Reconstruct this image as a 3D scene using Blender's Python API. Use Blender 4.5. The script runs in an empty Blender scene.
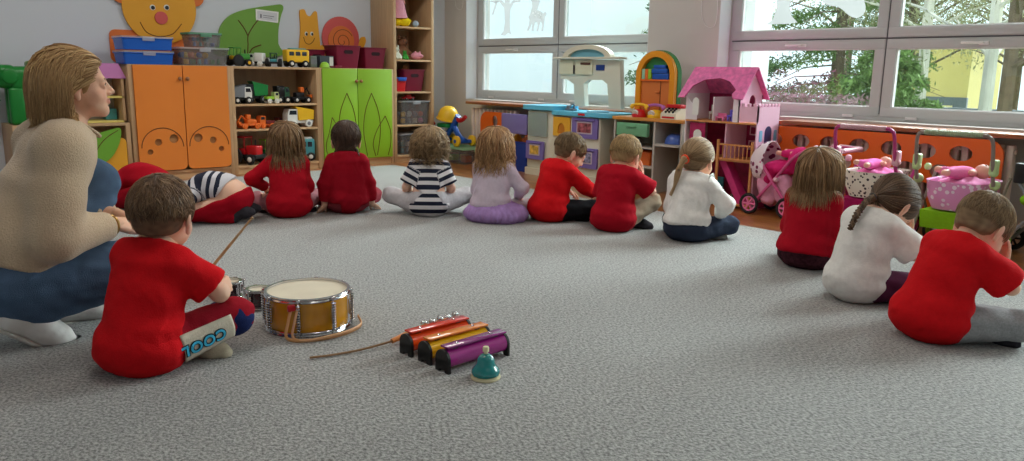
import bpy, bmesh, math, random
import numpy as np
from mathutils import Vector, Matrix
PI = math.pi
COL = bpy.context.scene.collection
# ---------------------------------------------------------------- camera (solved from the room's three edge directions)
FPX, YAW, PITCH, ROLL, CAMH = 785.4, math.radians(42.137), math.radians(11.35), math.radians(0.9936), 0.95
_f = np.array([math.sin(YAW)*math.cos(PITCH), math.cos(YAW)*math.cos(PITCH), -math.sin(PITCH)])
_r0 = np.array([math.cos(YAW), -math.sin(YAW), 0.0]); _u0 = np.cross(_r0, _f)
_c, _s = math.cos(ROLL), math.sin(ROLL)
_r = _c*_r0+_s*_u0; _u = -_s*_r0+_c*_u0
CAMP = np.array([0, 0, CAMH])
def ray(x, y): return _f*FPX+_r*(x-512)-_u*(y-230.5)
def onz(x, y, z=0.0): d = ray(x, y); return CAMP+d*(z-CAMH)/d[2]
def onx(x, y, X): d = ray(x, y); return CAMP+d*X/d[0]
def ony(x, y, Y): d = ray(x, y); return CAMP+d*Y/d[1]
def ondepth(x, y, D): d = ray(x, y); return CAMP+d*D/FPX
cam = bpy.data.cameras.new('camera'); camo = bpy.data.objects.new('camera', cam); COL.objects.link(camo)
cam.sensor_width = 36; cam.lens = FPX/1024*36; cam.clip_start = .02; cam.clip_end = 200
M4 = Matrix(((_r[0], _u[0], -_f[0], 0), (_r[1], _u[1], -_f[1], 0), (_r[2], _u[2], -_f[2], CAMH), (0, 0, 0, 1)))
camo.matrix_world = M4; bpy.context.scene.camera = camo

# ---------------------------------------------------------------- materials
_M = {}
def lin(c):
    return tuple((v/12.92 if v <= .04045 else ((v+.055)/1.055)**2.4) for v in (c[0]/255, c[1]/255, c[2]/255))
def mat(name, rgb, rough=.5, metal=0, spec=.5, noise=None, bump=None, var=0, trans=0, alpha=1, emit=0, coat=0, sheen=0, sss=0, stretch=None, ior=1.45):
    """rgb 0..255 sRGB; var: brightness variation by noise (scale noise); bump=(scale,strength)"""
    if name in _M: return _M[name]
    m = bpy.data.materials.new(name); m.use_nodes = True; nt = m.node_tree; N = nt.nodes; L = nt.links
    b = N['Principled BSDF']; c = lin(rgb)
    b.inputs['Base Color'].default_value = (*c, 1); b.inputs['Roughness'].default_value = rough
    b.inputs['Metallic'].default_value = metal; b.inputs['Specular IOR Level'].default_value = spec
    b.inputs['Transmission Weight'].default_value = trans; b.inputs['Alpha'].default_value = alpha
    b.inputs['Coat Weight'].default_value = coat; b.inputs['Sheen Weight'].default_value = sheen
    b.inputs['IOR'].default_value = ior
    if sss: b.inputs['Subsurface Weight'].default_value = sss; b.inputs['Subsurface Radius'].default_value = (.02, .008, .004)
    if emit: b.inputs['Emission Color'].default_value = (*c, 1); b.inputs['Emission Strength'].default_value = emit
    if var or bump:
        tc = N.new('ShaderNodeTexCoord'); mp = N.new('ShaderNodeMapping'); L.new(tc.outputs['Object'], mp.inputs['Vector'])
        if stretch: mp.inputs['Scale'].default_value = stretch
    if var:
        n = N.new('ShaderNodeTexNoise'); n.inputs['Scale'].default_value = noise or 8; n.inputs['Detail'].default_value = 5
        L.new(mp.outputs['Vector'], n.inputs['Vector'])
        mx = N.new('ShaderNodeMix'); mx.data_type = 'RGBA'
        mx.inputs['A'].default_value = (*[v*(1-var) for v in c], 1); mx.inputs['B'].default_value = (*[min(1, v*(1+var)) for v in c], 1)
        rr = N.new('ShaderNodeMapRange'); rr.inputs['From Min'].default_value = .3; rr.inputs['From Max'].default_value = .7
        L.new(n.outputs['Fac'], rr.inputs['Value']); L.new(rr.outputs['Result'], mx.inputs['Factor']); L.new(mx.outputs['Result'], b.inputs['Base Color'])
    if bump:
        n2 = N.new('ShaderNodeTexNoise'); n2.inputs['Scale'].default_value = bump[0]; n2.inputs['Detail'].default_value = 3
        L.new(mp.outputs['Vector'], n2.inputs['Vector'])
        bp = N.new('ShaderNodeBump'); bp.inputs['Strength'].default_value = bump[1]; bp.inputs['Distance'].default_value = .01
        L.new(n2.outputs['Fac'], bp.inputs['Height']); L.new(bp.outputs['Normal'], b.inputs['Normal'])
    _M[name] = m; return m
def stripes_mat(name, dark, light, attr='spine', period=.05, duty=.5, rough=.9):
    """stripes that run round the garment, spaced along its own length"""
    m = bpy.data.materials.new(name); m.use_nodes = True; N = m.node_tree.nodes; L = m.node_tree.links; b = N['Principled BSDF']
    a = N.new('ShaderNodeAttribute'); a.attribute_name = attr
    d = N.new('ShaderNodeMath'); d.operation = 'DIVIDE'; L.new(a.outputs['Fac'], d.inputs[0]); d.inputs[1].default_value = period
    f = N.new('ShaderNodeMath'); f.operation = 'FRACT'; L.new(d.outputs[0], f.inputs[0])
    g = N.new('ShaderNodeMath'); g.operation = 'LESS_THAN'; L.new(f.outputs[0], g.inputs[0]); g.inputs[1].default_value = duty
    mx = N.new('ShaderNodeMix'); mx.data_type = 'RGBA'; mx.inputs['A'].default_value = (*lin(light), 1); mx.inputs['B'].default_value = (*lin(dark), 1)
    L.new(g.outputs[0], mx.inputs['Factor']); L.new(mx.outputs['Result'], b.inputs['Base Color']); b.inputs['Roughness'].default_value = rough
    b.inputs['Specular IOR Level'].default_value = .2
    return m
def glass_mat(name, tint=(235, 245, 245), refl=.08, rough=.02, haze=0.0, through=False):
    """thin sheet: see-through with a faint reflection (and optional milky haze for plastic)"""
    m = bpy.data.materials.new(name); m.use_nodes = True; N = m.node_tree.nodes; L = m.node_tree.links
    N.remove(N['Principled BSDF']); o = N['Material Output']
    t = N.new('ShaderNodeBsdfTransparent'); t.inputs[0].default_value = (*lin(tint), 1)
    g = N.new('ShaderNodeBsdfGlossy'); g.inputs['Roughness'].default_value = rough
    mx = N.new('ShaderNodeMixShader'); mx.inputs[0].default_value = refl*.5; L.new(t.outputs[0], mx.inputs[1]); L.new(g.outputs[0], mx.inputs[2])
    out = mx
    if haze:
        d = N.new('ShaderNodeBsdfTranslucent' if through else 'ShaderNodeBsdfDiffuse'); d.inputs[0].default_value = (*lin(tint), 1)
        m2 = N.new('ShaderNodeMixShader'); m2.inputs[0].default_value = haze; L.new(mx.outputs[0], m2.inputs[1]); L.new(d.outputs[0], m2.inputs[2]); out = m2
    L.new(out.outputs[0], o.inputs['Surface']); return m

# ---------------------------------------------------------------- object helpers
def link(name, me, m, parent=None):
    o = bpy.data.objects.new(name, me); COL.objects.link(o)
    if m is not None:
        for q in (m if isinstance(m, (list, tuple)) else [m]): me.materials.append(q)
    if parent is not None: o.parent = parent
    return o
def tag(o, label=None, cat=None, group=None, kind=None):
    if label: o['label'] = label
    if cat: o['category'] = cat
    if group: o['group'] = group
    if kind: o['kind'] = kind
    return o
def thing(name, label, cat, loc=(0, 0, 0), rz=0.0, group=None):
    o = bpy.data.objects.new(name, None); COL.objects.link(o); o.empty_display_size = .05
    o.location = tuple(float(v) for v in loc); o.rotation_euler = (0, 0, rz); return tag(o, label, cat, group)
def copytree(o, parent=None):
    c = o.copy(); COL.objects.link(c)
    if parent is not None: c.parent = parent
    for ch in list(o.children): copytree(ch, c)
    return c

class MB:
    """collects shapes into one mesh; z up, metres"""
    def __init__(s): s.v = []; s.f = []; s.mi = []; s.sm = []
    def _add(s, vs, fs, mi=0, sm=False, M=None):
        n = len(s.v)
        if M is not None: vs = [tuple(M @ Vector(v)) for v in vs]
        s.v += [tuple(float(c) for c in v) for v in vs]; s.f += [tuple(i+n for i in f) for f in fs]
        s.mi += [mi]*len(fs); s.sm += [sm]*len(fs); return s
    def box(s, x0, x1, y0, y1, z0, z1, bev=.0, mi=0, M=None, seg=1):
        if bev <= 0:
            vs = [(x, y, z) for x in (x0, x1) for y in (y0, y1) for z in (z0, z1)]
            return s._add(vs, [(0, 1, 3, 2), (4, 6, 7, 5), (0, 4, 5, 1), (2, 3, 7, 6), (0, 2, 6, 4), (1, 5, 7, 3)], mi, False, M)
        bm = bmesh.new(); bmesh.ops.create_cube(bm, size=1)
        for v in bm.verts: v.co = Vector(((x0+x1)/2+v.co.x*(x1-x0), (y0+y1)/2+v.co.y*(y1-y0), (z0+z1)/2+v.co.z*(z1-z0)))
        bmesh.ops.bevel(bm, geom=bm.edges[:], offset=min(bev, .49*min(abs(x1-x0), abs(y1-y0), abs(z1-z0))), segments=seg+1, affect='EDGES', profile=.5)
        return s.bm(bm, mi, seg > 0, M)
    def bm(s, bm, mi=0, sm=True, M=None):
        bm.verts.index_update(); s._add([tuple(v.co) for v in bm.verts], [tuple(v.index for v in f.verts) for f in bm.faces], mi, sm, M); bm.free(); return s
    def prism(s, pts, y0, y1, axis='y', mi=0, M=None, sm=False, hole=None):
        """2-D outline (a,b) extruded; axis y: (a,c,b); axis x: (c,a,b); axis z: (a,b,c). hole(s): list of outlines bridged out"""
        def P(a, b, c): return (a, c, b) if axis == 'y' else ((c, a, b) if axis == 'x' else (a, b, c))
        if hole:
            bm = bmesh.new(); 
            def loop(pp): 
                vv = [bm.verts.new((a, b, 0)) for a, b in pp]
                return [bm.edges.new((vv[i], vv[(i+1) % len(vv)])) for i in range(len(vv))]
            ed = loop(pts)
            for h in hole: ed += loop(h)
            bmesh.ops.triangle_fill(bm, use_beauty=True, use_dissolve=False, edges=ed)
            r = bmesh.ops.extrude_face_region(bm, geom=bm.faces[:])
            for e in r['geom']:
                if isinstance(e, bmesh.types.BMVert): e.co.z = 1
            bmesh.ops.recalc_face_normals(bm, faces=bm.faces[:])
            for v in bm.verts: v.co = Vector(P(v.co.x, v.co.y, y0 if v.co.z < .5 else y1))
            return s.bm(bm, mi, sm, M)
        n = len(pts); vs = [P(a, b, y0) for a, b in pts]+[P(a, b, y1) for a, b in pts]
        fs = [tuple(range(n)), tuple(range(2*n-1, n-1, -1))]+[(i, i+n, (i+1) % n+n, (i+1) % n) for i in range(n)]
        return s._add(vs, fs, mi, sm, M)
    def lathe(s, prof, c=(0, 0, 0), n=24, axis=(0, 0, 1), mi=0, sm=True, M=None, a0=0, a1=2*PI):
        """prof: [(r,h)...] round an axis through c"""
        q = Vector((0, 0, 1)).rotation_difference(Vector(axis).normalized()).to_matrix(); c = Vector(c)
        full = abs(a1-a0-2*PI) < 1e-6; m = n if full else n+1; vs = []; fs = []
        for r, h in prof:
            for i in range(m):
                a = a0+(a1-a0)*i/n; vs.append(tuple(c+q @ Vector((r*math.cos(a), r*math.sin(a), h))))
        for j in range(len(prof)-1):
            for i in range(n):
                i2 = (i+1) % m; fs.append((j*m+i, j*m+i2, (j+1)*m+i2, (j+1)*m+i))
        if full:
            if prof[0][0] > 1e-6: fs.append(tuple(range(m-1, -1, -1)))
            if prof[-1][0] > 1e-6: fs.append(tuple((len(prof)-1)*m+i for i in range(m)))
        return s._add(vs, fs, mi, sm, M)
    def cyl(s, a, b, r, r2=None, n=16, mi=0, M=None, sm=True, bev=0):
        a = Vector(a); b = Vector(b); h = (b-a).length; r2 = r if r2 is None else r2
        if bev: pr = [(0, 0), (r-bev, 0), (r, bev), (r2, h-bev), (r2-bev, h), (0, h)]
        else: pr = [(0, 0), (r, 0), (r, 1e-4), (r2, h-1e-4), (r2, h), (0, h)]
        return s.lathe(pr, a, n, b-a, mi, sm, M)
    def ball(s, c, r, n=14, mi=0, M=None, R=None):
        if not hasattr(r, '__len__'): r = (r, r, r)
        vs = []; fs = []; k = max(6, n//2+1)
        for j in range(k+1):
            t = PI*j/k
            for i in range(n):
                a = 2*PI*i/n; p = Vector((r[0]*math.sin(t)*math.cos(a), r[1]*math.sin(t)*math.sin(a), r[2]*math.cos(t)))
                if R is not None: p = R @ p
                vs.append((c[0]+p.x, c[1]+p.y, c[2]+p.z))
        for j in range(k):
            for i in range(n): fs.append((j*n+i, (j+1)*n+i, (j+1)*n+(i+1) % n, j*n+(i+1) % n))
        return s._add(vs, fs, mi, True, M)
    def tube(s, pts, r, n=8, mi=0, closed=False, M=None, flat=None, up=None):
        """tube along a polyline; r number or per-point list; flat scales the second cross axis"""
        P = [Vector(p) for p in pts]; k = len(P)
        rr = r if hasattr(r, '__len__') else [r]*k
        vs = []; fs = []; prev = None
        for i, p in enumerate(P):
            t = (P[(i+1) % k]-P[i-1]) if closed else (P[min(i+1, k-1)]-P[max(i-1, 0)])
            if t.length < 1e-9: t = Vector((0, 0, 1))
            t.normalize()
            if prev is None:
                u = Vector(up) if up else (Vector((0, 0, 1)) if abs(t.z) < .9 else Vector((1, 0, 0)))
            else: u = prev
            u = (u-t*u.dot(t)); u.normalize(); w = t.cross(u); prev = u
            for j in range(n):
                a = 2*PI*j/n; vs.append(tuple(p+u*(rr[i]*math.cos(a))*(flat or 1)+w*(rr[i]*math.sin(a))))
        m = k if closed else k-1
        for i in range(m):
            for j in range(n):
                i2 = (i+1) % k; fs.append((i*n+j, i*n+(j+1) % n, i2*n+(j+1) % n, i2*n+j))
        if not closed: fs += [tuple(range(n-1, -1, -1)), tuple((k-1)*n+j for j in range(n))]
        return s._add(vs, fs, mi, True, M)
    def torus(s, c, R, r, axis=(0, 0, 1), n=28, k=8, mi=0, M=None, a0=0, a1=2*PI):
        q = Vector((0, 0, 1)).rotation_difference(Vector(axis).normalized()).to_matrix(); c = Vector(c)
        full = abs(a1-a0-2*PI) < 1e-6; m = n if full else n+1
        return s.tube([c+q @ Vector((R*math.cos(a0+(a1-a0)*i/n), R*math.sin(a0+(a1-a0)*i/n), 0)) for i in range(m)], r, k, mi, full, M)
    def build(s, name, m, parent=None, auto=False):
        me = bpy.data.meshes.new(name); me.from_pydata(s.v, [], s.f); me.update()
        me.polygons.foreach_set('material_index', s.mi); me.polygons.foreach_set('use_smooth', s.sm)
        bm = bmesh.new(); bm.from_mesh(me); bmesh.ops.recalc_face_normals(bm, faces=bm.faces[:]); bm.to_mesh(me); bm.free()
        o = link(name, me, m, parent); me.set_sharp_from_angle(angle=math.radians(42)); return o
def circ(cx, cy, r, n=24, a0=0, a1=2*PI, ry=None):
    full = abs(a1-a0-2*PI) < 1e-6; m = n if full else n+1
    return [(cx+r*math.cos(a0+(a1-a0)*i/n), cy+(ry or r)*math.sin(a0+(a1-a0)*i/n)) for i in range(m)]
def rrect(x0, x1, y0, y1, r, n=5):
    out = []
    for cx, cy, a in ((x1-r, y1-r, 0), (x0+r, y1-r, PI/2), (x0+r, y0+r, PI), (x1-r, y0+r, 1.5*PI)):
        out += [(cx+r*math.cos(a+PI/2*i/n), cy+r*math.sin(a+PI/2*i/n)) for i in range(n+1)]
    return out
def spline(pts, n=8, closed=False):
    P = [np.array(p, float) for p in pts]; k = len(P); out = []
    for i in range(k if closed else k-1):
        g = (lambda j: P[j % k]) if closed else (lambda j: P[min(max(j, 0), k-1)])
        p0, p1, p2, p3 = g(i-1), g(i), g(i+1), g(i+2)
        for j in range(n):
            t = j/n; out.append(tuple(.5*((2*p1)+(-p0+p2)*t+(2*p0-5*p1+4*p2-p3)*t*t+(-p0+3*p1-3*p2+p3)*t**3)))
    if not closed: out.append(tuple(P[-1]))
    return out
def text_mesh(body, size, depth=.001):
    cu = bpy.data.curves.new('lettering', 'FONT'); cu.body = body; cu.size = size; cu.extrude = depth; cu.align_x = 'CENTER'; cu.align_y = 'CENTER'
    ob = bpy.data.objects.new('lettering', cu); COL.objects.link(ob)
    me = bpy.data.meshes.new_from_object(ob.evaluated_get(bpy.context.evaluated_depsgraph_get())); bpy.data.objects.remove(ob)
    return me
# ---------------------------------------------------------------- organic surfaces: smooth union of rounded shapes -> one skin
def V3(*a): return np.array(a, float)
class Pr:
    def __init__(s, lo, hi, fn, k, neg=False): s.lo = np.array(lo); s.hi = np.array(hi); s.fn = fn; s.k = k; s.neg = neg
def cone(a, b, ra, rb, k=.02, flat=None):
    """tapered capsule; flat=(axis vector, factor) squashes across an axis"""
    a = np.array(a, float); b = np.array(b, float); ab = b-a; L2 = max(1e-9, ab@ab); r = max(ra, rb)
    def fn(P):
        q = P-a; t = np.clip((q@ab)/L2, 0, 1); d = q-t[..., None]*ab
        if flat is not None:
            ax, fc = flat; d = d+(d@ax)[..., None]*ax*(1/fc-1)
        return np.sqrt((d*d).sum(-1))-(ra+(rb-ra)*t)
    return Pr(np.minimum(a, b)-r, np.maximum(a, b)+r, fn, k)
def ell(c, rad, R=None, k=.02, neg=False):
    """ellipsoid; R 3x3 whose columns are its axes"""
    c = np.array(c, float); rad = np.array(rad, float); R = np.eye(3) if R is None else np.array(R)
    ext = np.sqrt(((R*rad)**2).sum(1))
    def fn(P):
        q = (P-c)@R; k0 = np.sqrt(((q/rad)**2).sum(-1)); k1 = np.sqrt(((q/rad**2)**2).sum(-1))
        return k0*(k0-1)/np.maximum(k1, 1e-6)
    return Pr(c-ext, c+ext, fn, k, neg)
def half(p, n, lo, hi, k=.004):
    """removes everything on the side n points to, inside the box lo..hi"""
    p = np.array(p, float); n = np.array(n, float); n = n/np.linalg.norm(n)
    return Pr(lo, hi, lambda P: -((P-p)@n), k, True)
TR = .05
def field(prims, h, grow=0.0, lo=None, hi=None):
    pos = [p for p in prims if not p.neg]
    lo = np.min([p.lo for p in pos], 0)-grow-3*h if lo is None else lo
    hi = np.max([p.hi for p in pos], 0)+grow+3*h if hi is None else hi
    n = np.ceil((hi-lo)/h).astype(int)+1
    F = np.full(n, TR)
    ax = [lo[i]+h*np.arange(n[i]) for i in range(3)]
    for p in prims:
        m = .035+grow+p.k
        i0 = np.clip(((p.lo-m-lo)/h).astype(int), 0, n); i1 = np.clip(((p.hi+m-lo)/h).astype(int)+2, 0, n)
        if (i1 <= i0).any(): continue
        sl = tuple(slice(i0[j], i1[j]) for j in range(3))
        G = np.stack(np.meshgrid(*[ax[j][sl[j]] for j in range(3)], indexing='ij'), -1)
        d = p.fn(G)
        A = F[sl]
        if p.neg:
            d = -np.clip(d, -TR, TR)                 # subtract: max(A, -d)
            hh = np.clip(.5+.5*(A-d)/p.k, 0, 1)
            F[sl] = d+(A-d)*hh+p.k*hh*(1-hh)
        else:
            d = np.minimum(d-grow, TR); hh = np.clip(.5+.5*(d-A)/p.k, 0, 1)
            F[sl] = d+(A-d)*hh-p.k*hh*(1-hh)
    return F, lo
def nets(F, lo, h):
    s = F < 0; n = np.array(F.shape)-1
    C = [(i, j, k) for i in (0, 1) for j in (0, 1) for k in (0, 1)]
    def cor(A, c): return A[c[0]:c[0]+n[0], c[1]:c[1]+n[1], c[2]:c[2]+n[2]]
    cnt = sum(cor(s, c).astype(np.int8) for c in C); act = (cnt > 0) & (cnt < 8)
    ids = np.full(n, -1); idx = np.argwhere(act); ids[act] = np.arange(len(idx))
    acc = np.zeros((len(idx), 3)); num = np.zeros(len(idx))
    vals = {c: cor(F, c)[act] for c in C}
    for a in C:
        for ax in range(3):
            if a[ax] == 0:
                b = list(a); b[ax] = 1; b = tuple(b); va, vb = vals[a], vals[b]; m = (va < 0) != (vb < 0)
                t = np.where(m, va/np.where(m, va-vb, 1), 0); p = np.tile(np.array(a, float), (len(idx), 1)); p[:, ax] = t
                acc += p*m[:, None]; num += m
    V = lo+h*(idx+acc/num[:, None])
    faces = []
    for ax in range(3):
        o = [i for i in range(3) if i != ax]; sl0 = [slice(1, n[i]) for i in range(3)]; sl0[ax] = slice(0, n[ax])
        s1 = list(sl0); s1[ax] = slice(1, n[ax]+1)
        A = s[tuple(sl0)]; B = s[tuple(s1)]; E = np.argwhere(A != B)
        if not len(E): continue
        flip = A[tuple(E.T)]
        base = E.copy()
        for i in o: base[:, i] += 1
        def g(d1, d2):
            q = base.copy(); q[:, o[0]] -= d1; q[:, o[1]] -= d2; return ids[tuple(q.T)]
        Q = np.stack([g(1, 1), g(0, 1), g(0, 0), g(1, 0)], 1)
        if ax == 1: flip = ~flip
        Q[~flip] = Q[~flip][:, ::-1]; faces.append(Q)
    return V, np.concatenate(faces) if faces else np.zeros((0, 4), int)
def vnoise(P, sc, seed=0):
    """smooth pseudo-noise from rotated sine sums, -1..1"""
    rs = np.random.RandomState(seed); out = 0
    for i in range(5):
        w = rs.normal(size=3); w = w/np.linalg.norm(w)*sc*(.6+.8*rs.rand()); out = out+np.sin(P@w*2*PI+rs.rand()*6.28+1.3*np.sin(P@rs.normal(size=3)*sc))
    return out/3.2
def normals(V, Q):
    n = np.zeros_like(V); fn = np.cross(V[Q[:, 2]]-V[Q[:, 0]], V[Q[:, 3]]-V[Q[:, 1]])
    for i in range(4): np.add.at(n, Q[:, i], fn)
    return n/np.maximum(np.linalg.norm(n, axis=1, keepdims=True), 1e-12)
def skin_mesh(name, groups, m, parent, attr=None, wrinkle=None, floor=0.0, cull=None, smooth=1, colour=None):
    """groups: list of (prims, voxel, grow) made into one mesh; attr: (name, fn(points))"""
    Vs = []; Qs = []; n = 0
    for prims, h, grow in groups:
        F, lo = field(prims, h, grow)
        V, Q = nets(F, lo, h)
        if not len(V): continue
        for _ in range(smooth):                        # light relax to take out voxel steps
            acc = np.zeros_like(V); num = np.zeros(len(V))
            for i in range(4):
                a, b = Q[:, i], Q[:, (i+1) % 4]
                np.add.at(acc, a, V[b]); np.add.at(acc, b, V[a]); np.add.at(num, a, 1); np.add.at(num, b, 1)
            V = .55*V+.45*acc/np.maximum(num, 1)[:, None]
        Vs.append(V); Qs.append(Q+n); n += len(V)
    V = np.concatenate(Vs); Q = np.concatenate(Qs)
    if wrinkle is not None:
        nn = normals(V, Q); V = V+nn*wrinkle(V)[:, None]
    if floor is not None: V[:, 2] = np.maximum(V[:, 2], floor)
    me = bpy.data.meshes.new(name); me.vertices.add(len(V)); me.vertices.foreach_set('co', V.ravel().astype(np.float32))
    me.loops.add(len(Q)*4); me.loops.foreach_set('vertex_index', Q.ravel().astype(np.int32))
    me.polygons.add(len(Q)); me.polygons.foreach_set('loop_start', (np.arange(len(Q))*4).astype(np.int32))
    me.update(calc_edges=True); me.polygons.foreach_set('use_smooth', np.ones(len(Q), bool))
    if attr:
        a = me.attributes.new(attr[0], 'FLOAT', 'POINT'); a.data.foreach_set('value', attr[1](V).astype(np.float32))
    if colour:
        a = me.attributes.new('tint', 'FLOAT_COLOR', 'POINT'); c = colour(V); a.data.foreach_set('color', np.concatenate([c, np.ones((len(c), 1))], 1).ravel().astype(np.float32))
    return link(name, me, m, parent)
def dist(prims, P, grow=0):
    d = np.full(len(P), 1.0)
    for p in prims:
        if not p.neg: d = np.minimum(d, p.fn(P)-grow)
    return d
def push_out(prims, P, r, it=3):
    for _ in range(it):
        d = dist(prims, P)-r; e = 1e-3
        g = np.stack([dist(prims, P+e*np.eye(3)[i])-dist(prims, P-e*np.eye(3)[i]) for i in range(3)], 1); g /= np.maximum(np.linalg.norm(g, axis=1, keepdims=True), 1e-9)
        P = P+g*np.maximum(-d, 0)[:, None]
    return P
# ---------------------------------------------------------------- people
def skin_material(name, rgb):
    m = mat(name, rgb, rough=.55, spec=.35, sss=.12, bump=(160, .05)); N = m.node_tree.nodes; L = m.node_tree.links; b = N['Principled BSDF']
    a = N.new('ShaderNodeAttribute'); a.attribute_name = 'tint'; mx = N.new('ShaderNodeMix'); mx.data_type = 'RGBA'; mx.blend_type = 'MULTIPLY'
    mx.inputs['Factor'].default_value = 1; mx.inputs['A'].default_value = (*lin(rgb), 1); L.new(a.outputs['Color'], mx.inputs['B']); L.new(mx.outputs['Result'], b.inputs['Base Color']); return m
def hair_material(name, rgb, rgb2):
    m = bpy.data.materials.new(name); m.use_nodes = True; N = m.node_tree.nodes; L = m.node_tree.links; b = N['Principled BSDF']
    a = N.new('ShaderNodeAttribute'); a.attribute_name = 'lock'; mx = N.new('ShaderNodeMix'); mx.data_type = 'RGBA'
    mx.inputs['A'].default_value = (*lin(rgb), 1); mx.inputs['B'].default_value = (*lin(rgb2), 1); L.new(a.outputs['Fac'], mx.inputs['Factor']); L.new(mx.outputs['Result'], b.inputs['Base Color'])
    b.inputs['Roughness'].default_value = .5; b.inputs['Specular IOR Level'].default_value = .35; b.inputs['Anisotropic'].default_value = .4
    return m
def cloth(name, rgb, bump=(220, .25), var=.05, noise=60, **k): return mat(name, rgb, rough=.95, spec=.15, bump=bump, var=var, noise=noise, **k)
def rotm(yaw, pitch, roll):
    """columns right, forward, up; yaw>0 turns right, pitch>0 nods down, roll>0 tips to the right shoulder; degrees"""
    y, p, r = map(math.radians, (yaw, pitch, roll))
    Rz = np.array([[math.cos(y), math.sin(y), 0], [-math.sin(y), math.cos(y), 0], [0, 0, 1]])
    Rx = np.array([[1, 0, 0], [0, math.cos(p), math.sin(p)], [0, -math.sin(p), math.cos(p)]])
    Ry = np.array([[math.cos(r), 0, math.sin(r)], [0, 1, 0], [-math.sin(r), 0, math.cos(r)]])
    return Rz@Rx@Ry
def unit(v): v = np.array(v, float); return v/max(1e-9, np.linalg.norm(v))
def ik(a, t, l1, l2, pole):
    a = np.array(a, float); t = np.array(t, float); d = t-a; L = np.linalg.norm(d); L2 = min(L, (l1+l2)*.998); L2 = max(L2, abs(l1-l2)*1.02+1e-4); u = d/max(L, 1e-9); t = a+u*L2
    x = (l1*l1-l2*l2+L2*L2)/(2*L2); h = math.sqrt(max(0, l1*l1-x*x)); w = np.array(pole, float); w = w-u*(w@u); w = unit(w)
    return a+u*x+w*h, t
CHILD = dict(ph=.085, hip=.062, seg=(.102, .105, .090), pel=(.112, .090, .085), wai=(.110, .083, .100), che=(.104, .081, .108), sh=.086, shz=-.036, nr=.033, nl=.022, hq=1.15,
             ua=.165, fa=.140, ar=(.035, .028, .020), th=.25, sn=.24, lr=(.062, .044, .029), foot=.165, hand=.70)
ADULT = dict(ph=.10, hip=.085, seg=(.175, .19, .16), pel=(.165, .12, .12), wai=(.145, .102, .13), che=(.150, .104, .14), sh=.138, shz=-.045, nr=.052, nl=.075, hq=1.0,
             ua=.28, fa=.24, ar=(.047, .038, .026), th=.42, sn=.41, lr=(.098, .066, .044), foot=.24, hand=1.0)
def hand_prims(w, d, n, thumb, q, curl=25, spread=1.0, tcurl=20):
    """w wrist, d towards the fingers, n the way the palm faces, thumb: rough direction of the thumb side"""
    d = unit(d); n = unit(np.array(n)-d*(np.array(n)@d)); l = np.cross(d, n); l = l if l@np.array(thumb) > 0 else -l
    out = []; W = np.array(w, float)
    off = (.030, .0105, -.0095, -.028); base = (.018, .007, -.005, -.016); kn = (.086, .090, .086, .078)
    for o, b, kk in zip(off, base, kn): out.append(cone(W+q*l*b, W+q*(d*kk+l*o), .0145*q, .0110*q, .008*q))
    out.append(ell(W+q*(d*.045+l*.0+n*.004), np.array([.034, .045, .015])*q, np.stack([l, d, n], 1), .010*q))
    out.append(ell(W+q*(d*.035+l*.022+n*.010), np.array([.016, .030, .014])*q, np.stack([l, d, n], 1), .010*q))
    for i, (o, kk, L) in enumerate(zip(off, kn, (.070, .079, .073, .056))):
        p = W+q*(d*kk+l*o); a = math.radians(curl*.55*(1+.12*i)); s = math.radians((1.5-i)*4*spread)
        for f, r0, r1 in ((.45, .0098, .0090), (.31, .0090, .0080), (.24, .0080, .0068)):
            dd = (d*math.cos(s)+l*math.sin(s)); dd = dd*math.cos(a)+n*math.sin(a); e = p+dd*L*f*q
            out.append(cone(p, e, r0*q, r1*q, .0022*q)); p = e; a += math.radians(curl)
    p = W+q*(d*.022+l*.020+n*.004); a = math.radians(42-tcurl*.4)
    for L, r0, r1 in ((.042, .0135, .0115), (.030, .0112, .0098), (.024, .0098, .0080)):
        dd = unit(d*math.cos(a)+l*math.sin(a)+n*.35); e = p+dd*L*q; out.append(cone(p, e, r0*q, r1*q, .004*q)); p = e; a -= math.radians(tcurl)
    return out
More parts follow.
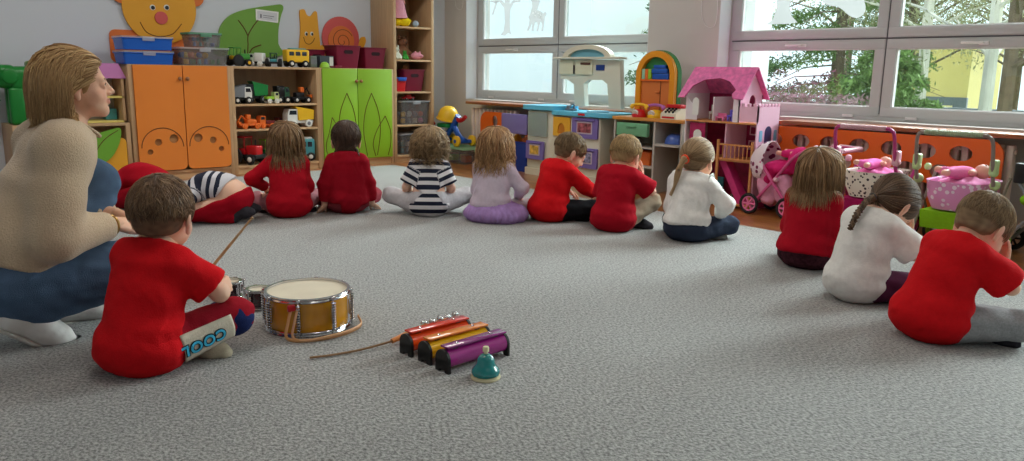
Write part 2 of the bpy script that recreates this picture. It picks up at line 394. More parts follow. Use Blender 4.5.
def head_prims(c, R, q, adult, fine=False):
    T = lambda x, y, z: c+R@(q*V3(x, y, z)); e = lambda x, y, z, r, k=.012, neg=False, RR=None: ell(T(x, y, z), q*V3(*r), R if RR is None else RR, k*q, neg)
    fz = 1.0 if adult else .86
    o = [e(0, -.012, .030, (.073, .093, .081)), e(0, .028, -.026*fz, (.057, .058, .074*fz), .03),
         cone(T(0, .02, -.055*fz), T(0, .062, -.086*fz), .040*q, .019*q, .02*q),
         cone(T(-.036, .040, -.058*fz), T(-.012, .064, -.084*fz), .018*q, .014*q, .02*q), cone(T(.036, .040, -.058*fz), T(.012, .064, -.084*fz), .018*q, .014*q, .02*q),
         e(-.033, .056, -.034*fz, (.024, .022, .024), .015), e(.033, .056, -.034*fz, (.024, .022, .024), .015),
         cone(T(-.034, .073, .018), T(.034, .073, .018), .012*q, .012*q, .012*q)]
    for sx in (-1, 1): o.append(e(sx*.031, .099, .002, (.018, .013, .012), .012, True))
    nl = .101 if adult else .096
    o += [cone(T(0, .080, .010), T(0, nl, -.024*fz), .0085*q, .0105*q, .014*q), e(.0115, .0905, -.029*fz, (.0078, .0095, .0075), .006), e(-.0115, .0905, -.029*fz, (.0078, .0095, .0075), .006)]
    for z, y, r in ((-.0505, .0865, .0046), (-.0595, .0852, .0056)):
        o += [cone(T(-.020, y-.011, z*fz-.001), T(0, y, z*fz), .003*q, r*q, .005*q), cone(T(.020, y-.011, z*fz-.001), T(0, y, z*fz), .003*q, r*q, .005*q)]
    if fine:
        for sx in (-1, 1): o += [e(sx*.031, .0735, 0, (.0148, .0140, .0132), .004), e(sx*.0315, .0895, .0003, (.0120, .0080, .0044), .0025, True)]
    for sx in (-1, 1):
        Re = R@rotm(-sx*22, 0, 0)@rotm(0, -12, 0)
        o += [e(sx*.076, -.006, -.006, (.0075, .0165, .0265), .006, False, Re), e(sx*.074, -.002, -.032, (.007, .010, .012), .006, False, Re), e(sx*.087, -.001, -.003, (.006, .009, .015), .004, True, Re)]
    return o
def build_person(name, label, loc, heading, D, P, skin, group=None, cat='person', face=False):
    """P: pose and outfit. Every point is in the figure's own frame: x right, y forward, z up, metres."""
    root = thing(name, label, cat, loc, -heading, group); S = P.get('S', 1.0); adult = D is ADULT
    G = {k: (tuple(S*v for v in D[k]) if isinstance(D[k], tuple) else (D[k]*S)) for k in D}
    ln = P.get('lean', (8, 18, 30)); sd = P.get('side', (0, 0, 0)); tw = P.get('twist', (0, 0, 0))
    p = [np.array(P.get('pelvis', (0, 0, G['ph'])), float)]; Rs = []
    for i in range(3):
        Ri = rotm(tw[i], ln[i], sd[i]); Rs.append(Ri); p.append(p[-1]+Ri[:, 2]*G['seg'][i])
    pel = ell(p[0]+Rs[0][:, 2]*.01, G['pel'], Rs[0], .05*S)
    torso = ([ell(p[0]*.7+p[1]*.3, V3(*G['wai'])*V3(1.06, 1.06, 1), Rs[0], .05), ell(p[1], V3(*G['wai']), Rs[1], .05)] if adult else [])+[pel, ell(p[0]*.35+p[1]*.65, G['wai'], Rs[0], .05*S), ell(p[1]*.35+p[2]*.65, G['che'], Rs[1], .05*S), ell(p[2]*.55+p[3]*.45, V3(*G['che'])*V3(1.0, .88, .72), Rs[2], .04*S)]
    nb = p[3]; Rn = Rs[2]; sh = {}
    for s, n in ((-1, 'L'), (1, 'R')):
        sft = P.get('shrug', {}).get(n, (0, 0, 0)); sh[n] = nb+Rn@V3(s*G['sh'], 0, G['shz'])+V3(*sft)*S
        torso.append(cone(nb+Rn@V3(s*.035*S, -.005*S, -.012*S), sh[n], .042*S*(1.25 if adult else 1), G['ar'][0]*1.02, .03*S))
    Rh = rotm(*P.get('head', (0, 10, 0))); nd = unit(Rn[:, 2]+Rh[:, 2]*.8); nt = nb+nd*G['nl']; hq = G['hq']; hc = nt+Rh@(hq*V3(0, .022, .068 if adult else .062))
    neck = [cone(nb-Rn[:, 2]*.02*S, hc+Rh@(hq*V3(0, -.025, -.055)), G['nr']*1.12, G['nr'], .02*S)]
    arms = {}; hands = []; low_arm = []
    for n in 'LR':
        h = P[n]; sg = -1 if n == 'L' else 1
        el, wr = ik(sh[n], h['at'], G['ua'], G['fa'], h.get('pole', (sg, -.4, -.6)))
        arms[n] = (sh[n], el, wr)
        hd = unit(h.get('dir', wr-el)); hands.append(hand_prims(wr, hd, h.get('palm', (0, 0, -1)), h.get('thumb', (-sg, 0, 0)), D['hand']*S, h.get('curl', 25), h.get('spread', 1), h.get('tcurl', 20)))
    A = []
    for n in 'LR':
        a, b, c = arms[n]; A += [cone(a, b, G['ar'][0], G['ar'][1], .02*S), cone(b, c, G['ar'][1]*1.04, G['ar'][2], .012*S), ell(b+(c-b)*.25, (G['ar'][1]*1.08,)*3, None, .02*S)]
    legs = {}; Lg = []; feet = []; feetp = {}
    for n in 'LR':
        h = P['leg'+n]; sg = -1 if n == 'L' else 1
        hp = p[0]+Rs[0]@V3(sg*G['hip'], .01, -.01*S); kn, an = ik(hp, h['at'], G['th'], G['sn'], h.get('pole', (sg*.5, .3, 1))); legs[n] = (hp, kn, an)
        Lg += [cone(hp, kn, G['lr'][0], G['lr'][1], .03*S), cone(kn, an, G['lr'][1], G['lr'][2], .02*S), ell(kn+(an-kn)*.3+0*kn, (G['lr'][1]*1.02,)*3, None, .03*S)]
        fd = unit(h.get('foot', (0, 1, 0))); fu = unit(np.array(h.get('up', (0, 0, 1)))-fd*(np.array(h.get('up', (0, 0, 1)))@fd)); F = G['foot']
        heel = an-fd*F*.16-fu*F*.20; ball = an+fd*F*.46-fu*F*.23; toe = an+fd*F*.68-fu*F*.26
        fp = [cone(an, heel, F*.155, F*.155, .02*S), cone(an-fu*F*.05, ball, F*.15, F*.15, .03*S), cone(heel, ball, F*.13, F*.15, .03*S), cone(ball, toe, F*.15, F*.12, .02*S)]
        feet += fp; feetp[n] = fp
    body = torso+neck+A+Lg+feet
    hp_ = head_prims(hc, Rh, hq, adult, face)
    mouth = hc+Rh@(hq*V3(0, .088, -.055*(1 if adult else .86)))
    def tint(V):
        q = (V-mouth)@Rh/hq; m = np.clip(1.25-np.sqrt((q[:, 0]/.020)**2+(q[:, 1]/.015)**2+(q[:, 2]/.0085)**2), 0, .4)/.4
        ck = hc+0; r = np.ones((len(V), 3)); r -= m[:, None]*V3(.10, .36, .30)
        for s in (-1, 1):
            g = np.exp(-(((V-(hc+Rh@(hq*V3(s*.042, .070, -.030))))**2).sum(1))/(.022*hq)**2); r -= g[:, None]*V3(0, .10, .08)
            g = np.exp(-(((V-(hc+Rh@(hq*V3(s*.078, -.002, -.006))))**2).sum(1))/(.026*hq)**2); r -= g[:, None]*V3(0, .14, .12)
        return np.clip(r, 0, 1)
    hv = .0026 if adult else (.0034 if face else .0055)
    skin_mesh('body', [(body, .0085*S if not adult else .011, 0), (hp_+neck, hv, 0)]+[(hh, .0026 if (face or adult) else .0032, 0) for hh in hands], skin, root, colour=tint, smooth=1)
    J = dict(p=p, Rs=Rs, sh=sh, arms=arms, legs=legs, hc=hc, Rh=Rh, hq=hq, nb=nb, torso=torso, S=S, G=G, feet=feetp)
    def spine(V):
        best = np.full(len(V), 9.); s = np.zeros(len(V)); acc = 0
        for i in range(3):
            ab = p[i+1]-p[i]; L = np.linalg.norm(ab); t = ((V-p[i])@ab)/L**2
            t = np.clip(t, -3 if i == 0 else 0, 3 if i == 2 else 1); d = np.linalg.norm(V-p[i]-t[:, None]*ab, axis=1); m = d < best; best[m] = d[m]; s[m] = (acc+t*L)[m]; acc += L
        for n in 'LR':
            a, b, c = arms[n]; d1, L = b-a, np.linalg.norm(b-a); t = np.clip(((V-a)@d1)/L**2, 0, 1); d = np.linalg.norm(V-a-t[:, None]*d1, axis=1); m = (d < best) & (t > .15); s[m] = (acc+t*L)[m]
        return s+1.0
    J['spine'] = spine
    def wr(a, sc, seed=1):
        return lambda V: a*vnoise(V*V3(1, 1, 1.6), sc, seed)+a*.30*vnoise(V+.03*np.stack([vnoise(V, 6, 71), vnoise(V, 5, 72), vnoise(V, 7, 73)], 1), sc*2.1, seed+1)
    # ---- trousers / skirt
    b = P.get('bottom')
    if b:
        t = b.get('len', 1.0); g = b.get('grow', .010); L2 = []
        for n in 'LR':
            hp, kn, an = legs[n]; e = kn+(an-kn)*(t*.93)
            L2 += [cone(hp, kn, G['lr'][0], G['lr'][1], .03*S), cone(kn, e, G['lr'][1], G['lr'][2]+(G['lr'][1]-G['lr'][2])*(1-t)+b.get('flare', .004), .02*S)]
            L2 += [] if b.get('whole') else [half(e, an-kn, e-.07, e+.07)]
        pp = [pel, ell(p[0]+Rs[0][:, 2]*b.get('rise', .04)*S, V3(*G['pel'])*V3(.95, .95, .8), Rs[0], .03*S)]
        if b.get('cut') is not None: qq = p[0]+Rs[0][:, 2]*b['cut']; L2.append(half(qq, Rs[0][:, 2]-Rs[0][:, 1]*.5, qq-.2, qq+.2))
        o = skin_mesh(b.get('name', 'trousers'), [(pp+L2, .0075 if not adult else .0095, g)], b['mat'], root, wrinkle=wr(.0035*S**.5, 9, 5), floor=.001, smooth=3, attr=('spine', lambda V: V[:, 2]))
        J['bottom'] = o
    if P.get('skirt'):
        k = P['skirt']; c0 = p[0]
        pr = [ell(c0+V3(0, .02, 0), (.12, .11, .09), None, .05), ell(V3(k.get('dx', 0), k.get('dy', .03), .045), k['r'], None, .05)]
        skin_mesh('skirt', [(pr, .007, 0)], k['mat'], root, floor=.001, wrinkle=lambda V: .0035*np.sin(np.arctan2(V[:, 1], V[:, 0])*34+9*V[:, 2])*np.clip(1.2-V[:, 2]*8, 0, 1)+.004*vnoise(V, 14, 3))
    # ---- socks / shoes
    for n in 'LR':
        f = P.get('shoes')
        if f:
            nm = f.get('name', 'shoe'); an = legs[n][2]; kn = legs[n][1]; u = unit(an-kn); top = an-u*f.get('high', .02)
            pr = list(feetp[n])+[cone(an, top, G['lr'][2]*1.02, G['lr'][2]*1.05, .015)]
            ms = f['mat'][n] if isinstance(f['mat'], dict) else f['mat']
            so = skin_mesh(nm, [(pr, .0065 if not adult else .006, f.get('grow', .006))], ms, root, floor=.001, wrinkle=wr(f.get('wr', .0015), 20, 9))
            if f.get('sole'):
                h = P['leg'+n]; fd = unit(h.get('foot', (0, 1, 0))); fu = unit(np.array(h.get('up', (0, 0, 1)))-fd*(np.array(h.get('up', (0, 0, 1)))@fd)); F = G['foot']; s2 = np.cross(fd, fu)
                RR = np.stack([s2, fd, fu], 1); q = [ell(an+fd*F*t-fu*F*.40, (F*w, F*.22, F*.045), RR, .012) for t, w in ((-.08, .15), (.20, .15), (.48, .185))]
                skin_mesh('sole', [(q, .005, 0)], f['sole'], so, floor=.0005)
    # ---- top
    tp = P['top']; g = tp.get('grow', .012); pr = list(torso); dr = tp.get('drape')
    if dr: pr.append(ell(V3(*dr[0]), V3(*dr[1])*(1 if adult else .94), Rs[0], .05*S))
    for n in 'LR':
        a, bb, c = arms[n]; sl = tp.get('sleeve', 2.0); ex = tp.get('loose', .004)
        if sl <= 1:
            e = a+(bb-a)*sl; pr += [cone(a, e, G['ar'][0]+.003, G['ar'][0]+ex, .025*S), half(e, bb-a, e-.06*S, e+.06*S)]
        else:
            e = bb+(c-bb)*min(.97, sl-1); pr += [cone(a, bb, G['ar'][0]+(ex*.4 if adult else 0), G['ar'][1]+ex*.6, (.055 if adult else .025)*S), cone(bb, e, G['ar'][1]+ex*.8, G['ar'][2]+ex*(.2 if adult else 1), .02*S), half(e, c-bb, e-.05*S, e+.05*S)]
    nt2 = nb+Rn[:, 2]*tp.get('neck', .012)*S; pr.append(half(nt2, Rn[:, 2]+Rn[:, 1]*.25, nt2-.07*S, nt2+.07*S)); hem = tp.get('hem')
    if hem is not None: q = p[0]+Rs[0][:, 2]*hem; pr.append(half(q, -Rs[0][:, 2], q-.25*S, q+.25*S, .006))
    top = skin_mesh(tp.get('name', 'shirt'), [(pr, .0068 if not adult else .0085, g)], tp['mat'], root, smooth=4, wrinkle=wr(tp.get('wr', .0045)*(1 if not adult else 1.7), tp.get('wsc', 8), 2), attr=('spine', spine), floor=.002)
    J['top'] = top; J['root'] = root
    # collar band
    if tp.get('collar', True):
        cr = G['nr']*1.25+g*.8; cc = nt2-Rn[:, 2]*(.006*S)+Rn[:, 1]*.002; ring = [tuple(cc+Rn[:, 0]*cr*1.12*math.cos(2*PI*i/28)+Rn[:, 1]*cr*1.1*math.sin(2*PI*i/28)-Rn[:, 2]*(.010*math.sin(2*PI*i/28))) for i in range(28)]
        MB().tube(ring, .0055*S, 6, closed=True).build('collar', tp.get('cmat', tp['mat']), top)
    if face:
        for s in (-1, 1):
            ec = hc+Rh@(hq*V3(s*.031, .0735, 0)); e = MB().ball((0, 0, 0), .0128*hq, 18).build('eye', EYEW, root); e.location = tuple(ec)
            MB().ball(tuple(Rh@V3(0, .0090*hq, 0)), tuple(V3(.0052, .0043, .0052)*hq), R=Matrix(Rh.tolist())).build('iris', IRIS, e)
            lid = [ec+Rh@(hq*V3(.0125*math.cos(t), .0150-.0040*math.cos(t)**2, .0046*math.sin(t)+.0006)) for t in np.linspace(.1, PI-.1, 9)]
            MB().tube([tuple(v) for v in lid], .0010*hq, 6).build('eyelashes', LASH, root)
            br = [hc+Rh@(hq*V3(s*x, y, z)) for x, y, z in ((.013, .0870, .017), (.024, .0865, .0205), (.036, .0800, .0215), (.046, .068, .017))]
            MB().tube([tuple(v) for v in spline(br, 4)], [.0011*hq*(1+.8*math.sin(PI*i/12)) for i in range(13)], 6, flat=1.3).build('eyebrow', BROW, root)
    return J
# ---------------------------------------------------------------- hair
def sphere_dirs(n, seed):
    rs = np.random.RandomState(seed); i = np.arange(n)+.5; ph = np.arccos(1-2*i/n); th = PI*(1+5**.5)*i
    d = np.stack([np.cos(th)*np.sin(ph), np.sin(th)*np.sin(ph), np.cos(ph)], 1)+rs.normal(size=(n, 3))*.04; return d/np.linalg.norm(d, axis=1, keepdims=True)
def strands_mesh(name, paths, rad, m, parent, seed=0, nside=4, flat=1.0, out=None):
    """paths K x T x 3, rad T: many locks as one head of hair"""
    rs = np.random.RandomState(seed); K, T, _ = paths.shape
    t = np.gradient(paths, axis=1); t /= np.maximum(np.linalg.norm(t, axis=2, keepdims=True), 1e-9)
    ref = np.array([.31, .17, .93]); u = np.cross(t, ref); u /= np.maximum(np.linalg.norm(u, axis=2, keepdims=True), 1e-9); w = np.cross(t, u)
    rr = np.asarray(rad)[None, :, None]*(.75+.5*rs.rand(K))[:, None, None]
    V = []
    for j in range(nside):
        a = 2*PI*j/nside+.4; V.append(paths+rr*(u*math.cos(a)+w*math.sin(a)))
    V = np.stack(V, 2).reshape(-1, 3)                        # K,T,n
    k, tt, j = np.meshgrid(np.arange(K), np.arange(T-1), np.arange(nside), indexing='ij')
    idx = lambda k, t, j: (k*T+t)*nside+(j % nside)
    Q = np.stack([idx(k, tt, j), idx(k, tt, j+1), idx(k, tt+1, j+1), idx(k, tt+1, j)], -1).reshape(-1, 4)
    val = np.repeat(rs.rand(K), T*nside)
    return V, Q, val
def emit_hair(name, chunks, m, parent):
    Vs, Qs, vs = [], [], []; n = 0
    for V, Q, a in chunks: Vs.append(V); Qs.append(Q+n); vs.append(a); n += len(V)
    V = np.concatenate(Vs); Q = np.concatenate(Qs); a = np.concatenate(vs)
    me = bpy.data.meshes.new(name); me.vertices.add(len(V)); me.vertices.foreach_set('co', V.ravel().astype(np.float32))
    me.loops.add(len(Q)*4); me.loops.foreach_set('vertex_index', Q.ravel().astype(np.int32)); me.polygons.add(len(Q)); me.polygons.foreach_set('loop_start', (np.arange(len(Q))*4).astype(np.int32))
    me.update(calc_edges=True); me.polygons.foreach_set('use_smooth', np.ones(len(Q), bool))
    at = me.attributes.new('lock', 'FLOAT', 'POINT'); at.data.foreach_set('value', a.astype(np.float32)); return link(name, me, m, parent)
def hair(J, m, style='short', n=420, length=.05, r=.0035, dens=3.0, wave=0.0, wfreq=40, seed=0, tie=None, crown=(0, -.05, .10), thick=.008, nape=-.05, front=.052, part=0.0, gravity=1.0, jitter=.25, bodyr=.024, fringe=True, ends=.35, sweep=.8, tuck=.012):
    """short: laid from the crown; long: falls past the jaw and over the back; tie: drawn to a point (head frame) and knotted"""
    n = int(n*dens*(1.6 if style != 'short' else 1)); r = r*.62
    hc, R, q = J['hc'], J['Rh'], J['hq']; rs = np.random.RandomState(seed); rad = V3(.073, .093, .081)*q+thick*.6; cen = V3(0, -.012, .030)*q
    chunks = []
    # scalp cap under the locks
    cap = [ell(hc+R@cen, rad, R, .01), ell(hc+R@(q*V3(0, -.040, -.014)), q*V3(.054, .042, .050)+thick*.3, R, .012)]
    cap += [ell(hc+R@(q*V3(0, .085, -.038)), q*V3(.085, .078, .112), R, .004, True), half(hc+R@(q*V3(0, -.05, nape)), R@V3(0, .15, -1), hc-.2, hc+.2)]
    for s in (-1, 1): cap.append(ell(hc+R@(q*V3(s*.082, .0, -.018)), q*V3(.024, .022, .042), R, .004, True))
    F, lo = field(cap, .0055); V, Q = nets(F, lo, .0055); chunks.append((V, Q, .22+.2*vnoise(V@R, 40, seed)))
    c2, r2 = q*V3(0, -.040, -.014), q*V3(.054, .042, .050)+thick*.3+.0012
    def off2(P): k = np.sqrt((((P-c2)/r2)**2).sum(1)); return np.where((k < 1)[:, None], c2+(P-c2)/np.maximum(k, 1e-3)[:, None], P)
    d = sphere_dirs(n*2, seed); P = off2(cen+d*rad)                                     # head frame
    fell = ((P[:, 0]/(.085*q))**2+((P[:, 1]-.085*q)/(.076*q))**2+((P[:, 2]+.038*q)/(.108*q))**2) < 1
    face = fell | ((P[:, 2] < (nape-.006)*q) & (P[:, 1] < .02*q)) | ((P[:, 2] < .0) & (P[:, 1] > .03*q))
    ear = (np.abs(P[:, 0]) > .055*q) & (P[:, 1] > -.026*q) & (P[:, 1] < .03*q) & (P[:, 2] < .014*q)
    keep = ~face & ~ear if style != 'long' else ~fell & ~(P[:, 2] < -.03*q)
    P = P[keep][:n]; K = len(P)
    P0 = P.copy(); T = 15 if style != 'short' else 6
    L = length*(1+ends*(rs.rand(K)-.5)*2); step = L/(T-1); path = [P.copy()]; cr = V3(*crown)*q; ph = rs.rand(K)*6.28
    jit = rs.normal(size=(K, 3))*jitter; gl = R.T@V3(0, 0, -1)
    for i in range(T-1):
        nrm = (P-cen)/rad**2; nrm /= np.linalg.norm(nrm, axis=1, keepdims=True); k0 = np.sqrt((((P-cen)/rad)**2).sum(1)); on = (k0 < 1.16) & (P[:, 2] > -.06*q)
        if style == 'tie': dd = V3(*tie)*q-P; dl = np.linalg.norm(dd, axis=1, keepdims=True); dd = dd/np.maximum(dl, 1e-6)
        elif style == 'short': dd = P-cr; dd[:, 2] -= .01; dd = dd/np.linalg.norm(dd, axis=1, keepdims=True)+jit*.9
        else:
            dd = np.tile(gl*1.0, (K, 1)); sidew = np.sign(P0[:, 0]-part*q)[:, None]*R[:, 0]*0
            hz = P-cr; hz[:, 2] *= .1; hz /= np.linalg.norm(hz, axis=1, keepdims=True); topw = np.clip((P[:, 2]-.02*q)/(.09*q), 0, 1)[:, None]
            dd = dd*(1-topw*.8)+hz*topw+jit*.35
            if not fringe:                                                        # swept off the face
                fr = np.clip((P[:, 1]-.02*q)/(.05*q), 0, 1)[:, None]; dd = dd+fr*np.stack([np.sign(P0[:, 0]-part*q+1e-6)*1.2, -np.ones(K)*.9, 0*fr[:, 0]], 1)
        if style == 'long' and sweep: dd = dd+np.clip((P[:, 1]+.012*q)/(.05*q), 0, 1)[:, None]*V3(0, -1, 0)*sweep
        tang = dd-nrm*(dd*nrm).sum(1, keepdims=True); tang /= np.maximum(np.linalg.norm(tang, axis=1, keepdims=True), 1e-6); free = gl+jit*.22; free = free/np.linalg.norm(free, axis=1, keepdims=True)
        dirn = np.where(on[:, None], tang, free) if style != 'tie' else dd
        if i and style == 'long': dirn = .5*dirn+.5*pd; dirn /= np.linalg.norm(dirn, axis=1, keepdims=True)
        pd = dirn; st = step[:, None]
        if style == 'tie': st = np.minimum(dl, dl/(T-1-i))
        P = P+dirn*st
        if style == 'tie' or style != 'x':
            k0 = np.sqrt((((P-cen)/rad)**2).sum(1)); ins = k0 < 1.0; P = np.where(ins[:, None], cen+(P-cen)/np.maximum(k0, 1e-6)[:, None]*1.005, P); P = off2(P)
        if style == 'long' and (i > 2):
            W = hc+P@R.T; W = push_out(J['torso'], W, bodyr, 2)
            fc = hc+R@(q*V3(0, .02, -.03)); v = W-fc; dl2 = np.linalg.norm(v, axis=1); mm = dl2 < .072*q; W[mm] = fc+v[mm]/dl2[mm][:, None]*.072*q
            P = (W-hc)@R; lim = (tuck if sweep else .05)*q; ex = np.where(P[:, 2] < .025*q, np.maximum(P[:, 1]-lim, 0), 0); P[:, 1] -= ex*.6
        path.append(P.copy())
    path = np.stack(path, 1); tt = np.linspace(0, 1, T)
    if wave:
        amp = wave*np.clip(tt*1.6-.2, 0, 1)[None, :, None]; a = ph[:, None]+tt[None]*L[:, None]*wfreq*2*PI
        path = path+amp*np.stack([np.sin(a), np.cos(a*1.0+ph[:, None]), .3*np.sin(a*.7)], -1)
    W = hc+path@R.T; lift = (rs.rand(K)*thick*.7)[:, None, None]; nn = path-cen; nn /= np.linalg.norm(nn, axis=2, keepdims=True); W = W+lift*(nn@R.T)
    prof = r*np.sqrt(np.clip(1-tt**3, .02, 1))*(.7+.3*np.sin(PI*np.clip(tt*1.3, 0, 1))); chunks.append(strands_mesh('x', W, prof, m, None, seed, 3))
    return chunks
def tail(J, start, pts, n=46, spread=.016, r=.0035, seed=3, wave=.002, taper=.5):
    """loose bundle of locks along a guide line; points in head frame for start, body frame for the rest"""
    n *= 4; r *= .55; rs = np.random.RandomState(seed); g = np.array(spline([tuple(start)]+[tuple(p) for p in pts], 5)); T = len(g); t = np.gradient(g, axis=0); t /= np.linalg.norm(t, axis=1, keepdims=True)
    u = np.cross(t, V3(.3, .9, .1)); u /= np.linalg.norm(u, axis=1, keepdims=True); w = np.cross(t, u); tt = np.linspace(0, 1, T)
    a = rs.rand(n)*6.28; rr = np.sqrt(rs.rand(n)); amp = spread*np.minimum(1, .35+tt*5)*(1-tt*taper)
    W = g[None]+amp[None, :, None]*rr[:, None, None]*(np.cos(a)[:, None, None]*u+np.sin(a)[:, None, None]*w)+wave*np.sin(tt[None, :, None]*14+a[:, None, None]+np.arange(3)*2)
    return strands_mesh('x', W, r*np.sqrt(np.clip(1.02-tt**4, .03, 1)), None, None, seed)
def braid(pts, width=.011, r=.0085, seed=1, turns=7, taper=.35):
    g = np.array(spline([tuple(p) for p in pts], 10)); T = len(g); t = np.gradient(g, axis=0); t /= np.linalg.norm(t, axis=1, keepdims=True); u = np.cross(t, V3(.2, 1, .1)); u /= np.linalg.norm(u, axis=1, keepdims=True); w = np.cross(t, u)
    tt = np.linspace(0, 1, T); W = []
    for k in range(3):
        ph = tt*turns*2*PI+k*2*PI/3; sc = (1-taper*tt)
        for j in range(5):
            o = (j-2)*.0022; W.append(g+(width*np.sin(ph)*sc+o*np.cos(ph*2))[:, None]*u+(width*.55*np.sin(2*ph)*sc+o)[:, None]*w)
    W = np.stack(W); return strands_mesh('x', W, r*.55*(1-taper*tt)*np.sqrt(np.clip(1.02-tt**8, .05, 1)), None, None, seed, 6)
EYEW = mat('eye white', (225, 222, 218), .25); IRIS = mat('iris', (70, 75, 70), .2); LASH = mat('lashes', (40, 30, 26), .6); BROW = mat('brow hair', (120, 90, 62), .8)
SK = skin_material('child skin', (232, 186, 160)); SKA = skin_material('adult skin', (226, 176, 148))
RED = cloth('bright red cotton', (205, 20, 28)); RED2 = cloth('deep red cotton', (168, 14, 34)); RED3 = cloth('dark red cotton', (150, 14, 32)); CRIM = cloth('crimson cotton', (176, 16, 34))
WHT = cloth('white cotton', (232, 228, 224)); LIL = cloth('pale lilac cotton', (206, 190, 205)); TUL = cloth('lilac tulle', (172, 138, 196), bump=(400, .5), var=.12, noise=30)
BLK = cloth('black cotton', (26, 26, 30)); NAVY = cloth('navy cotton', (48, 56, 74)); KHA = cloth('khaki cotton', (160, 142, 122)); GRYT = cloth('grey melange cotton', (150, 150, 152), var=.14, noise=120)
PUR = cloth('plum cotton', (84, 34, 62)); PLD = cloth('dark plaid cotton', (70, 34, 44), var=.5, noise=55); PNK = cloth('dusty pink cotton', (176, 120, 128)); GRP = cloth('light grey cotton', (196, 192, 196), var=.08)
JEAN = cloth('blue denim', (84, 106, 134), bump=(320, .4), var=.22, noise=7); KNIT = mat('beige wool knit', (200, 176, 148), rough=1, spec=.1, var=.07, noise=150, bump=(190, .45), sheen=.3)
SOCK = cloth('white sock cotton', (214, 210, 208)); SOCKD = cloth('dark sock cotton', (60, 58, 64)); SNK = mat('white leather', (226, 222, 218), .5, bump=(90, .1)); SOLE = mat('off white rubber', (205, 200, 192), .7)
STRP = stripes_mat('navy and white striped cotton', (34, 38, 56), (222, 218, 220), period=.052, duty=.5)
STRP2 = stripes_mat('navy and grey striped cotton', (40, 44, 62), (206, 204, 210), period=.050, duty=.47)
def az(x, y): return math.atan2(x, y)
def seat(px, py, back=.10):
    """floor point a little beyond the contact seen at the pixel"""
    q = onz(px, py); d = unit(V3(q[0], q[1], 0)); q = q+d*back; return (q[0], q[1], 0), az(q[0], q[1])
def crossed(w=1.0, l=1.0, lk=(0, 0), rk=(0, 0)):
    return dict(legL=dict(at=(.055*w, .175*l, .048), pole=(-1, .35+lk[0], .12+lk[1]), foot=(1, .25, -.05), up=(.05, .75, .65)),
                legR=dict(at=(-.055*w, .235*l, .048), pole=(1, .35+rk[0], .12+rk[1]), foot=(-1, .25, -.05), up=(-.05, .75, .65)))
H = {}
def hm(n, a, b):
    if n not in H: H[n] = hair_material(n, a, b)
    return H[n]
DR = ((0, -.012, .070), (.122, .100, .070))
rad = math.radians
def lap(s, x=.085, y=.20, z=.14, **k): return dict(dict(at=(s*x, y, z), pole=(s*.45, -.6, -.6), dir=(-s*.3, .8, -.5), palm=(0, -.2, -1)), **k)

def boy_drummer():
    loc, a = seat(146, 381, .12)
    J = build_person('child', 'boy in bright red t-shirt sitting cross-legged beside the drum, holding a drumstick', loc, a+rad(42), CHILD, dict(
        lean=(8, 18, 22), side=(0, 2, 2), head=(-14, 8, 3), S=1.03, **crossed(1.0, 1.0, (0, .0), (.1, .25)),
        L=dict(at=(-.02, .26, .245), pole=(-1, -.3, -.4), dir=(.5, .9, .15), palm=(.6, -.2, -.6), curl=62, tcurl=35, thumb=(.6, 0, 1)), R=dict(at=(.10, .27, .20), pole=(1, -.4, -.4), dir=(-.15, 1, .05), palm=(-1, 0, -.3), curl=70, tcurl=40, thumb=(0, 0, 1)),
        top=dict(mat=RED, sleeve=.80, loose=.016, grow=.012, drape=((0, -.018, .072), (.135, .108, .080)), wr=.005),
        bottom=dict(mat=cloth('dark red jersey', (150, 22, 38)), grow=.013, flare=.006), shoes=dict(name='sock', mat=cloth('oatmeal sock cotton', (196, 184, 160)), high=.03)), SK, group=None)
    ch = hair(J, hm('short brown hair', (82, 58, 42), (150, 118, 88)), 'short', 1500, .034, .0024, seed=2, nape=-.045, jitter=.35, thick=.009); emit_hair('hair', ch, H['short brown hair'], J['root'])
    return J
BOY = boy_drummer()
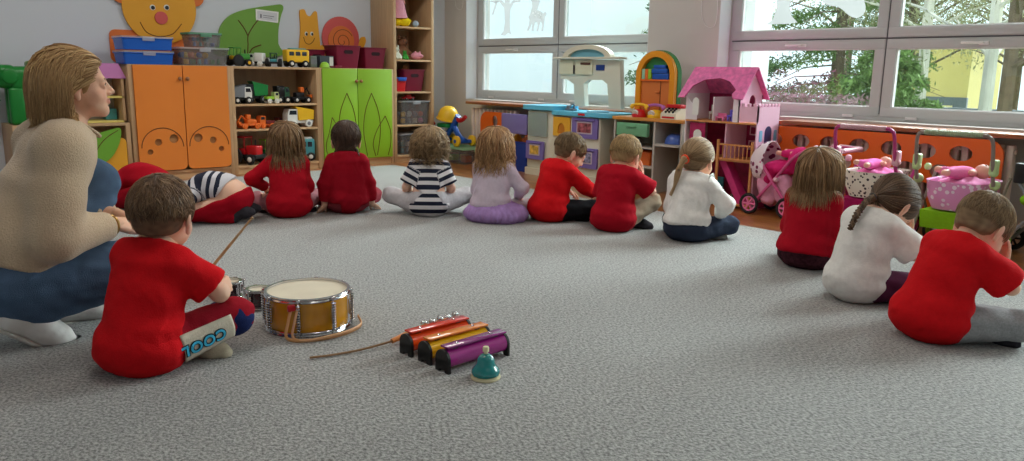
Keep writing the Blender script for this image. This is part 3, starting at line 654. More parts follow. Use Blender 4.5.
def legpanel(J):
    """cream side panel with the rotated COOL lettering and a navy knee patch on the right trouser leg"""
    hp, kn, an = J['legs']['R']; S = J['S']; G = J['G']; M_cream = cloth('cream jersey', (206, 196, 178)); M_navy = cloth('navy jersey', (32, 44, 92))
    d = unit(kn-hp); out = unit(V3(.45, -1.0, -.15)-d*(V3(.45, -1.0, -.15)@d)); up = unit(np.cross(out, d)); up = up if up[2] > 0 else -up
    def strip(t0, t1, a0, a1, name, m, parent, lift):
        vs = []; fs = []; n1 = 22; n2 = 9
        for i in range(n1+1):
            t = t0+(t1-t0)*i/n1; c = hp+(kn-hp)*t; rr = G['lr'][0]+(G['lr'][1]-G['lr'][0])*t+lift
            for j in range(n2+1):
                a = rad(a0+(a1-a0)*j/n2); p = c+(out*math.cos(a)+up*math.sin(a))*rr; p[2] = max(p[2], .004); vs.append(tuple(p))
        for i in range(n1):
            for j in range(n2): k = i*(n2+1)+j; fs.append((k, k+1, k+n2+2, k+n2+1))
        mb = MB(); mb._add(vs, fs, 0, True); o = mb.build(name, m, parent); md = o.modifiers.new('thickness', 'SOLIDIFY'); md.thickness = .003; md.offset = 1
        return o
    pn = strip(.14, .84, -46, 30, 'side_panel', M_cream, J['bottom'], .0185)
    k = MB(); pr = [cone(kn+(an-kn)*.04+out*.010-up*.004, kn+(an-kn)*.26+out*.010, G['lr'][1]*.97, G['lr'][1]*.94, .01)]
    skin_mesh('knee_patch', [(pr, .006, .021)], M_navy, J['bottom'], floor=.001)
    # lettering bent onto the panel, upside down as on the trousers
    for body, m, z, gr in (('COOL', mat('black print', (18, 24, 34), .8), .0008, .0062), ('COOL', mat('sky blue print', (60, 176, 214), .8), .0022, 0)):
        cu = bpy.data.curves.new('print', 'FONT'); cu.body = body; cu.size = .052; cu.align_x = 'CENTER'; cu.align_y = 'CENTER'; cu.offset = .0015+gr*.5; cu.extrude = .0006; cu.space_character = 1.12
        ob = bpy.data.objects.new('print', cu); COL.objects.link(ob); me = bpy.data.meshes.new_from_object(ob.evaluated_get(bpy.context.evaluated_depsgraph_get())); bpy.data.objects.remove(ob)
        L = np.linalg.norm(kn-hp)
        for v in me.vertices:
            x, y = -v.co.x, -v.co.y; t = .40+x/L*.98; rr = G['lr'][0]+(G['lr'][1]-G['lr'][0])*t+.0235+z+v.co.z; ang = rad(-8)+y/rr; v.co = Vector(hp+(kn-hp)*t+(out*math.cos(ang)+up*math.sin(ang))*rr)
        me.name = 'lettering'; link('lettering', me, m, pn)
legpanel(BOY)

def simple(px, py, rel, label, hairfn, back=.10, **P):
    loc, a = seat(px, py, back); fc = P.pop('face', False); q = dict(lean=(10, 20, 26), head=(0, 10, 0), top=None, **crossed()); q.update(P)
    J = build_person('child', label, loc, a+rad(rel), CHILD, q, SK, face=fc); hairfn(J); return J
LH = dict(L=lap(-1), R=lap(1))
# girl, red top, half ponytail
def hf(J):
    m = hm('dark blond hair', (92, 66, 46), (168, 132, 92)); c = hair(J, m, 'long', 300, .21, .0042, wave=.003, wfreq=9, seed=5, fringe=False, crown=(0, -.06, .10)); hc, R = J['hc'], J['Rh']
    tp = hc+R@V3(0, -.085, .060); c.append(tail(J, tp, [tp+V3(.01, -.028, .004), tp+V3(.012, -.040, -.06), tp+V3(.008, -.035, -.13)], 40, .016, .0032, wave=.004)); o = emit_hair('hair', c, m, J['root'])
    MB().torus(tuple(tp+V3(.006, -.014, .002)), .012, .005, (0, 1, .1)).build('hair_tie', mat('grey elastic', (90, 84, 84), .8), o)
simple(290, 219, -6, 'girl in red top with a half-up ponytail sitting below the toy truck shelves', hf, lean=(6, 12, 16), head=(2, 6, 0), S=1.02,
       L=lap(-1, .13, .13, .17, pole=(-1, -.2, -.2)), R=lap(1), top=dict(mat=CRIM, sleeve=1.9, drape=((0, -.012, .074), (.130, .104, .076))), bottom=dict(mat=PNK, grow=.009), shoes=dict(name='sock', mat=SOCKD),
       **crossed(.9, .9, (.75, 0), (.75, 0)))
# girl, red top, two short plaits, hands on the carpet
def hf(J):
    m = hm('dark brown hair', (48, 34, 30), (104, 78, 62)); c = hair(J, m, 'tie', 300, .20, .0036, seed=7, tie=(-.055, -.055, -.060)); hc, R = J['hc'], J['Rh']
    c += hair(J, m, 'short', 700, .06, .003, seed=8, nape=-.05, jitter=.15, thick=.010)
    for s in (-1, 1):
        a = hc+R@V3(s*.060, -.052, -.055); c.append(braid([a, a+V3(s*.018, -.028, -.045), a+V3(s*.020, -.032, -.10)], .008, .0085, turns=3))
    o = emit_hair('hair', c, m, J['root'])
    for s in (-1, 1): MB().torus(tuple(hc+R@V3(s*.063, -.056, -.062)), .0095, .0035, (0, .4, 1)).build('hair_tie', mat('dark elastic', (60, 40, 60), .8), o)
simple(348, 215, -2, 'girl in red top with two short plaits, hands on the carpet, before green cabinet', hf, lean=(-6, 2, 10), head=(0, 8, 0), S=1.02,
       L=dict(at=(-.155, -.01, .055), pole=(-1, -.5, 0), dir=(-.3, .3, -.5), palm=(0, 0, -1), curl=8), R=dict(at=(.165, .03, .055), pole=(1, -.5, 0), dir=(.4, .6, -.4), palm=(0, 0, -1), curl=8),
       top=dict(mat=RED3, sleeve=1.82, drape=((0, -.01, .085), (.115, .098, .07))), bottom=dict(mat=cloth('brick cotton', (150, 60, 70)), grow=.012), shoes=dict(name='sock', mat=SOCK))
# curly child in stripes
def hf(J):
    m = hm('curly blond hair', (110, 84, 58), (196, 164, 122)); c = hair(J, m, 'long', 330, .165, .0042, wave=.013, wfreq=20, seed=11, fringe=False, jitter=.6, ends=.3, thick=.022); emit_hair('hair', c, m, J['root'])
simple(429, 218, 4, 'curly-haired child in navy and white striped t-shirt sitting cross-legged', hf, lean=(8, 12, 14), head=(0, 8, 0), S=.96,
       L=lap(-1, .14, .16, .15), R=lap(1, .13, .16, .14), top=dict(mat=STRP, sleeve=.85, loose=.014, drape=((0, -.01, .070), (.118, .098, .07))), bottom=dict(mat=GRP, grow=.014), shoes=dict(name='sock', mat=SOCK),
       **{'legL': dict(at=(-.06, .19, .05), pole=(-1, .35, .25), foot=(-.8, .5, 0), up=(0, .5, 1)), 'legR': dict(at=(.04, .23, .05), pole=(1, .8, .25), foot=(.8, .5, 0), up=(0, .5, 1))})
# girl in lilac with tulle skirt
def hf(J):
    m = hm('wavy blond hair', (140, 98, 64), (214, 172, 124)); c = hair(J, m, 'long', 330, .235, .0040, wave=.007, wfreq=13, seed=13, fringe=False, thick=.016, ends=.22); emit_hair('hair', c, m, J['root'])
simple(490, 223, 22, 'girl with wavy blond hair in pale lilac top and purple tulle skirt', hf, lean=(6, 14, 18), head=(-14, 10, 0), S=1.0,
       L=lap(-1), R=lap(1, .13, .17, .14, pole=(1, -.5, -.2)), top=dict(mat=LIL, sleeve=1.85, hem=.0, drape=((0, -.0, .10), (.105, .088, .06))), skirt=dict(mat=TUL, r=(.215, .185, .088), dy=.03, dx=.03), bottom=dict(mat=GRP, grow=.006), shoes=dict(name='sock', mat=SOCK))
# boy in red jumper and black trousers, profile
def hf(J):
    m = hm('short light brown hair', (92, 72, 50), (160, 132, 98)); emit_hair('hair', hair(J, m, 'short', 1300, .028, .0024, seed=17, nape=-.045, jitter=.25, thick=.006), m, J['root'])
simple(549, 223, 46, 'boy in red jumper and black trousers looking down, right side of his face showing', hf, lean=(10, 18, 22), head=(24, 30, 0), S=1.0, face=True,
       L=lap(-1, .10, .26, .17), R=lap(1, .12, .30, .17, pole=(1, -.6, -.3)), top=dict(mat=RED, sleeve=1.9, loose=.010, grow=.014, drape=((0, -.02, .080), (.132, .112, .082))), bottom=dict(mat=BLK, grow=.014), shoes=dict(name='sock', mat=BLK))
# boy in deep red t-shirt, hand at his face
def hf(J):
    m = hm('short blond hair', (128, 98, 62), (206, 172, 122)); emit_hair('hair', hair(J, m, 'short', 1300, .036, .0025, seed=19, nape=-.045, jitter=.4, thick=.009), m, J['root'])
J = simple(613, 233, 25, 'fair-haired boy in deep red t-shirt and khaki trousers with a hand at his face', hf, lean=(4, 14, 20), head=(4, 26, 0), S=1.0,
       L=lap(-1), R=dict(at=(.085, .215, .315), pole=(1, .2, -.9), dir=(-.25, .15, 1), palm=(-.7, -.7, 0), curl=12, thumb=(-.3, -1, 0)),
       top=dict(mat=RED2, sleeve=.92, loose=.018, grow=.013, drape=((0, -.018, .075), (.135, .106, .078))), bottom=dict(mat=KHA, grow=.012), shoes=dict(name='shoe', mat=SOCKD), **{k: v for k, v in crossed(1, 1, (0, 0), (0, .5)).items()})
# girl in white blouse, ponytail
def hf(J):
    m = hm('light brown hair', (104, 80, 54), (182, 150, 112)); t0 = V3(-.006, -.104, .0); c = hair(J, m, 'tie', 620, .2, .0033, seed=23, tie=tuple(t0), thick=.009); hc, R = J['hc'], J['Rh']*J['hq']; a = hc+R@(1.0*t0)
    c.append(tail(J, a, [a+V3(-.01, -.035, -.01), a+V3(-.03, -.050, -.07), a+V3(-.05, -.040, -.15), a+V3(-.075, -.035, -.22)], 90, .022, .0035, wave=.003, taper=.65)); o = emit_hair('hair', c, m, J['root'])
    MB().torus(tuple(a+V3(-.006, -.020, -.004)), .021, .008, (-.3, -1, -.3), 20, 8).build('hair_tie', mat('orange elastic', (235, 70, 30), .7), o)
J = simple(685, 244, 20, 'girl in white blouse with a ponytail held by an orange tie', hf, lean=(6, 14, 18), head=(6, 12, 0), S=1.0,
       L=lap(-1), R=lap(1, .15, .16, .15, pole=(1, -.5, -.2)), top=dict(mat=WHT, sleeve=1.85, hem=.015, grow=.014, loose=.010, drape=((0, -.006, .105), (.112, .096, .062)), wr=.006), bottom=dict(mat=NAVY, grow=.012, rise=.0), shoes=dict(name='sock', mat=cloth('grey sock cotton', (128, 128, 124))))
for s, n in ((-1, 'L'), (1, 'R')):                               # shoulder frills
    a = J['sh'][n]; pts = []; u = unit(V3(s*.9, .0, .45))
    mb = MB(); vs = []; fs = []; nn = 40
    for i in range(nn+1):
        t = -1.9+3.8*i/nn; rr = .052; c = a+V3(s*.004, math.sin(t)*rr*.9, math.cos(t)*rr*.75+.004); w = .006*math.sin(i*1.9)
        for k in range(4): q = c+u*(.010*k)+V3(0, w*k*.5, w*k*.5); vs.append(tuple(q))
    for i in range(nn):
        for k in range(3): b = i*4+k; fs.append((b, b+1, b+5, b+4))
    mb._add(vs, fs, 0, True); o = mb.build('frill', WHT, J['top']); md = o.modifiers.new('thickness', 'SOLIDIFY'); md.thickness = .002
# girl in dark red, long hair
def hf(J):
    m = hm('straight light brown hair', (104, 74, 48), (188, 148, 106)); c = hair(J, m, 'long', 420, .235, .0038, wave=.002, wfreq=5, seed=29, fringe=False, thick=.006, ends=.16); emit_hair('hair', c, m, J['root'])
simple(803, 272, 22, 'girl with long straight light brown hair in dark red top and plaid trousers', hf, lean=(6, 12, 16), head=(2, 8, 0), S=1.02,
       L=lap(-1), R=lap(1), top=dict(mat=RED2, sleeve=1.9, drape=((0, -.01, .085), (.128, .104, .070)), hem=-.005), bottom=dict(mat=PLD, grow=.014), shoes=dict(name='sock', mat=SOCKD))
# girl in white t-shirt hiding her face
def facehands(x=.05, y=.22, z=.36, k=.8):
    return dict(L=dict(at=(-x, y, z), pole=(-1, .1, -1), dir=(.12, .10, 1), palm=(.35, -1, .1), curl=14, thumb=(1, 0, 0), spread=1.2), R=dict(at=(x, y, z), pole=(1, .1, -1), dir=(-.12, .10, 1), palm=(-.35, -1, .1), curl=14, thumb=(-1, 0, 0), spread=1.2))
def hf(J):
    m = hm('brown hair', (62, 46, 36), (128, 100, 76)); t0 = V3(0, -.085, -.045); c = hair(J, m, 'tie', 650, .2, .0032, seed=31, tie=tuple(t0), thick=.009); hc, R = J['hc'], J['Rh']*J['hq']; a = hc+R@(1.0*t0)
    c.append(braid([a+R@V3(0, .01, 0), a+V3(0, -.045, -.02), a+V3(.005, -.105, -.075), a+V3(.01, -.145, -.14)], .0125, .0125, turns=4.5)); o = emit_hair('hair', c, m, J['root'])
    MB().torus(tuple(a+V3(0, -.012, -.004)), .013, .004, (0, 1, .5)).build('hair_tie', mat('grey elastic', (90, 84, 84), .8), o)
simple(854, 306, 40, 'girl in white t-shirt with a braid, bent forward with hands over her face', hf, lean=(4, 15, 24), head=(4, 56, 0), S=1.0, back=.12,
       top=dict(mat=WHT, sleeve=.95, loose=.020, grow=.014, drape=((0, -.02, .085), (.120, .106, .080))), bottom=dict(mat=PUR, grow=.012), shoes=dict(name='sock', mat=SOCK), **facehands(.05, .235, .275))
# boy in red t-shirt hiding his face
def hf(J):
    m = hm('short fair hair', (108, 84, 60), (178, 148, 112)); emit_hair('hair', hair(J, m, 'short', 1400, .030, .0024, seed=37, nape=-.045, jitter=.3, thick=.007), m, J['root'])
simple(928, 347, 42, 'boy in bright red t-shirt and grey trousers, face buried in his hands', hf, lean=(10, 22, 30), head=(0, 46, 0), S=1.0, back=.13,
       top=dict(mat=RED, sleeve=.92, loose=.020, grow=.014, drape=((0, -.02, .085), (.138, .112, .085)), cmat=RED), bottom=dict(mat=GRYT, grow=.014), shoes=dict(name='sock', mat=SOCKD), **dict(facehands(.05, .265, .28), **crossed(1, 1.25)))
# two children folded forward on their knees
def folded(px, py, heading, label, topm, botm, hairm, gap, back=.12):
    q = onz(px, py); loc = (q[0], q[1], 0)
    J = build_person('child', label, loc, heading, CHILD, dict(pelvis=(0, 0, .150), lean=(50, 84, 120), head=(0, 140, 0), S=.98,
        legL=dict(at=(-.065, .005, .035), pole=(-.25, 1, -.35), foot=(0, -1, -.05), up=(0, 0, -1)), legR=dict(at=(.065, .005, .035), pole=(.25, 1, -.35), foot=(0, -1, -.05), up=(0, 0, -1)),
        L=dict(at=(-.13, .33, .035), pole=(-1, 0, -.2), dir=(.5, .8, 0), palm=(0, 0, -1), curl=8), R=dict(at=(.13, .33, .035), pole=(1, 0, -.2), dir=(-.5, .8, 0), palm=(0, 0, -1), curl=8),
        top=dict(mat=topm, sleeve=1.5, grow=.014, hem=(.085 if gap else -.03)), bottom=dict(mat=botm, grow=.014, rise=-.01, whole=True, cut=(.035 if gap else .09)), shoes=dict(name='shoe', mat=SOCKD)), SK)
    emit_hair('hair', hair(J, hairm, 'short', 700, .05, .003, seed=41), hairm, J['root']); return J
folded(238, 221, rad(-50), 'child bent face down in a navy striped top and dark red trousers, bare lower back', STRP2, RED2, hm('dark brown hair', (48, 34, 30), (104, 78, 62)), True)
folded(160, 210, rad(-30), 'child bent face down in a red top, behind the head of the drumming boy', RED2, RED3, hm('dark brown hair', (48, 34, 30), (104, 78, 62)), False)

def adult():
    q = ondepth(13, 280, 2.74); loc = (q[0], q[1], 0)
    J = build_person('person', 'woman in beige knitted jumper and blue jeans squatting at the left', loc, rad(88), ADULT, dict(
        pelvis=(0, 0, .215), lean=(19, 24, 28), shrug=dict(L=(0, -.035, -.01), R=(0, -.045, -.01)), head=(16, -5, 0), S=1.06,
        legR=dict(at=(.11, .03, .125), pole=(.16, 1, .0), foot=(.02, .80, -.60), up=(0, .60, .80)), legL=dict(at=(-.09, .21, .095), pole=(-.1, 1, .75), foot=(0, .97, -.16), up=(0, .2, 1)),
        R=dict(at=(.09, .325, .385), pole=(.5, -.9, -1), dir=(-.35, .8, -.25), palm=(-.5, -.3, -.8), curl=30, thumb=(0, .3, 1)), L=dict(at=(-.02, .36, .40), pole=(-.8, 0, -1), dir=(.45, .7, -.25), palm=(.4, -.4, -.8), curl=30, thumb=(0, .3, 1)),
        top=dict(name='jumper', mat=KNIT, sleeve=1.86, loose=.024, grow=.020, wr=.0016, wsc=5, drape=((0, .01, .34), (.152, .115, .15)), neck=.035, hem=.055), bottom=dict(name='jeans', mat=JEAN, grow=.017, whole=True, len=1.04),
        shoes=dict(name='trainer', mat=SNK, sole=SOLE, high=.03, grow=.007)), SKA, cat='person', face=True)
    m = hm('honey blond bob', (140, 102, 62), (220, 182, 130))
    c = hair(J, m, 'long', 620, .225, .0027, dens=5, wave=.002, wfreq=5, seed=47, fringe=False, thick=.017, ends=.10, crown=(.012, .045, .108), jitter=.12, sweep=1.7, tuck=-.016); emit_hair('hair', c, m, J['root'])
    an = J['arms']['R']; w = an[2]-unit(an[2]-an[1])*.02
    MB().torus(tuple(w), .033, .0045, tuple(an[2]-an[1])).build('bracelet', mat('gold metal', (190, 150, 90), .3, 1), J['root'])
    return J
ADU = adult()
# ---------------------------------------------------------------- the room
WALLB, WALLX, GLX = 7.46, 5.65, 5.85
FL = -.012
def struct(o): o['kind'] = 'structure'; return o
PLASTER = mat('painted plaster', (206, 212, 220), .9, spec=.2, bump=(60, .04)); PLASTW = mat('warm painted plaster', (202, 196, 192), .9, spec=.2, bump=(60, .04)); CEIL = mat('white ceiling paint', (232, 232, 230), .95)
REVEAL = mat('white reveal paint', (222, 222, 226), .85)
PVC = mat('white pvc', (192, 194, 194), .35, spec=.4); GASK = mat('grey gasket', (88, 86, 90), .7); HANDLE = mat('white enamel', (225, 222, 222), .3)
def parquet():
    m = bpy.data.materials.new('oak parquet'); m.use_nodes = True; N = m.node_tree.nodes; L = m.node_tree.links; b = N['Principled BSDF']
    tc = N.new('ShaderNodeTexCoord'); mp = N.new('ShaderNodeMapping'); mp.inputs['Rotation'].default_value = (0, 0, PI/2); L.new(tc.outputs['Object'], mp.inputs['Vector'])
    br = N.new('ShaderNodeTexBrick'); br.inputs['Scale'].default_value = 1; br.inputs['Brick Width'].default_value = .42; br.inputs['Row Height'].default_value = .07; br.inputs['Mortar Size'].default_value = .0012
    br.inputs['Color1'].default_value = (*lin((186, 122, 66)), 1); br.inputs['Color2'].default_value = (*lin((150, 92, 46)), 1); br.inputs['Mortar'].default_value = (*lin((70, 42, 24)), 1); L.new(mp.outputs['Vector'], br.inputs['Vector'])
    n = N.new('ShaderNodeTexNoise'); m2 = N.new('ShaderNodeMapping'); m2.inputs['Scale'].default_value = (60, 3, 1); L.new(tc.outputs['Object'], m2.inputs['Vector']); L.new(m2.outputs['Vector'], n.inputs['Vector']); n.inputs['Scale'].default_value = 1
    mx = N.new('ShaderNodeMix'); mx.data_type = 'RGBA'; mx.blend_type = 'MULTIPLY'; mx.inputs['Factor'].default_value = .35; L.new(br.outputs['Color'], mx.inputs['A']); L.new(n.outputs['Color'], mx.inputs['B']); L.new(mx.outputs['Result'], b.inputs['Base Color'])
    b.inputs['Roughness'].default_value = .28; b.inputs['Coat Weight'].default_value = .2; return m
def carpet_mat():
    m = bpy.data.materials.new('grey loop pile'); m.use_nodes = True; N = m.node_tree.nodes; L = m.node_tree.links; b = N['Principled BSDF']
    tc = N.new('ShaderNodeTexCoord')
    def noise(sc, det=4, stretch=None):
        n = N.new('ShaderNodeTexNoise'); n.inputs['Scale'].default_value = sc; n.inputs['Detail'].default_value = det; n.inputs['Roughness'].default_value = .65
        if stretch: mp = N.new('ShaderNodeMapping'); mp.inputs['Scale'].default_value = stretch; mp.inputs['Rotation'].default_value = (0, 0, .7); L.new(tc.outputs['Object'], mp.inputs['Vector']); L.new(mp.outputs['Vector'], n.inputs['Vector'])
        else: L.new(tc.outputs['Object'], n.inputs['Vector'])
        return n
    n1 = noise(120, 5, (1, .7, 1)); n2 = noise(1.1, 3); n3 = noise(30, 2, (.8, 1.2, 1))
    cr = N.new('ShaderNodeValToRGB'); e = cr.color_ramp.elements; e[0].position = .36; e[0].color = (*lin((86, 85, 83)), 1); e[1].position = .64; e[1].color = (*lin((184, 182, 179)), 1); L.new(n1.outputs['Fac'], cr.inputs['Fac'])
    mr = N.new('ShaderNodeMapRange'); mr.inputs['From Min'].default_value = .3; mr.inputs['From Max'].default_value = .7; mr.inputs['To Min'].default_value = .93; mr.inputs['To Max'].default_value = 1.06; L.new(n2.outputs['Fac'], mr.inputs['Value'])
    m3 = N.new('ShaderNodeMapRange'); m3.inputs['From Min'].default_value = .3; m3.inputs['From Max'].default_value = .7; m3.inputs['To Min'].default_value = .93; m3.inputs['To Max'].default_value = 1.07; L.new(n3.outputs['Fac'], m3.inputs['Value'])
    ml = N.new('ShaderNodeMath'); ml.operation = 'MULTIPLY'; L.new(mr.outputs['Result'], ml.inputs[0]); L.new(m3.outputs['Result'], ml.inputs[1])
    mx = N.new('ShaderNodeVectorMath'); mx.operation = 'SCALE'; L.new(cr.outputs['Color'], mx.inputs[0]); L.new(ml.outputs[0], mx.inputs['Scale']); L.new(mx.outputs[0], b.inputs['Base Color'])
    b.inputs['Roughness'].default_value = .95; b.inputs['Specular IOR Level'].default_value = .15; b.inputs['Sheen Weight'].default_value = .35; b.inputs['Sheen Roughness'].default_value = .5
    bp = N.new('ShaderNodeBump'); bp.inputs['Strength'].default_value = .55; bp.inputs['Distance'].default_value = .007; L.new(n1.outputs['Fac'], bp.inputs['Height']); L.new(bp.outputs['Normal'], b.inputs['Normal']); return m
struct(MB().box(-1.5, 6.0, -2.3, 7.9, FL-.1, FL).build('floor', parquet()))
rug = MB().box(-1.2, 4.50, -2.0, 6.82, FL, 0, bev=.004).build('carpet', carpet_mat()); tag(rug, 'large grey loop-pile carpet covering most of the parquet floor', 'carpet')
struct(MB().box(-1.6, 6.0, WALLB, WALLB+.15, FL, 2.95).build('wall_back', PLASTER))
struct(MB().box(-1.65, -1.5, -2.3, WALLB+.15, FL, 2.95).build('wall_left', PLASTER))
struct(MB().box(-1.65, 6.0, -2.45, -2.3, FL, 2.95).build('wall_front', PLASTER))
struct(MB().box(-1.65, 6.0, -2.45, WALLB+.15, 2.95, 3.05).build('ceiling', CEIL))
W = [(4.50, 7.07), (1.21, 3.78), (-2.05, .50)]; ZB, ZT = .655, 2.30  # third opening lies out of view, added for its daylight
mb = MB().box(WALLX, 6.0, -2.3, WALLB, FL, ZB).box(WALLX, 6.0, -2.3, WALLB, ZT, 2.95)
for a, b in ((7.07, WALLB), (3.78, 4.50), (.50, 1.21), (-2.3, -2.05)): mb.box(WALLX, 6.0, a, b, ZB, ZT)
struct(mb.build('wall_right', PLASTW))
mb = MB()                                                       # white-painted linings of the window openings
for a, b in W:
    mb.box(WALLX+.002, 5.80, b-.006, b, ZB, ZT).box(WALLX+.002, 5.80, a, a+.006, ZB, ZT)
o = struct(mb.build('trim_1', REVEAL))
GLASS = glass_mat('window glass', (240, 248, 246), .10)
def sash(mb, g, y0, y1, z0, z1, w=.062):
    mb.box(GLX-.030, GLX+.035, y0, y1, z0, z0+w, bev=.005).box(GLX-.030, GLX+.035, y0, y1, z1-w, z1, bev=.005).box(GLX-.030, GLX+.035, y0, y0+w, z0+w, z1-w).box(GLX-.030, GLX+.035, y1-w, y1, z0+w, z1-w)
    for s in ((y0+w-.001, y1-w+.001, z0+w-.001, z0+w+.006), (y0+w-.001, y1-w+.001, z1-w-.006, z1-w+.001)): g.box(GLX-.018, GLX+.01, *s)
    for s in ((y0+w-.001, y0+w+.006), (y1-w-.006, y1-w+.001)): g.box(GLX-.018, GLX+.01, *s, z0+w, z1-w)
for k, (a, b) in enumerate(W):
    root = bpy.data.objects.new('window_%d' % (k+1), None); COL.objects.link(root); struct(root)
    fr = MB(); x0, x1 = GLX-.025, GLX+.05; mid = (a+b)/2; zt = 1.237
    fr.box(x0, x1, a, a+.045, ZB, ZT).box(x0, x1, b-.045, b, ZB, ZT).box(x0-.001, x1+.001, a+.045, b-.045, ZB, ZB+.04).box(x0-.001, x1+.001, a+.045, b-.045, ZT-.045, ZT).box(x0, x1, mid-.03, mid+.03, ZB+.04, ZT-.045).box(x0+.002, x1-.002, a+.045, b-.045, zt-.012, zt+.012)
    fr.build('window_frame', PVC, root)
    seam = MB().box(x0-.002, x0+.004, a+.02, b-.02, zt-.004, zt+.004).box(x0-.002, x0+.004, mid-.0035, mid+.0035, ZB+.045, ZT-.05).build('seal', GASK, root)
    for i, (ya, yb) in enumerate(((a+.028, mid-.008), (mid+.008, b-.028))):
        for z0, z1 in ((ZB+.028, zt-.006), (zt+.008, ZT-.03)):
            m1, g = MB(), MB(); sash(m1, g, ya, yb, z0, z1, .068); s = m1.build('sash', PVC, root); g.build('seal', GASK if False else HANDLE, s)
            MB().box(GLX-.003, GLX+.003, ya+.06, yb-.06, z0+.06, z1-.06).build('pane', GLASS, s)
        yc = (ya+yb)/2; h = MB().box(GLX-.045, GLX-.03, yc-.03, yc+.03, zt-.055, zt-.03, bev=.004).tube([(GLX-.045, yc, zt-.042), (GLX-.062, yc, zt-.042), (GLX-.064, yc+.05, zt-.040), (GLX-.062, yc+.13, zt-.040)], .008, 8); h.build('window_handle', HANDLE, root)
        for yy in (ya+.22, yb-.22): MB().box(GLX-.04, GLX-.025, yy-.04, yy+.04, ZB+.015, ZB+.035, bev=.004).build('hinge', HANDLE, root)
# window stickers (grey frosted film)
FILM = glass_mat('grey frosted film', (188, 186, 186), .04, .3, .62, True)
def film(name, label, polys, group='grey window stickers'):
    mb = MB()
    for p in polys: mb.prism([(y, z) for y, z in p], GLX-.0055, GLX-.0045, axis='x')
    tag(mb.build(name, FILM), label, 'sticker', group)
def pxy(pts, X=GLX): return [tuple(onx(x, y, X)[1:]) for x, y in pts]
trunk = pxy([(501, 35), (504, 31), (505.5, 22), (504.5, 8), (500, 2), (495, 3), (490, 1), (494, 0), (500, -1), (505, 3), (506, -8), (511, -8), (510, 4), (515, -1), (521, 0), (520, 2), (514, 3), (510.5, 10), (510, 22), (510.5, 31), (511.5, 34.5), (508.5, 33), (505.5, 35.5)])
limb = pxy([(498, 1.5), (496, 8), (493.5, 15), (492.5, 14.5), (494.5, 7), (495.5, 2)]); crown = circ(*pxy([(507, -14)])[0], .17, 22, ry=.12)
film('tree_sticker', 'grey tree sticker on the upper pane of the left window', [trunk, limb, crown])
fawn = pxy([(530, -2), (533, -7), (538, -5), (540, 1), (539, 6), (537.5, 10), (541, 11.5), (543.5, 13.5), (546, 11.5), (547, 14), (545, 17), (544.8, 20), (544, 26), (543.5, 31), (541.8, 31), (542.5, 25), (541.6, 21.5), (540.6, 22), (539.5, 26), (538.5, 31.5), (536.8, 31), (538, 25), (537.6, 22.2), (535.2, 22.2), (534.2, 27), (533.8, 31), (532, 30.5), (532.6, 25), (532.6, 22), (531.6, 25), (528.8, 31), (527.2, 30.5), (529.2, 25), (530, 20), (529, 17), (531, 13), (532.5, 7), (532.5, 2)])
film('fawn_sticker', 'grey spotted fawn sticker beside the tree on the left window', [fawn])
mb = MB()
for x, y in ((533.5, 13), (536, 12), (538.5, 13.5), (541, 15), (535.5, 15.5), (539.5, 17), (542, 18)): mb.prism(circ(*pxy([(x, y)])[0], .0065, 8), GLX-.0075, GLX-.006, axis='x')
mb.build('spots', HANDLE, bpy.data.objects['fawn_sticker'])
film('trunk_sticker', 'wide grey tree trunk sticker on the upper left pane of the right window', [pxy([(767, 24.5), (773, 20), (777, 8), (778, -6), (779, -20), (794, -20), (792, -4), (790, 8), (792, 16), (798, 22.5), (788, 24)])])
film('cloud_sticker', 'grey cloud-shaped sticker on the upper pane right of the trunk sticker', [spline(pxy([(824, -20), (822, -2), (826, 4), (832, 6), (838, 7), (843, 10), (850, 16), (858, 18), (864, 14), (866, 7), (864, -2), (864, -20)]), 3, True)])
# inner sill boards of brown wood
SILL = mat('reddish brown wood', (150, 84, 46), .35, var=.25, noise=3, stretch=(8, 1, 8), coat=.2)
struct(MB().box(5.40, 5.80, .9, 3.02, .612, .640, bev=.004).build('trim_2', SILL)); struct(MB().box(5.40, 5.80, 5.70, 6.76, .612, .640, bev=.004).build('trim_3', SILL)); struct(MB().box(5.56, 5.80, 3.02, 5.70, .600, .628, bev=.004).build('trim_4', SILL))
# blind cords
def cord(name, label, pts): tag(MB().tube(spline([tuple(onx(x, y, WALLX-.012)) for x, y in pts], 6), .0025, 5).build(name, mat('white cord', (228, 226, 224), .6)), label, 'cord', 'blind cords')
cord('blind_cord', 'white looped blind cord in the corner left of the left window', [(455, -12), (455.5, 4), (458, 9), (461.5, 9), (463, 3), (463, -12)])
cord('blind_cord', 'white looped blind cord on the wall between the two windows', [(702, -14), (701.5, 8), (703, 21), (708, 27), (714, 26), (717, 14), (717.5, -14)])
# ---------------------------------------------------------------- radiator covers and radiators
ORG = mat('orange laminate', (226, 98, 22), .4, var=.04, noise=2); RADW = mat('cream radiator enamel', (226, 208, 196), .5)
def radcover(name, label, y0, y1, z0, z1, holes, rl, rr_):
    root = thing(name, label, 'radiator cover', (5.40, (y0+y1)/2, FL)); yc = (y0+y1)/2; H0 = y1-yc
    out = rrect(-H0, H0, z0-FL, z1-FL, .10, 6)
    MB().prism(out, 0, .018, axis='x', hole=[circ(y-yc, z-FL, ry_, 20, ry=rz_) for y, z, ry_, rz_ in holes]).build('panel', ORG, root)
    
    for s in (-1, 1): MB().box(.019, .10, s*(H0-.115)-.015, s*(H0-.115)+.015, 0, z1-FL-.06).build('bracket', RADW, root)
    return root
hs = []
for i in range(7):
    y = 1.78+.215*i; hs.append((y, .50, .068, .047))
    if i < 6: hs += [(y+.108, .375, .066, .047)]
    hs += [(y, .252, .066, .047)]
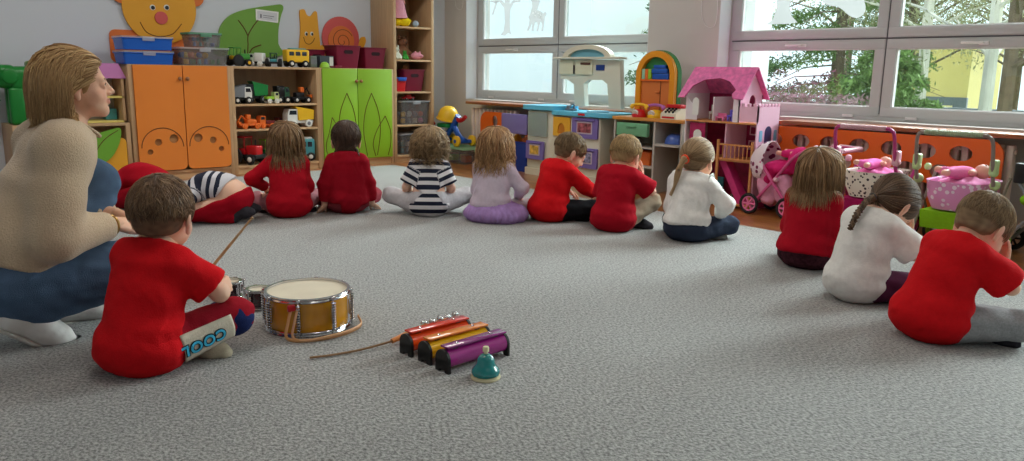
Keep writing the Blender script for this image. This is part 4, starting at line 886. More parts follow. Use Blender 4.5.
radcover('radiator_cover', 'long orange radiator cover with round holes under the right window, behind the strollers', 1.54, 3.35, .10, .598, hs, 0, 0)
radcover('radiator_cover', 'short orange radiator cover with an oval hole at the left end of the left window', 6.06, 6.50, .04, .545, [(6.27, .45, .045, .062), (6.27, .25, .045, .05)], 0, 0)
def radiator(y0, y1, label):
    root = thing('radiator', label, 'radiator', (5.50, (y0+y1)/2, FL)); n = int((y1-y0)/.06); hw = (y1-y0)/2; mb = MB()
    for i in range(n): yy = -hw+(i+.5)*(y1-y0)/n; mb.box(-.035, .035, yy-.022, yy+.022, .10, .58, bev=.012)
    mb.build('fins', RADW, root); MB().cyl((0, -hw, .14), (0, hw, .14), .016).cyl((0, -hw, .54), (0, hw, .54), .016).build('pipes', RADW, root)
    for s in (-1, 1): MB().box(-.02, .02, s*hw*.8-.01, s*hw*.8+.01, 0, .12).build('foot', RADW, root)
radiator(1.5, 3.3, 'cream ribbed radiator behind the long orange cover'); radiator(6.0, 6.75, 'cream ribbed radiator behind the short orange cover')
# ---------------------------------------------------------------- outdoors
GND = -1.0
struct(MB().box(6.0, 60, -30, 60, GND-.2, GND).build('ground', mat('damp lawn', (96, 112, 70), 1, var=.3, noise=1.2)))
def yard():
    o = thing('apartment_block', 'white rendered block of flats filling most of the left window', 'building', (12, 14, GND))
    MB().box(-1, 4, -3.9, 9, 0, 9).build('wall', mat('white render', (236, 238, 240), .9), o); mb = MB().box(-1.04, -1, -3.9, 9, 2.55, 2.63).box(-1.04, -1, 2.1, 2.22, 0, 9); mb.build('moulding', mat('pale grey render', (205, 210, 214), .9), o)
    tag(MB().box(6.45, 6.75, 3.95, 4.25, GND, 4).box(6.40, 6.8, 3.9, 4.3, GND, GND+.15).build('pillar', mat('white render', (236, 238, 240), .9)), 'white outside pillar seen at the left edge of the right window', 'pillar')
    YEL = mat('yellow render', (202, 184, 116), .9, var=.06, noise=1); PYEL = mat('pale yellow render', (204, 194, 150), .9); GRD = mat('grey door paint', (92, 100, 104), .6)
    ya, yb = onx(968, 90, 21)[1]-5.5, onx(870, 90, 21)[1]-5.5; h = thing('yellow_house', 'yellow house with a grey doorway beyond the right window', 'building', (21, 5.5, GND))
    MB().box(0, 2.2, ya, yb, 0, 3.0).build('wall', YEL, h); dy = onx(936, 95, 21)[1]-5.5; MB().box(-.12, 0, dy-.75, dy+.75, 0, 1.55, bev=.02).build('door_surround', GRD, h); d = MB().box(-.16, -.12, dy-.45, dy+.45, 0, 1.35).build('door', mat('cream door paint', (220, 206, 150), .6), h); MB().ball((-.18, dy-.3, .7), .04).build('handle', GRD, d)
    MB().box(-.3, 2.5, ya-.2, yb+.2, 3.0, 3.15).build('roof', mat('roof sheet', (120, 110, 104), .8), h)
    g = thing('terraced_house', 'pale yellow house with white windows at the right of the view outside', 'building', (26, -3, GND)); MB().box(0, 6, -12, 6.8, 0, 3.1).build('wall', PYEL, g)
    for k in range(5): w = MB().box(-.1, 0, -9+k*3.0, -7.6+k*3.0, 1.0, 2.7).build('window', HANDLE, g); MB().box(-.12, -.1, -8.9+k*3.0, -7.7+k*3.0, 1.1, 2.6).build('pane', mat('dark glass', (90, 110, 120), .1), w)
    rl = thing('railing', 'grey metal railing crossing the view below the yellow house', 'railing', (13.6, 3.5, GND)); MB().cyl((0, -8, 1.5), (0, 4, 1.5), .03).cyl((0, -8, 1.1), (0, 4, 1.1), .02).build('rail', GRD, rl)
    for k in range(13): MB().cyl((0, -8+k, 0), (0, -8+k, 1.5), .025).build('post', GRD, rl)
    r = np.random.RandomState(4)
    LEAF = [mat('conifer green', (112, 140, 74), .9, var=.35, noise=3), mat('birch twigs', (150, 150, 110), .95, var=.3, noise=4), mat('bare hedge', (150, 122, 122), .95, var=.3, noise=5), mat('spruce green', (74, 104, 66), .9, var=.35, noise=3)]
    BIR = mat('birch bark', (214, 208, 198), .9, var=.35, noise=6, stretch=(1, 1, .2)); BRK = mat('brown bark', (110, 94, 76), .95, var=.3, noise=8)
    def leaves(n, shape, size, seed):
        rr = np.random.RandomState(seed); V = []; F = []
        for i in range(n):
            c = shape(rr); a = unit(rr.normal(size=3)); b = unit(np.cross(a, rr.normal(size=3))); s = size*(.6+.8*rr.rand()); k = len(V)
            V += [tuple(c-a*s), tuple(c+b*s*.3), tuple(c+a*s), tuple(c-b*s*.3)]; F.append((k, k+1, k+2, k+3))
        mb = MB(); mb._add(V, F); return mb
    def conifer(x, y, h, w, m, label, seed):
        t = thing('conifer', label, 'tree', (x, y, GND)); MB().cyl((0, 0, 0), (0, 0, h*.95), .10, .02, 8).build('trunk', BRK, t)
        br = MB()
        for k in range(46):
            z = h*(.08+.88*k/46); a = k*2.4; L = w*(1-z/h)+.15; br.tube([(0, 0, z), (L*.5*math.cos(a), L*.5*math.sin(a), z-.05), (L*math.cos(a), L*math.sin(a), z-.22*L)], [.015, .010, .004], 4)
        br.build('branches', BRK, t)
        def sh(rr): z = h*(.06+.92*rr.rand()**1.3); L = (w*(1-z/h)+.15)*rr.rand()**.5; k = int(z/h*46); a = k*2.4+rr.normal()*.22; return V3(L*math.cos(a), L*math.sin(a), z-.18*L-.12*rr.rand())
        leaves(21000, sh, .044, seed).build('foliage', m, t)
    def broad(name, x, y, h, w, m, bark, label, seed, n=9000, thin=.10):
        t = thing(name, label, 'tree', (x, y, GND)); rr = np.random.RandomState(seed); tr = MB(); pts = [(0, 0, 0), (.05, .03, h*.3), (-.03, .05, h*.6), (0, 0, h)]; tr.tube(spline(pts, 4), [thin*(1-.6*i/12) for i in range(13)], 8); tr.build('trunk', bark, t)
        br = MB(); tips = []
        for k in range(34):
            z = h*(.25+.7*rr.rand()); a = rr.rand()*6.28; L = w*(.4+.6*rr.rand()); e = V3(L*math.cos(a), L*math.sin(a), z+L*.45); mdp = V3(L*.5*math.cos(a+.2), L*.5*math.sin(a+.2), z+L*.3); br.tube([(0, 0, z), tuple(mdp), tuple(e)], [thin*.3, thin*.2, .006], 5); tips.append((mdp, e))
        br.build('branches', bark, t)
        def sh(rr): q = tips[rr.randint(len(tips))]; s = rr.rand(); return q[0]*(1-s)+q[1]*s+rr.normal(size=3)*.22
        leaves(n, sh, .034, seed).build('foliage', m, t)
    conifer(13.0, 6.3, 7.5, 2.0, LEAF[0], 'light green conifer behind the upper left pane of the right window', 1)
    conifer(10.5, 4.45, 2.6, 1.7, LEAF[0], 'low green conifer outside, left of the yellow house', 2)
    conifer(15.5, 7.6, 8, 2.4, LEAF[3], 'dark spruce standing behind the light green conifer', 3)
    conifer(12.2, 8.35, 7, 1.9, LEAF[3], 'dark green conifer showing at the right edge of the left window', 8)
    broad('birch_tree', 12.5, onx(921, 90, 12.5)[1], 8, 1.8, LEAF[1], BIR, 'white-barked birch in front of the yellow house', 5)
    broad('birch_tree', 12.0, onx(988, 90, 12)[1], 8, 2.2, LEAF[1], BIR, 'white-barked birch right of the yellow house corner', 6)
    broad('bare_tree', 11.0, onx(1008, 90, 11)[1], 7, 2.2, LEAF[1], BRK, 'thin brown tree nearest the right edge of the view outside', 7)
    broad('bare_tree', 14.0, onx(908, 90, 14)[1], 6, 1.6, LEAF[1], BRK, 'thin brown tree before the dark doorway outside', 9)
    for k, (x, y) in enumerate(((18.0, 3.1), (18.4, 5.2), (17.6, 7.0), (19.0, 9.0), (18.2, 1.2))): broad('bare_tree', x, y, 8, 2.6, LEAF[1], BRK, 'grey leafless tree rising behind the birches, %s' % ('over the doorway', 'over the yellow wall', 'behind the low conifer', 'behind the dark spruce', 'at the far right')[k], 20+k, 11000)
    hd = thing('hedge', 'leafless brownish hedge low outside the right window', 'hedge', (9.6, 5.2, GND)); leaves(12000, lambda rr: V3(rr.rand()*.7-.35, rr.rand()*2.2-1.1, rr.rand()*1.75), .035, 11).build('twigs', LEAF[2], hd)
    st = MB()
    for k in range(26): a = k*1.7; st.tube([(.25*math.sin(a), -1.05+k*.084, 0), (.28*math.sin(a+1), -1.05+k*.084+.04, .9), (.3*math.sin(a+2), -1.05+k*.084, 1.6)], [.012, .009, .004], 4)
    st.build('stems', BRK, hd)
yard()
# ---------------------------------------------------------------- light
def lights():
    sc = bpy.context.scene; w = bpy.data.worlds.new('overcast sky'); sc.world = w; w.use_nodes = True; N = w.node_tree.nodes; L = w.node_tree.links; bg = N['Background']
    tc = N.new('ShaderNodeTexCoord'); sp = N.new('ShaderNodeSeparateXYZ'); L.new(tc.outputs['Generated'], sp.inputs[0]); cr = N.new('ShaderNodeValToRGB'); e = cr.color_ramp.elements; e[0].position = .0; e[0].color = (.72, .78, .84, 1); e[1].position = .6; e[1].color = (.80, .90, 1.0, 1)
    L.new(sp.outputs['Z'], cr.inputs['Fac']); L.new(cr.outputs['Color'], bg.inputs['Color']); bg.inputs['Strength'].default_value = SKY
    for a, b in W:
        al = bpy.data.lights.new('window_portal', 'AREA'); al.shape = 'RECTANGLE'; al.size = ZT-ZB; al.size_y = b-a; al.cycles.is_portal = True
        ao = bpy.data.objects.new('window_portal', al); COL.objects.link(ao); ao.location = (6.05, (a+b)/2, (ZT+ZB)/2); ao.rotation_euler = (0, PI/2, 0)
    sl = bpy.data.lights.new('sun', 'SUN'); sl.energy = SUN; sl.angle = rad(50); sl.color = (.95, .97, 1.0); so = bpy.data.objects.new('sun', sl); COL.objects.link(so); so.rotation_euler = Vector((1.0, -.05, .62)).to_track_quat('Z', 'Y').to_euler()
    LM = mat('added lamp diffuser', (255, 250, 240), .5, emit=1.0); LF = mat('white lamp housing', (235, 235, 235), .5)
    for i, (x, y) in enumerate(((1.0, 5.2), (3.6, 5.2), (1.0, 2.4), (3.6, 2.4), (1.0, -.4), (3.6, -.4))):  # ceiling lamps are added fill out of view; daylight alone was dim
        t = thing('added_ceiling_lamp', 'white ceiling lamp panel', 'lamp', (x, y, 2.95), 0, 'added ceiling lamps'); MB().box(-.6, .6, -.15, .15, -.06, 0, bev=.01).build('housing', LF, t); MB().box(-.58, .58, -.13, .13, -.068, -.06).build('diffuser', LM, t)
        al = bpy.data.lights.new('added_lamp_light', 'AREA'); al.shape = 'RECTANGLE'; al.size = 1.15; al.size_y = .26; al.energy = LAMP_FILL*(1.5, 1.5, .75, .75, .35, .35)[i]; al.color = (1.0, .95, .88); ao = bpy.data.objects.new('added_lamp_light', al); COL.objects.link(ao); ao.location = (x, y, 2.95-.075)
SKY, SUN, LAMP_FILL = 2.3, 26.0, 19.0
lights()
sc = bpy.context.scene; sc.view_settings.view_transform = 'Standard'; sc.view_settings.look = 'None'; sc.view_settings.exposure = 0.0; sc.view_settings.gamma = 1.0; sc.view_settings.use_curve_mapping = False
sc.cycles.use_denoising = True; sc.cycles.max_bounces = 8; sc.cycles.diffuse_bounces = 4; sc.cycles.transparent_max_bounces = 16; sc.cycles.caustics_reflective = False; sc.cycles.caustics_refractive = False; sc.cycles.sample_clamp_indirect = 4
# ---------------------------------------------------------------- furniture along the back wall
WOOD = mat('pale beech laminate', (190, 156, 118), .45, var=.10, noise=2.5, stretch=(14, 14, 1.5)); WOODE = mat('beech edge', (206, 170, 128), .5, var=.08, noise=6); DARKIN = mat('dark brown backing', (110, 86, 62), .8)
ORD = mat('orange door laminate', (230, 132, 50), .38, var=.03, noise=2); GRD_ = mat('lime green door laminate', (136, 182, 40), .38, var=.03, noise=2); GROOVE = mat('routed groove', (96, 52, 26), .8); KNOB = mat('turned wood knob', (150, 96, 56), .4)
YELP = mat('warm yellow paint', (226, 160, 42), .5, var=.04, noise=3); ORP = mat('orange paint', (216, 112, 48), .5, var=.04, noise=3); REDP = mat('coral paint', (206, 86, 84), .5); GRP_ = mat('leaf green paint', (110, 158, 62), .5, var=.05, noise=3)
PLY = mat('ply edge', (184, 142, 92), .6); BLACKP = mat('black plastic', (22, 22, 24), .4); MAROON = mat('maroon plastic', (124, 22, 52), .4); CLEAR = glass_mat('clear plastic', (226, 226, 226), .08, .08, .09)
def pl(name, c, r=.35, **k): return mat(name, c, r, **k)
P_RED, P_BLUE, P_YEL, P_GRN, P_WHT, P_ORG, P_TEAL, P_PNK, P_PUR, P_GRY, P_LIME = [pl(n+' plastic', c) for n, c in (('red', (196, 26, 34)), ('blue', (28, 84, 176)), ('yellow', (240, 190, 40)), ('green', (26, 130, 62)), ('white', (226, 226, 222)), ('orange', (232, 112, 40)), ('teal', (70, 150, 160)), ('pink', (232, 120, 170)), ('purple', (128, 96, 176)), ('grey', (120, 124, 130)), ('lime', (150, 200, 60)))]
CY, CH, CD = 7.02, .967, .43
DSKN = mat('doll skin', (232, 168, 150), .5)
def pt(Y, pts): return [tuple(ony(x, y, Y)[[0, 2]]) for x, y in pts]
def carcass(t, w, h, d, sides=.035, base=.07, back=True, shelves=()):
    for x in (0, w-sides): MB().box(x, x+sides, 0, d, 0, h, bev=.002).build('side_panel', WOOD, t)
    MB().box(sides, w-sides, .0, d, h-.022, h, bev=.002).build('top_panel', WOOD, t); MB().box(sides, w-sides, .012, .03, 0, base).build('plinth', WOODE, t)
    if back: MB().box(sides, w-sides, d-.012, d, base, h-.02).build('back_panel', WOOD, t)
    MB().box(sides, w-sides, .0, d-.012, base-.012, base+.008).build('bottom_panel', WOODE, t)
    for z in shelves: MB().box(sides, w-sides, .004, d-.012, z-.018, z, bev=.002).build('shelf', WOODE, t)
def groove(mb, pts, r=.0035, y=-.0195): mb.tube([(x, y, z) for x, z in pts], r, 5)
def knob(t, x, z): MB().lathe([(0, 0), (.006, 0), (.006, .012), (.016, .018), (.017, .026), (.010, .032), (0, .033)], (x, -.018, z), 16, (0, -1, 0)).build('knob', KNOB, t)
# orange two-door cabinet
t = thing('cabinet', 'orange two-door cabinet with routed arcs and round holes', 'cabinet', (2.055, CY, FL)); h = CH-FL; carcass(t, .86, h, CD)
for s, x0, x1 in ((0, .036, .432), (1, .440, .826)):
    zb = .085; xc = (x0+x1)/2; c = (1 if s == 0 else -1)
    hol = [circ(xc+c*.095, zb+.270, .038, 20), circ(xc-c*.035, zb+.245, .030, 18), circ(xc-c*.105, zb+.165, .024, 16)]
    d = MB().prism([p for p in rrect(x0, x1, zb, h-.004, .045, 5)[12:]]+[(x1, h-.004), (x0, h-.004)], -.018, 0, hole=hol).build('door', ORD, t); g = MB()
    arc = [(xc+.165*math.cos(a)*1.05, zb+.20+.165*math.sin(a)) for a in np.linspace(.0, PI, 24)]; groove(g, arc); g.build('groove', GROOVE, d)
    MB().box(x0+.02, x1-.02, .004, .012, zb+.08, zb+.36).build('inner_board', mat('tan door backing', (176, 130, 82), .8), d); knob(d, .405 if s == 0 else .468, h-.115)  # board behind the door holes, one even tan
# open shelf unit
t = thing('shelf_unit', 'open beech shelf unit full of toy vehicles between the orange and green cabinets', 'shelf', (2.915, CY, FL)); carcass(t, .885, h, CD, shelves=(.639, .410))
# green cabinet
t = thing('cabinet', 'lime green two-door cabinet with routed leaf outlines', 'cabinet', (3.80, CY, FL)); carcass(t, .85, h, CD)
for s, x0, x1 in ((0, .020, .408), (1, .415, .818)):
    d = MB().box(x0, x1, -.018, 0, .075, h-.004, bev=.003).build('door', GRD_, t); g = MB(); cx = .285 if s == 0 else .570
    for side in (-1, 1): groove(g, spline([(cx, .735), (cx+side*.075, .56), (cx+side*.100, .35), (cx+side*.06, .10)], 8))
    cx2, hh = (.115, .50) if s == 0 else (.730, .50)
    for side in (-1, 1): groove(g, spline([(cx2, hh), (cx2+side*.055+(.02 if s == 0 else -.0), .36), (cx2+side*.075-(.03 if s else 0), .22), (cx2+side*.05, .09)] if s == 0 else [(cx2, hh), (cx2+(.06 if side > 0 else -.10), .36), (cx2+(.065 if side > 0 else -.15), .22), (cx2+(.03 if side > 0 else -.12), .09)], 8))
    g.build('groove', GROOVE, d); knob(d, .385 if s == 0 else .440, h-.125)
# tall open shelf
t = thing('tall_shelf', 'tall beech open shelf at the right end of the cabinets', 'shelf', (4.655, CY, FL)); th = 2.15; carcass(t, .515, th, CD, shelves=[z-FL for z in (1.755, 1.405, 1.066, .735, .385)])
# low cabinet at the left with the leaf panel
t = thing('low_cabinet', 'low beech cabinet with a green leaf on a yellow panel, behind the woman', 'cabinet', (1.20, CY+.01, FL)); carcass(t, .845, .50, CD, base=.05)
d = MB().prism(rrect(.48, .80, .045, .38, .04), -.02, 0).build('door', YELP, t); lf = pt(CY, [(88, 152), (90, 142), (97, 134), (108, 130), (119, 128), (120, 136), (117, 147), (110, 158), (101, 163), (92, 160)])
MB().prism([(x-1.20, z-FL) for x, z in spline(lf, 4, True)], -.036, -.021).build('leaf', mat('bright leaf green paint', (110, 168, 50), .5), d)
g = MB(); groove(g, [(x-1.20, z-FL) for x, z in spline(pt(CY, [(93, 159), (97, 148), (105, 138), (117, 130)]), 5)], .003, -.038); g.build('groove', GROOVE, d)
# small toy house on the low cabinet
t = thing('toy_house', 'small wooden toy house with a pink roof and yellow trims on the low cabinet', 'toy', (1.66, CY+.06, .50-.012+.002)); YT = mat('pale yellow trim', (226, 210, 120), .5)
for x in (.0, .355): MB().box(x, x+.02, 0, .26, 0, .36).build('wall', WOODE, t)
for z in (.0, .20): MB().box(0, .375, 0, .26, z, z+.015).build('floor_board', YT, t)
MB().box(0, .375, .25, .26, 0, .36).build('back_panel', PLASTW, t); MB().prism([(-.02, .36), (.395, .36), (.34, .48), (.04, .48)], -.01, .27).build('roof', mat('orchid pink paint', (202, 130, 188), .5), t)
MB().box(.25, .34, .12, .24, .015, .11, bev=.01).build('bath', P_TEAL, t); MB().box(.06, .2, .12, .24, .215, .30, bev=.01).build('dresser', mat('magenta paint', (150, 40, 90), .5), t)
# green toy elephant
t = thing('toy_elephant', 'dark green plastic elephant-shaped toy on the low cabinet, left of the woman', 'toy', (1.335, CY+.16, .49)); t.scale = (1.18, 1.1, 1.06)
G1 = pl('dark green plastic', (18, 122, 44)); MB().box(-.10, .16, -.09, .09, .24, .42, bev=.05, seg=3).build('body', G1, t); MB().box(-.165, -.04, -.08, .08, .26, .43, bev=.045, seg=3).build('head', G1, t)
MB().tube(spline([(-.15, 0, .36), (-.19, 0, .28), (-.185, 0, .20), (-.165, 0, .16)], 4), [.045]*4+[.038]*4+[.03]*5, 10).build('trunk', G1, t)
for x in (-.06, .115):
    for y in (-.055, .055): MB().box(x-.045, x+.045, y-.032, y+.032, 0, .27, bev=.02, seg=2).build('leg', G1, t)
MB().box(.02, .14, -.06, .06, .41, .46, bev=.02, seg=2).build('lid', pl('olive plastic', (96, 130, 40)), t)
for s in (-1, 1): MB().ball((-.09, s*.09, .35), (.05, .012, .06)).build('ear', G1, t)
# ---------------------------------------------------------------- wooden decorations on the back wall
def deco(name, label): return thing(name, label, 'wall decoration', (0, WALLB-.002, 0))
def plate(pts, m, par, name, y0=-.016, y1=0, sp=True, n=5): return MB().prism(spline(pts, n, True) if sp else pts, y0, y1).build(name, m, par)
YW = WALLB-.02; p1 = lambda x, y: tuple(ony(x, y, YW)[[0, 2]])
t = deco('bear_decoration', 'yellow wooden bear face with a coral nose above an orange body panel'); a, b = p1(108, 29), p1(196, 64)
plate(rrect(p1(109, 29)[0], 2.86, .98, p1(109, 29)[1], .05), ORP, t, 'body', -.014, 0, False); c = p1(159.5, 7.5); R0 = .315
f = plate(circ(*c, R0, 48), YELP, t, 'face', -.032, -.015, False); plate(circ(*p1(194, -3), .085, 24), ORP, t, 'ear', -.030, -.014, False); plate(circ(*p1(121, -7), .085, 24), ORP, t, 'ear', -.030, -.014, False)
n_ = plate(circ(*p1(160.5, 18), .055, 24), REDP, f, 'nose', -.044, -.032, False)
for q in ((152, 7.5), (166, 7.5)):
    e = plate(circ(*p1(*q), .024, 18), P_WHT, f, 'eye', -.035, -.032, False); plate(circ(*p1(q[0]+.3, q[1]+.3), .017, 16), BLACKP, e, 'pupil', -.037, -.035, False)
g = MB(); g.tube([(p[0], -.033, p[1]) for p in spline([p1(139.5, 22), p1(146, 32), p1(158, 36.5), p1(172, 34), p1(181, 24)], 7)], .0035, 5).build('smile', GROOVE, f)
t = deco('leaf_decoration', 'big green wooden leaf with routed branches and a white paper label')
f = plate([p1(*q) for q in ((219, 56), (218.5, 42), (220, 28), (228, 17), (240, 11), (256, 7.5), (274, 5), (281, 4.5), (283.5, 8), (281, 16), (278.5, 30), (278.5, 44), (280, 56))], GRP_, t, 'leaf', -.018, 0, True, 4)
g = MB()
for q in ([(247.5, 57), (248, 45), (248, 36), (252, 28), (258, 20)], [(248, 36), (244, 28), (238, 20)], [(249.5, 53), (253, 48), (261, 45)]): g.tube([(p[0], -.019, p[1]) for p in spline([p1(*v) for v in q], 6)], .005, 5)
g.build('branches', GROOVE, f); lb = plate([p1(*q) for q in ((255.5, 9), (278.5, 12), (278, 23), (256, 20))], mat('label paper', (232, 232, 232), .8), f, 'label', -.021, -.018, False)
plate([p1(*q) for q in ((257, 10.6), (277, 13.2), (276.8, 21.6), (257.3, 18.8))], mat('label grey', (206, 208, 214), .8), lb, 'label_frame', -.0215, -.021, False)
inl = MB()
for q in (((260, 14), (261.5, 14.2), (261.5, 18), (260, 17.8)), ((263, 15), (274, 16.5), (274, 17.1), (263, 15.6)), ((263, 17), (272, 18.2), (272, 18.7), (263, 17.5))): inl.prism([p1(*v) for v in q], -.0222, -.0215)
inl.build('print', mat('grey print', (110, 110, 120), .8), lb)
t = deco('cat_decoration', 'slim yellow wooden cat figure with pointed ears and a smile')
f = plate([p1(*q) for q in ((300.5, 10), (304.5, 9.5), (307, 15), (311, 16), (314.5, 11.5), (317, 12.5), (318, 22), (319, 33), (320.5, 46), (320, 56), (301, 56), (299.5, 46), (300.5, 34), (300.5, 22), (299.8, 14))], YELP, t, 'body', -.018, 0, True, 3)
for q in ((306.2, 33.8), (311.8, 33.8)): e = plate(circ(*p1(*q), .0165, 14, ry=.021), P_WHT, f, 'eye', -.021, -.018, False); plate(circ(*p1(q[0]+.3, q[1]+.4), .011, 12, ry=.015), BLACKP, e, 'pupil', -.023, -.021, False)
MB().tube([(p[0], -.019, p[1]) for p in spline([p1(303.5, 37), p1(305.5, 42.5), p1(309.5, 44.2), p1(313, 41.5), p1(314.5, 38)], 5)], .003, 5).build('smile', GROOVE, f)
t = deco('snail_decoration', 'coral wooden snail shell with an orange spiral, above the maroon baskets'); c = p1(340.5, 38)
plate([p1(*q) for q in ((322, 45), (318, 60), (330, 58), (352, 58), (362, 50), (366, 42), (365, 37), (361, 38), (358, 44), (345, 48))], YELP, t, 'body', -.014, 0)
s = plate(circ(*c, .215, 40), REDP, t, 'shell', -.028, -.014, False); s2 = plate(circ(c[0], c[1]-.03, .152, 32), ORP, s, 'shell_centre', -.036, -.028, False)
MB().tube([(c[0]+.012+(.15-.0105*a)*math.cos(a+.5)*.86, -.0365, c[1]-.035+(.15-.0105*a)*math.sin(a+.5)*.86) for a in np.linspace(0, 12.6, 80)], .0032, 5).build('spiral', GROOVE, s2)
# ---------------------------------------------------------------- boxes and baskets
def tapered(mb, w, d, h, tp=.85, wall=.004, r=.02):
    o0 = rrect(-w/2*tp, w/2*tp, -d/2*tp, d/2*tp, r); o1 = rrect(-w/2, w/2, -d/2, d/2, r); i1 = rrect(-w/2+wall, w/2-wall, -d/2+wall, d/2-wall, r); i0 = rrect(-w/2*tp+wall, w/2*tp-wall, -d/2*tp+wall, d/2*tp-wall, r); n = len(o0)
    vs = [(x, y, 0) for x, y in o0]+[(x, y, h) for x, y in o1]+[(x, y, h) for x, y in i1]+[(x, y, wall) for x, y in i0]; fs = [tuple(range(n-1, -1, -1)), tuple(3*n+i for i in range(n))]
    for k in range(3): fs += [(k*n+i, k*n+(i+1) % n, (k+1)*n+(i+1) % n, (k+1)*n+i) for i in range(n)]
    mb._add(vs, fs, 0, False); return mb
def bin_(name, label, cat, loc, w, d, h, m, lid=None, rz=0, tp=.88, group=None, handle=None, lidh=.014):
    t = thing(name, label, cat, loc, rz, group); tapered(MB(), w, d, h, tp).build('tub', m, t)
    MB().tube([(x, y, h) for x, y in rrect(-w/2-.003, w/2+.003, -d/2-.003, d/2+.003, .02)], .0055, 6, closed=True).build('rim', m, t)
    if lid:
        l = MB().prism(rrect(-w/2-.008, w/2+.008, -d/2-.008, d/2+.008, .024), h+.004, h+.004+lidh, axis='z').build('lid', lid, t)
        for s in (-1, 1): MB().box(s*w*.22-.035 if handle == 'two' else -.05, s*w*.22+.035 if handle == 'two' else .05, -d/2-.018, -d/2-.004, h-.02, h+.014, bev=.005).build('clip', lid, t) if (s == 1 or handle == 'two') else None
    return t
def bits(region, n, r, mats, names, seed, label_of, group, z0, name='toy_block', cat='toy block'):
    """loose toys lying in a box, each a thing of its own"""
    rs = np.random.RandomState(seed); (cx, cy), w, d, h = region; k = 0; spots = []
    nx = max(1, int(w/(2*r))); ny = max(1, int(d/(2*r))); nz = max(1, int(h/(2*r)))
    for iz in range(nz):
        for ix in range(nx):
            for iy in range(ny):
                if k >= n: return
                if iy > 0 and iz < nz-1: continue
                x = cx-w/2+(ix+.5)*w/nx; y = cy-d/2+(iy+.5)*d/ny; z = z0+iz*2*r+r; mi = rs.randint(len(mats)); kind = rs.randint(3); q = r*.93; mb = MB(); R = Matrix.Rotation(rs.rand()*1.2, 4, 'Z')
                if kind == 0: mb.box(-q*.7, q*.7, -q*.7, q*.7, -q, q*.6, bev=q*.2, M=R); 
                elif kind == 1: mb.ball((0, 0, -r+q*.95), q*.95, 12)
                else: mb.cyl((0, 0, -q), (0, 0, q*.8), q*.7, q*.5, 12, bev=q*.15, M=R)
                nm = (names[0], 'toy_ball', 'toy_peg')[kind]; ct = ('toy block', 'toy ball', 'toy peg')[kind]
                o = mb.build(nm, mats[mi], None); o.location = (x, y, z); cn = mats[mi].name.split()[0]; tag(o, label_of(cn, ct), ct, group+' '+cn+' '+ct+'s'); k += 1
LB = glass_mat('milky lid plastic', (240, 242, 246), .08, .1, .25); BLUEC = pl('translucent blue plastic', (24, 92, 190), .25); BY = 7.16
for i, z in enumerate((CH+.001, CH+.119)):
    bin_('storage_box', ('blue lidded box standing on the orange cabinet, lower of the two', 'blue lidded box on top of the other blue box')[i], 'box', (2.235, BY, z), .405, .27, .092, BLUEC, LB, handle='one', tp=.95)
bin_('storage_box', 'clear lidded box of coloured blocks standing on the orange cabinet', 'box', (2.705, BY, CH+.001), .43, .26, .135, CLEAR, LB, tp=.9)
bin_('storage_box', 'small clear lidded box on top of the clear box of blocks', 'box', (2.73, BY, CH+.158), .285, .20, .105, CLEAR, glass_mat('green tinted lid plastic', (130, 190, 160), .08, .1, .5), tp=.9)
bits(((2.705, BY), .34, .19, .12), 16, .028, [P_GRN, P_BLUE, P_YEL, P_ORG, P_YEL, P_TEAL], ['toy_block'], 3, lambda c, k: 'small %s %s inside the clear box on the orange cabinet' % (c, k), 'clear box', CH+.008)
bits(((2.73, BY), .21, .13, .085), 12, .021, [P_GRY, P_RED, P_TEAL, P_BLUE], ['toy_block'], 5, lambda c, k: 'small %s %s inside the upper clear box on the cabinet' % (c, k), 'upper clear box', CH+.165)
def basket(label, loc, w, d, h, rz=0, m=MAROON):
    t = thing('basket', label, 'basket', loc, rz); tapered(MB(), w, d, h, .82).build('tub', m, t); MB().tube([(x, y, h) for x, y in rrect(-w/2-.003, w/2+.003, -d/2-.003, d/2+.003, .02)], .006, 6, closed=True).build('rim', m, t)
    MB().prism(rrect(-.05, .05, h-.075, h-.040, .016), -d/2*.965-.003, -d/2*.955, M=Matrix.Rotation(0, 4, 'X')).build('hand_hole_shade', mat('basket hole shade', (40, 12, 22), .8), t)  # solid plate, its dark colour stands in for shade inside a hole
basket('maroon plastic basket standing on the green cabinet, right of its neighbour', (4.47, 7.19, CH+.001), .26, .25, .205)
basket('maroon plastic basket standing on the green cabinet, nearest its middle', (4.14, 7.17, CH+.001), .28, .26, .215)
basket('maroon plastic basket at the back of the green cabinet, below the snail', (3.90, 7.32, CH+.001), .20, .16, .17)
basket('maroon basket on the tall shelf, third board from the top', (4.95, 7.19, .735+.001), .27, .26, .225)
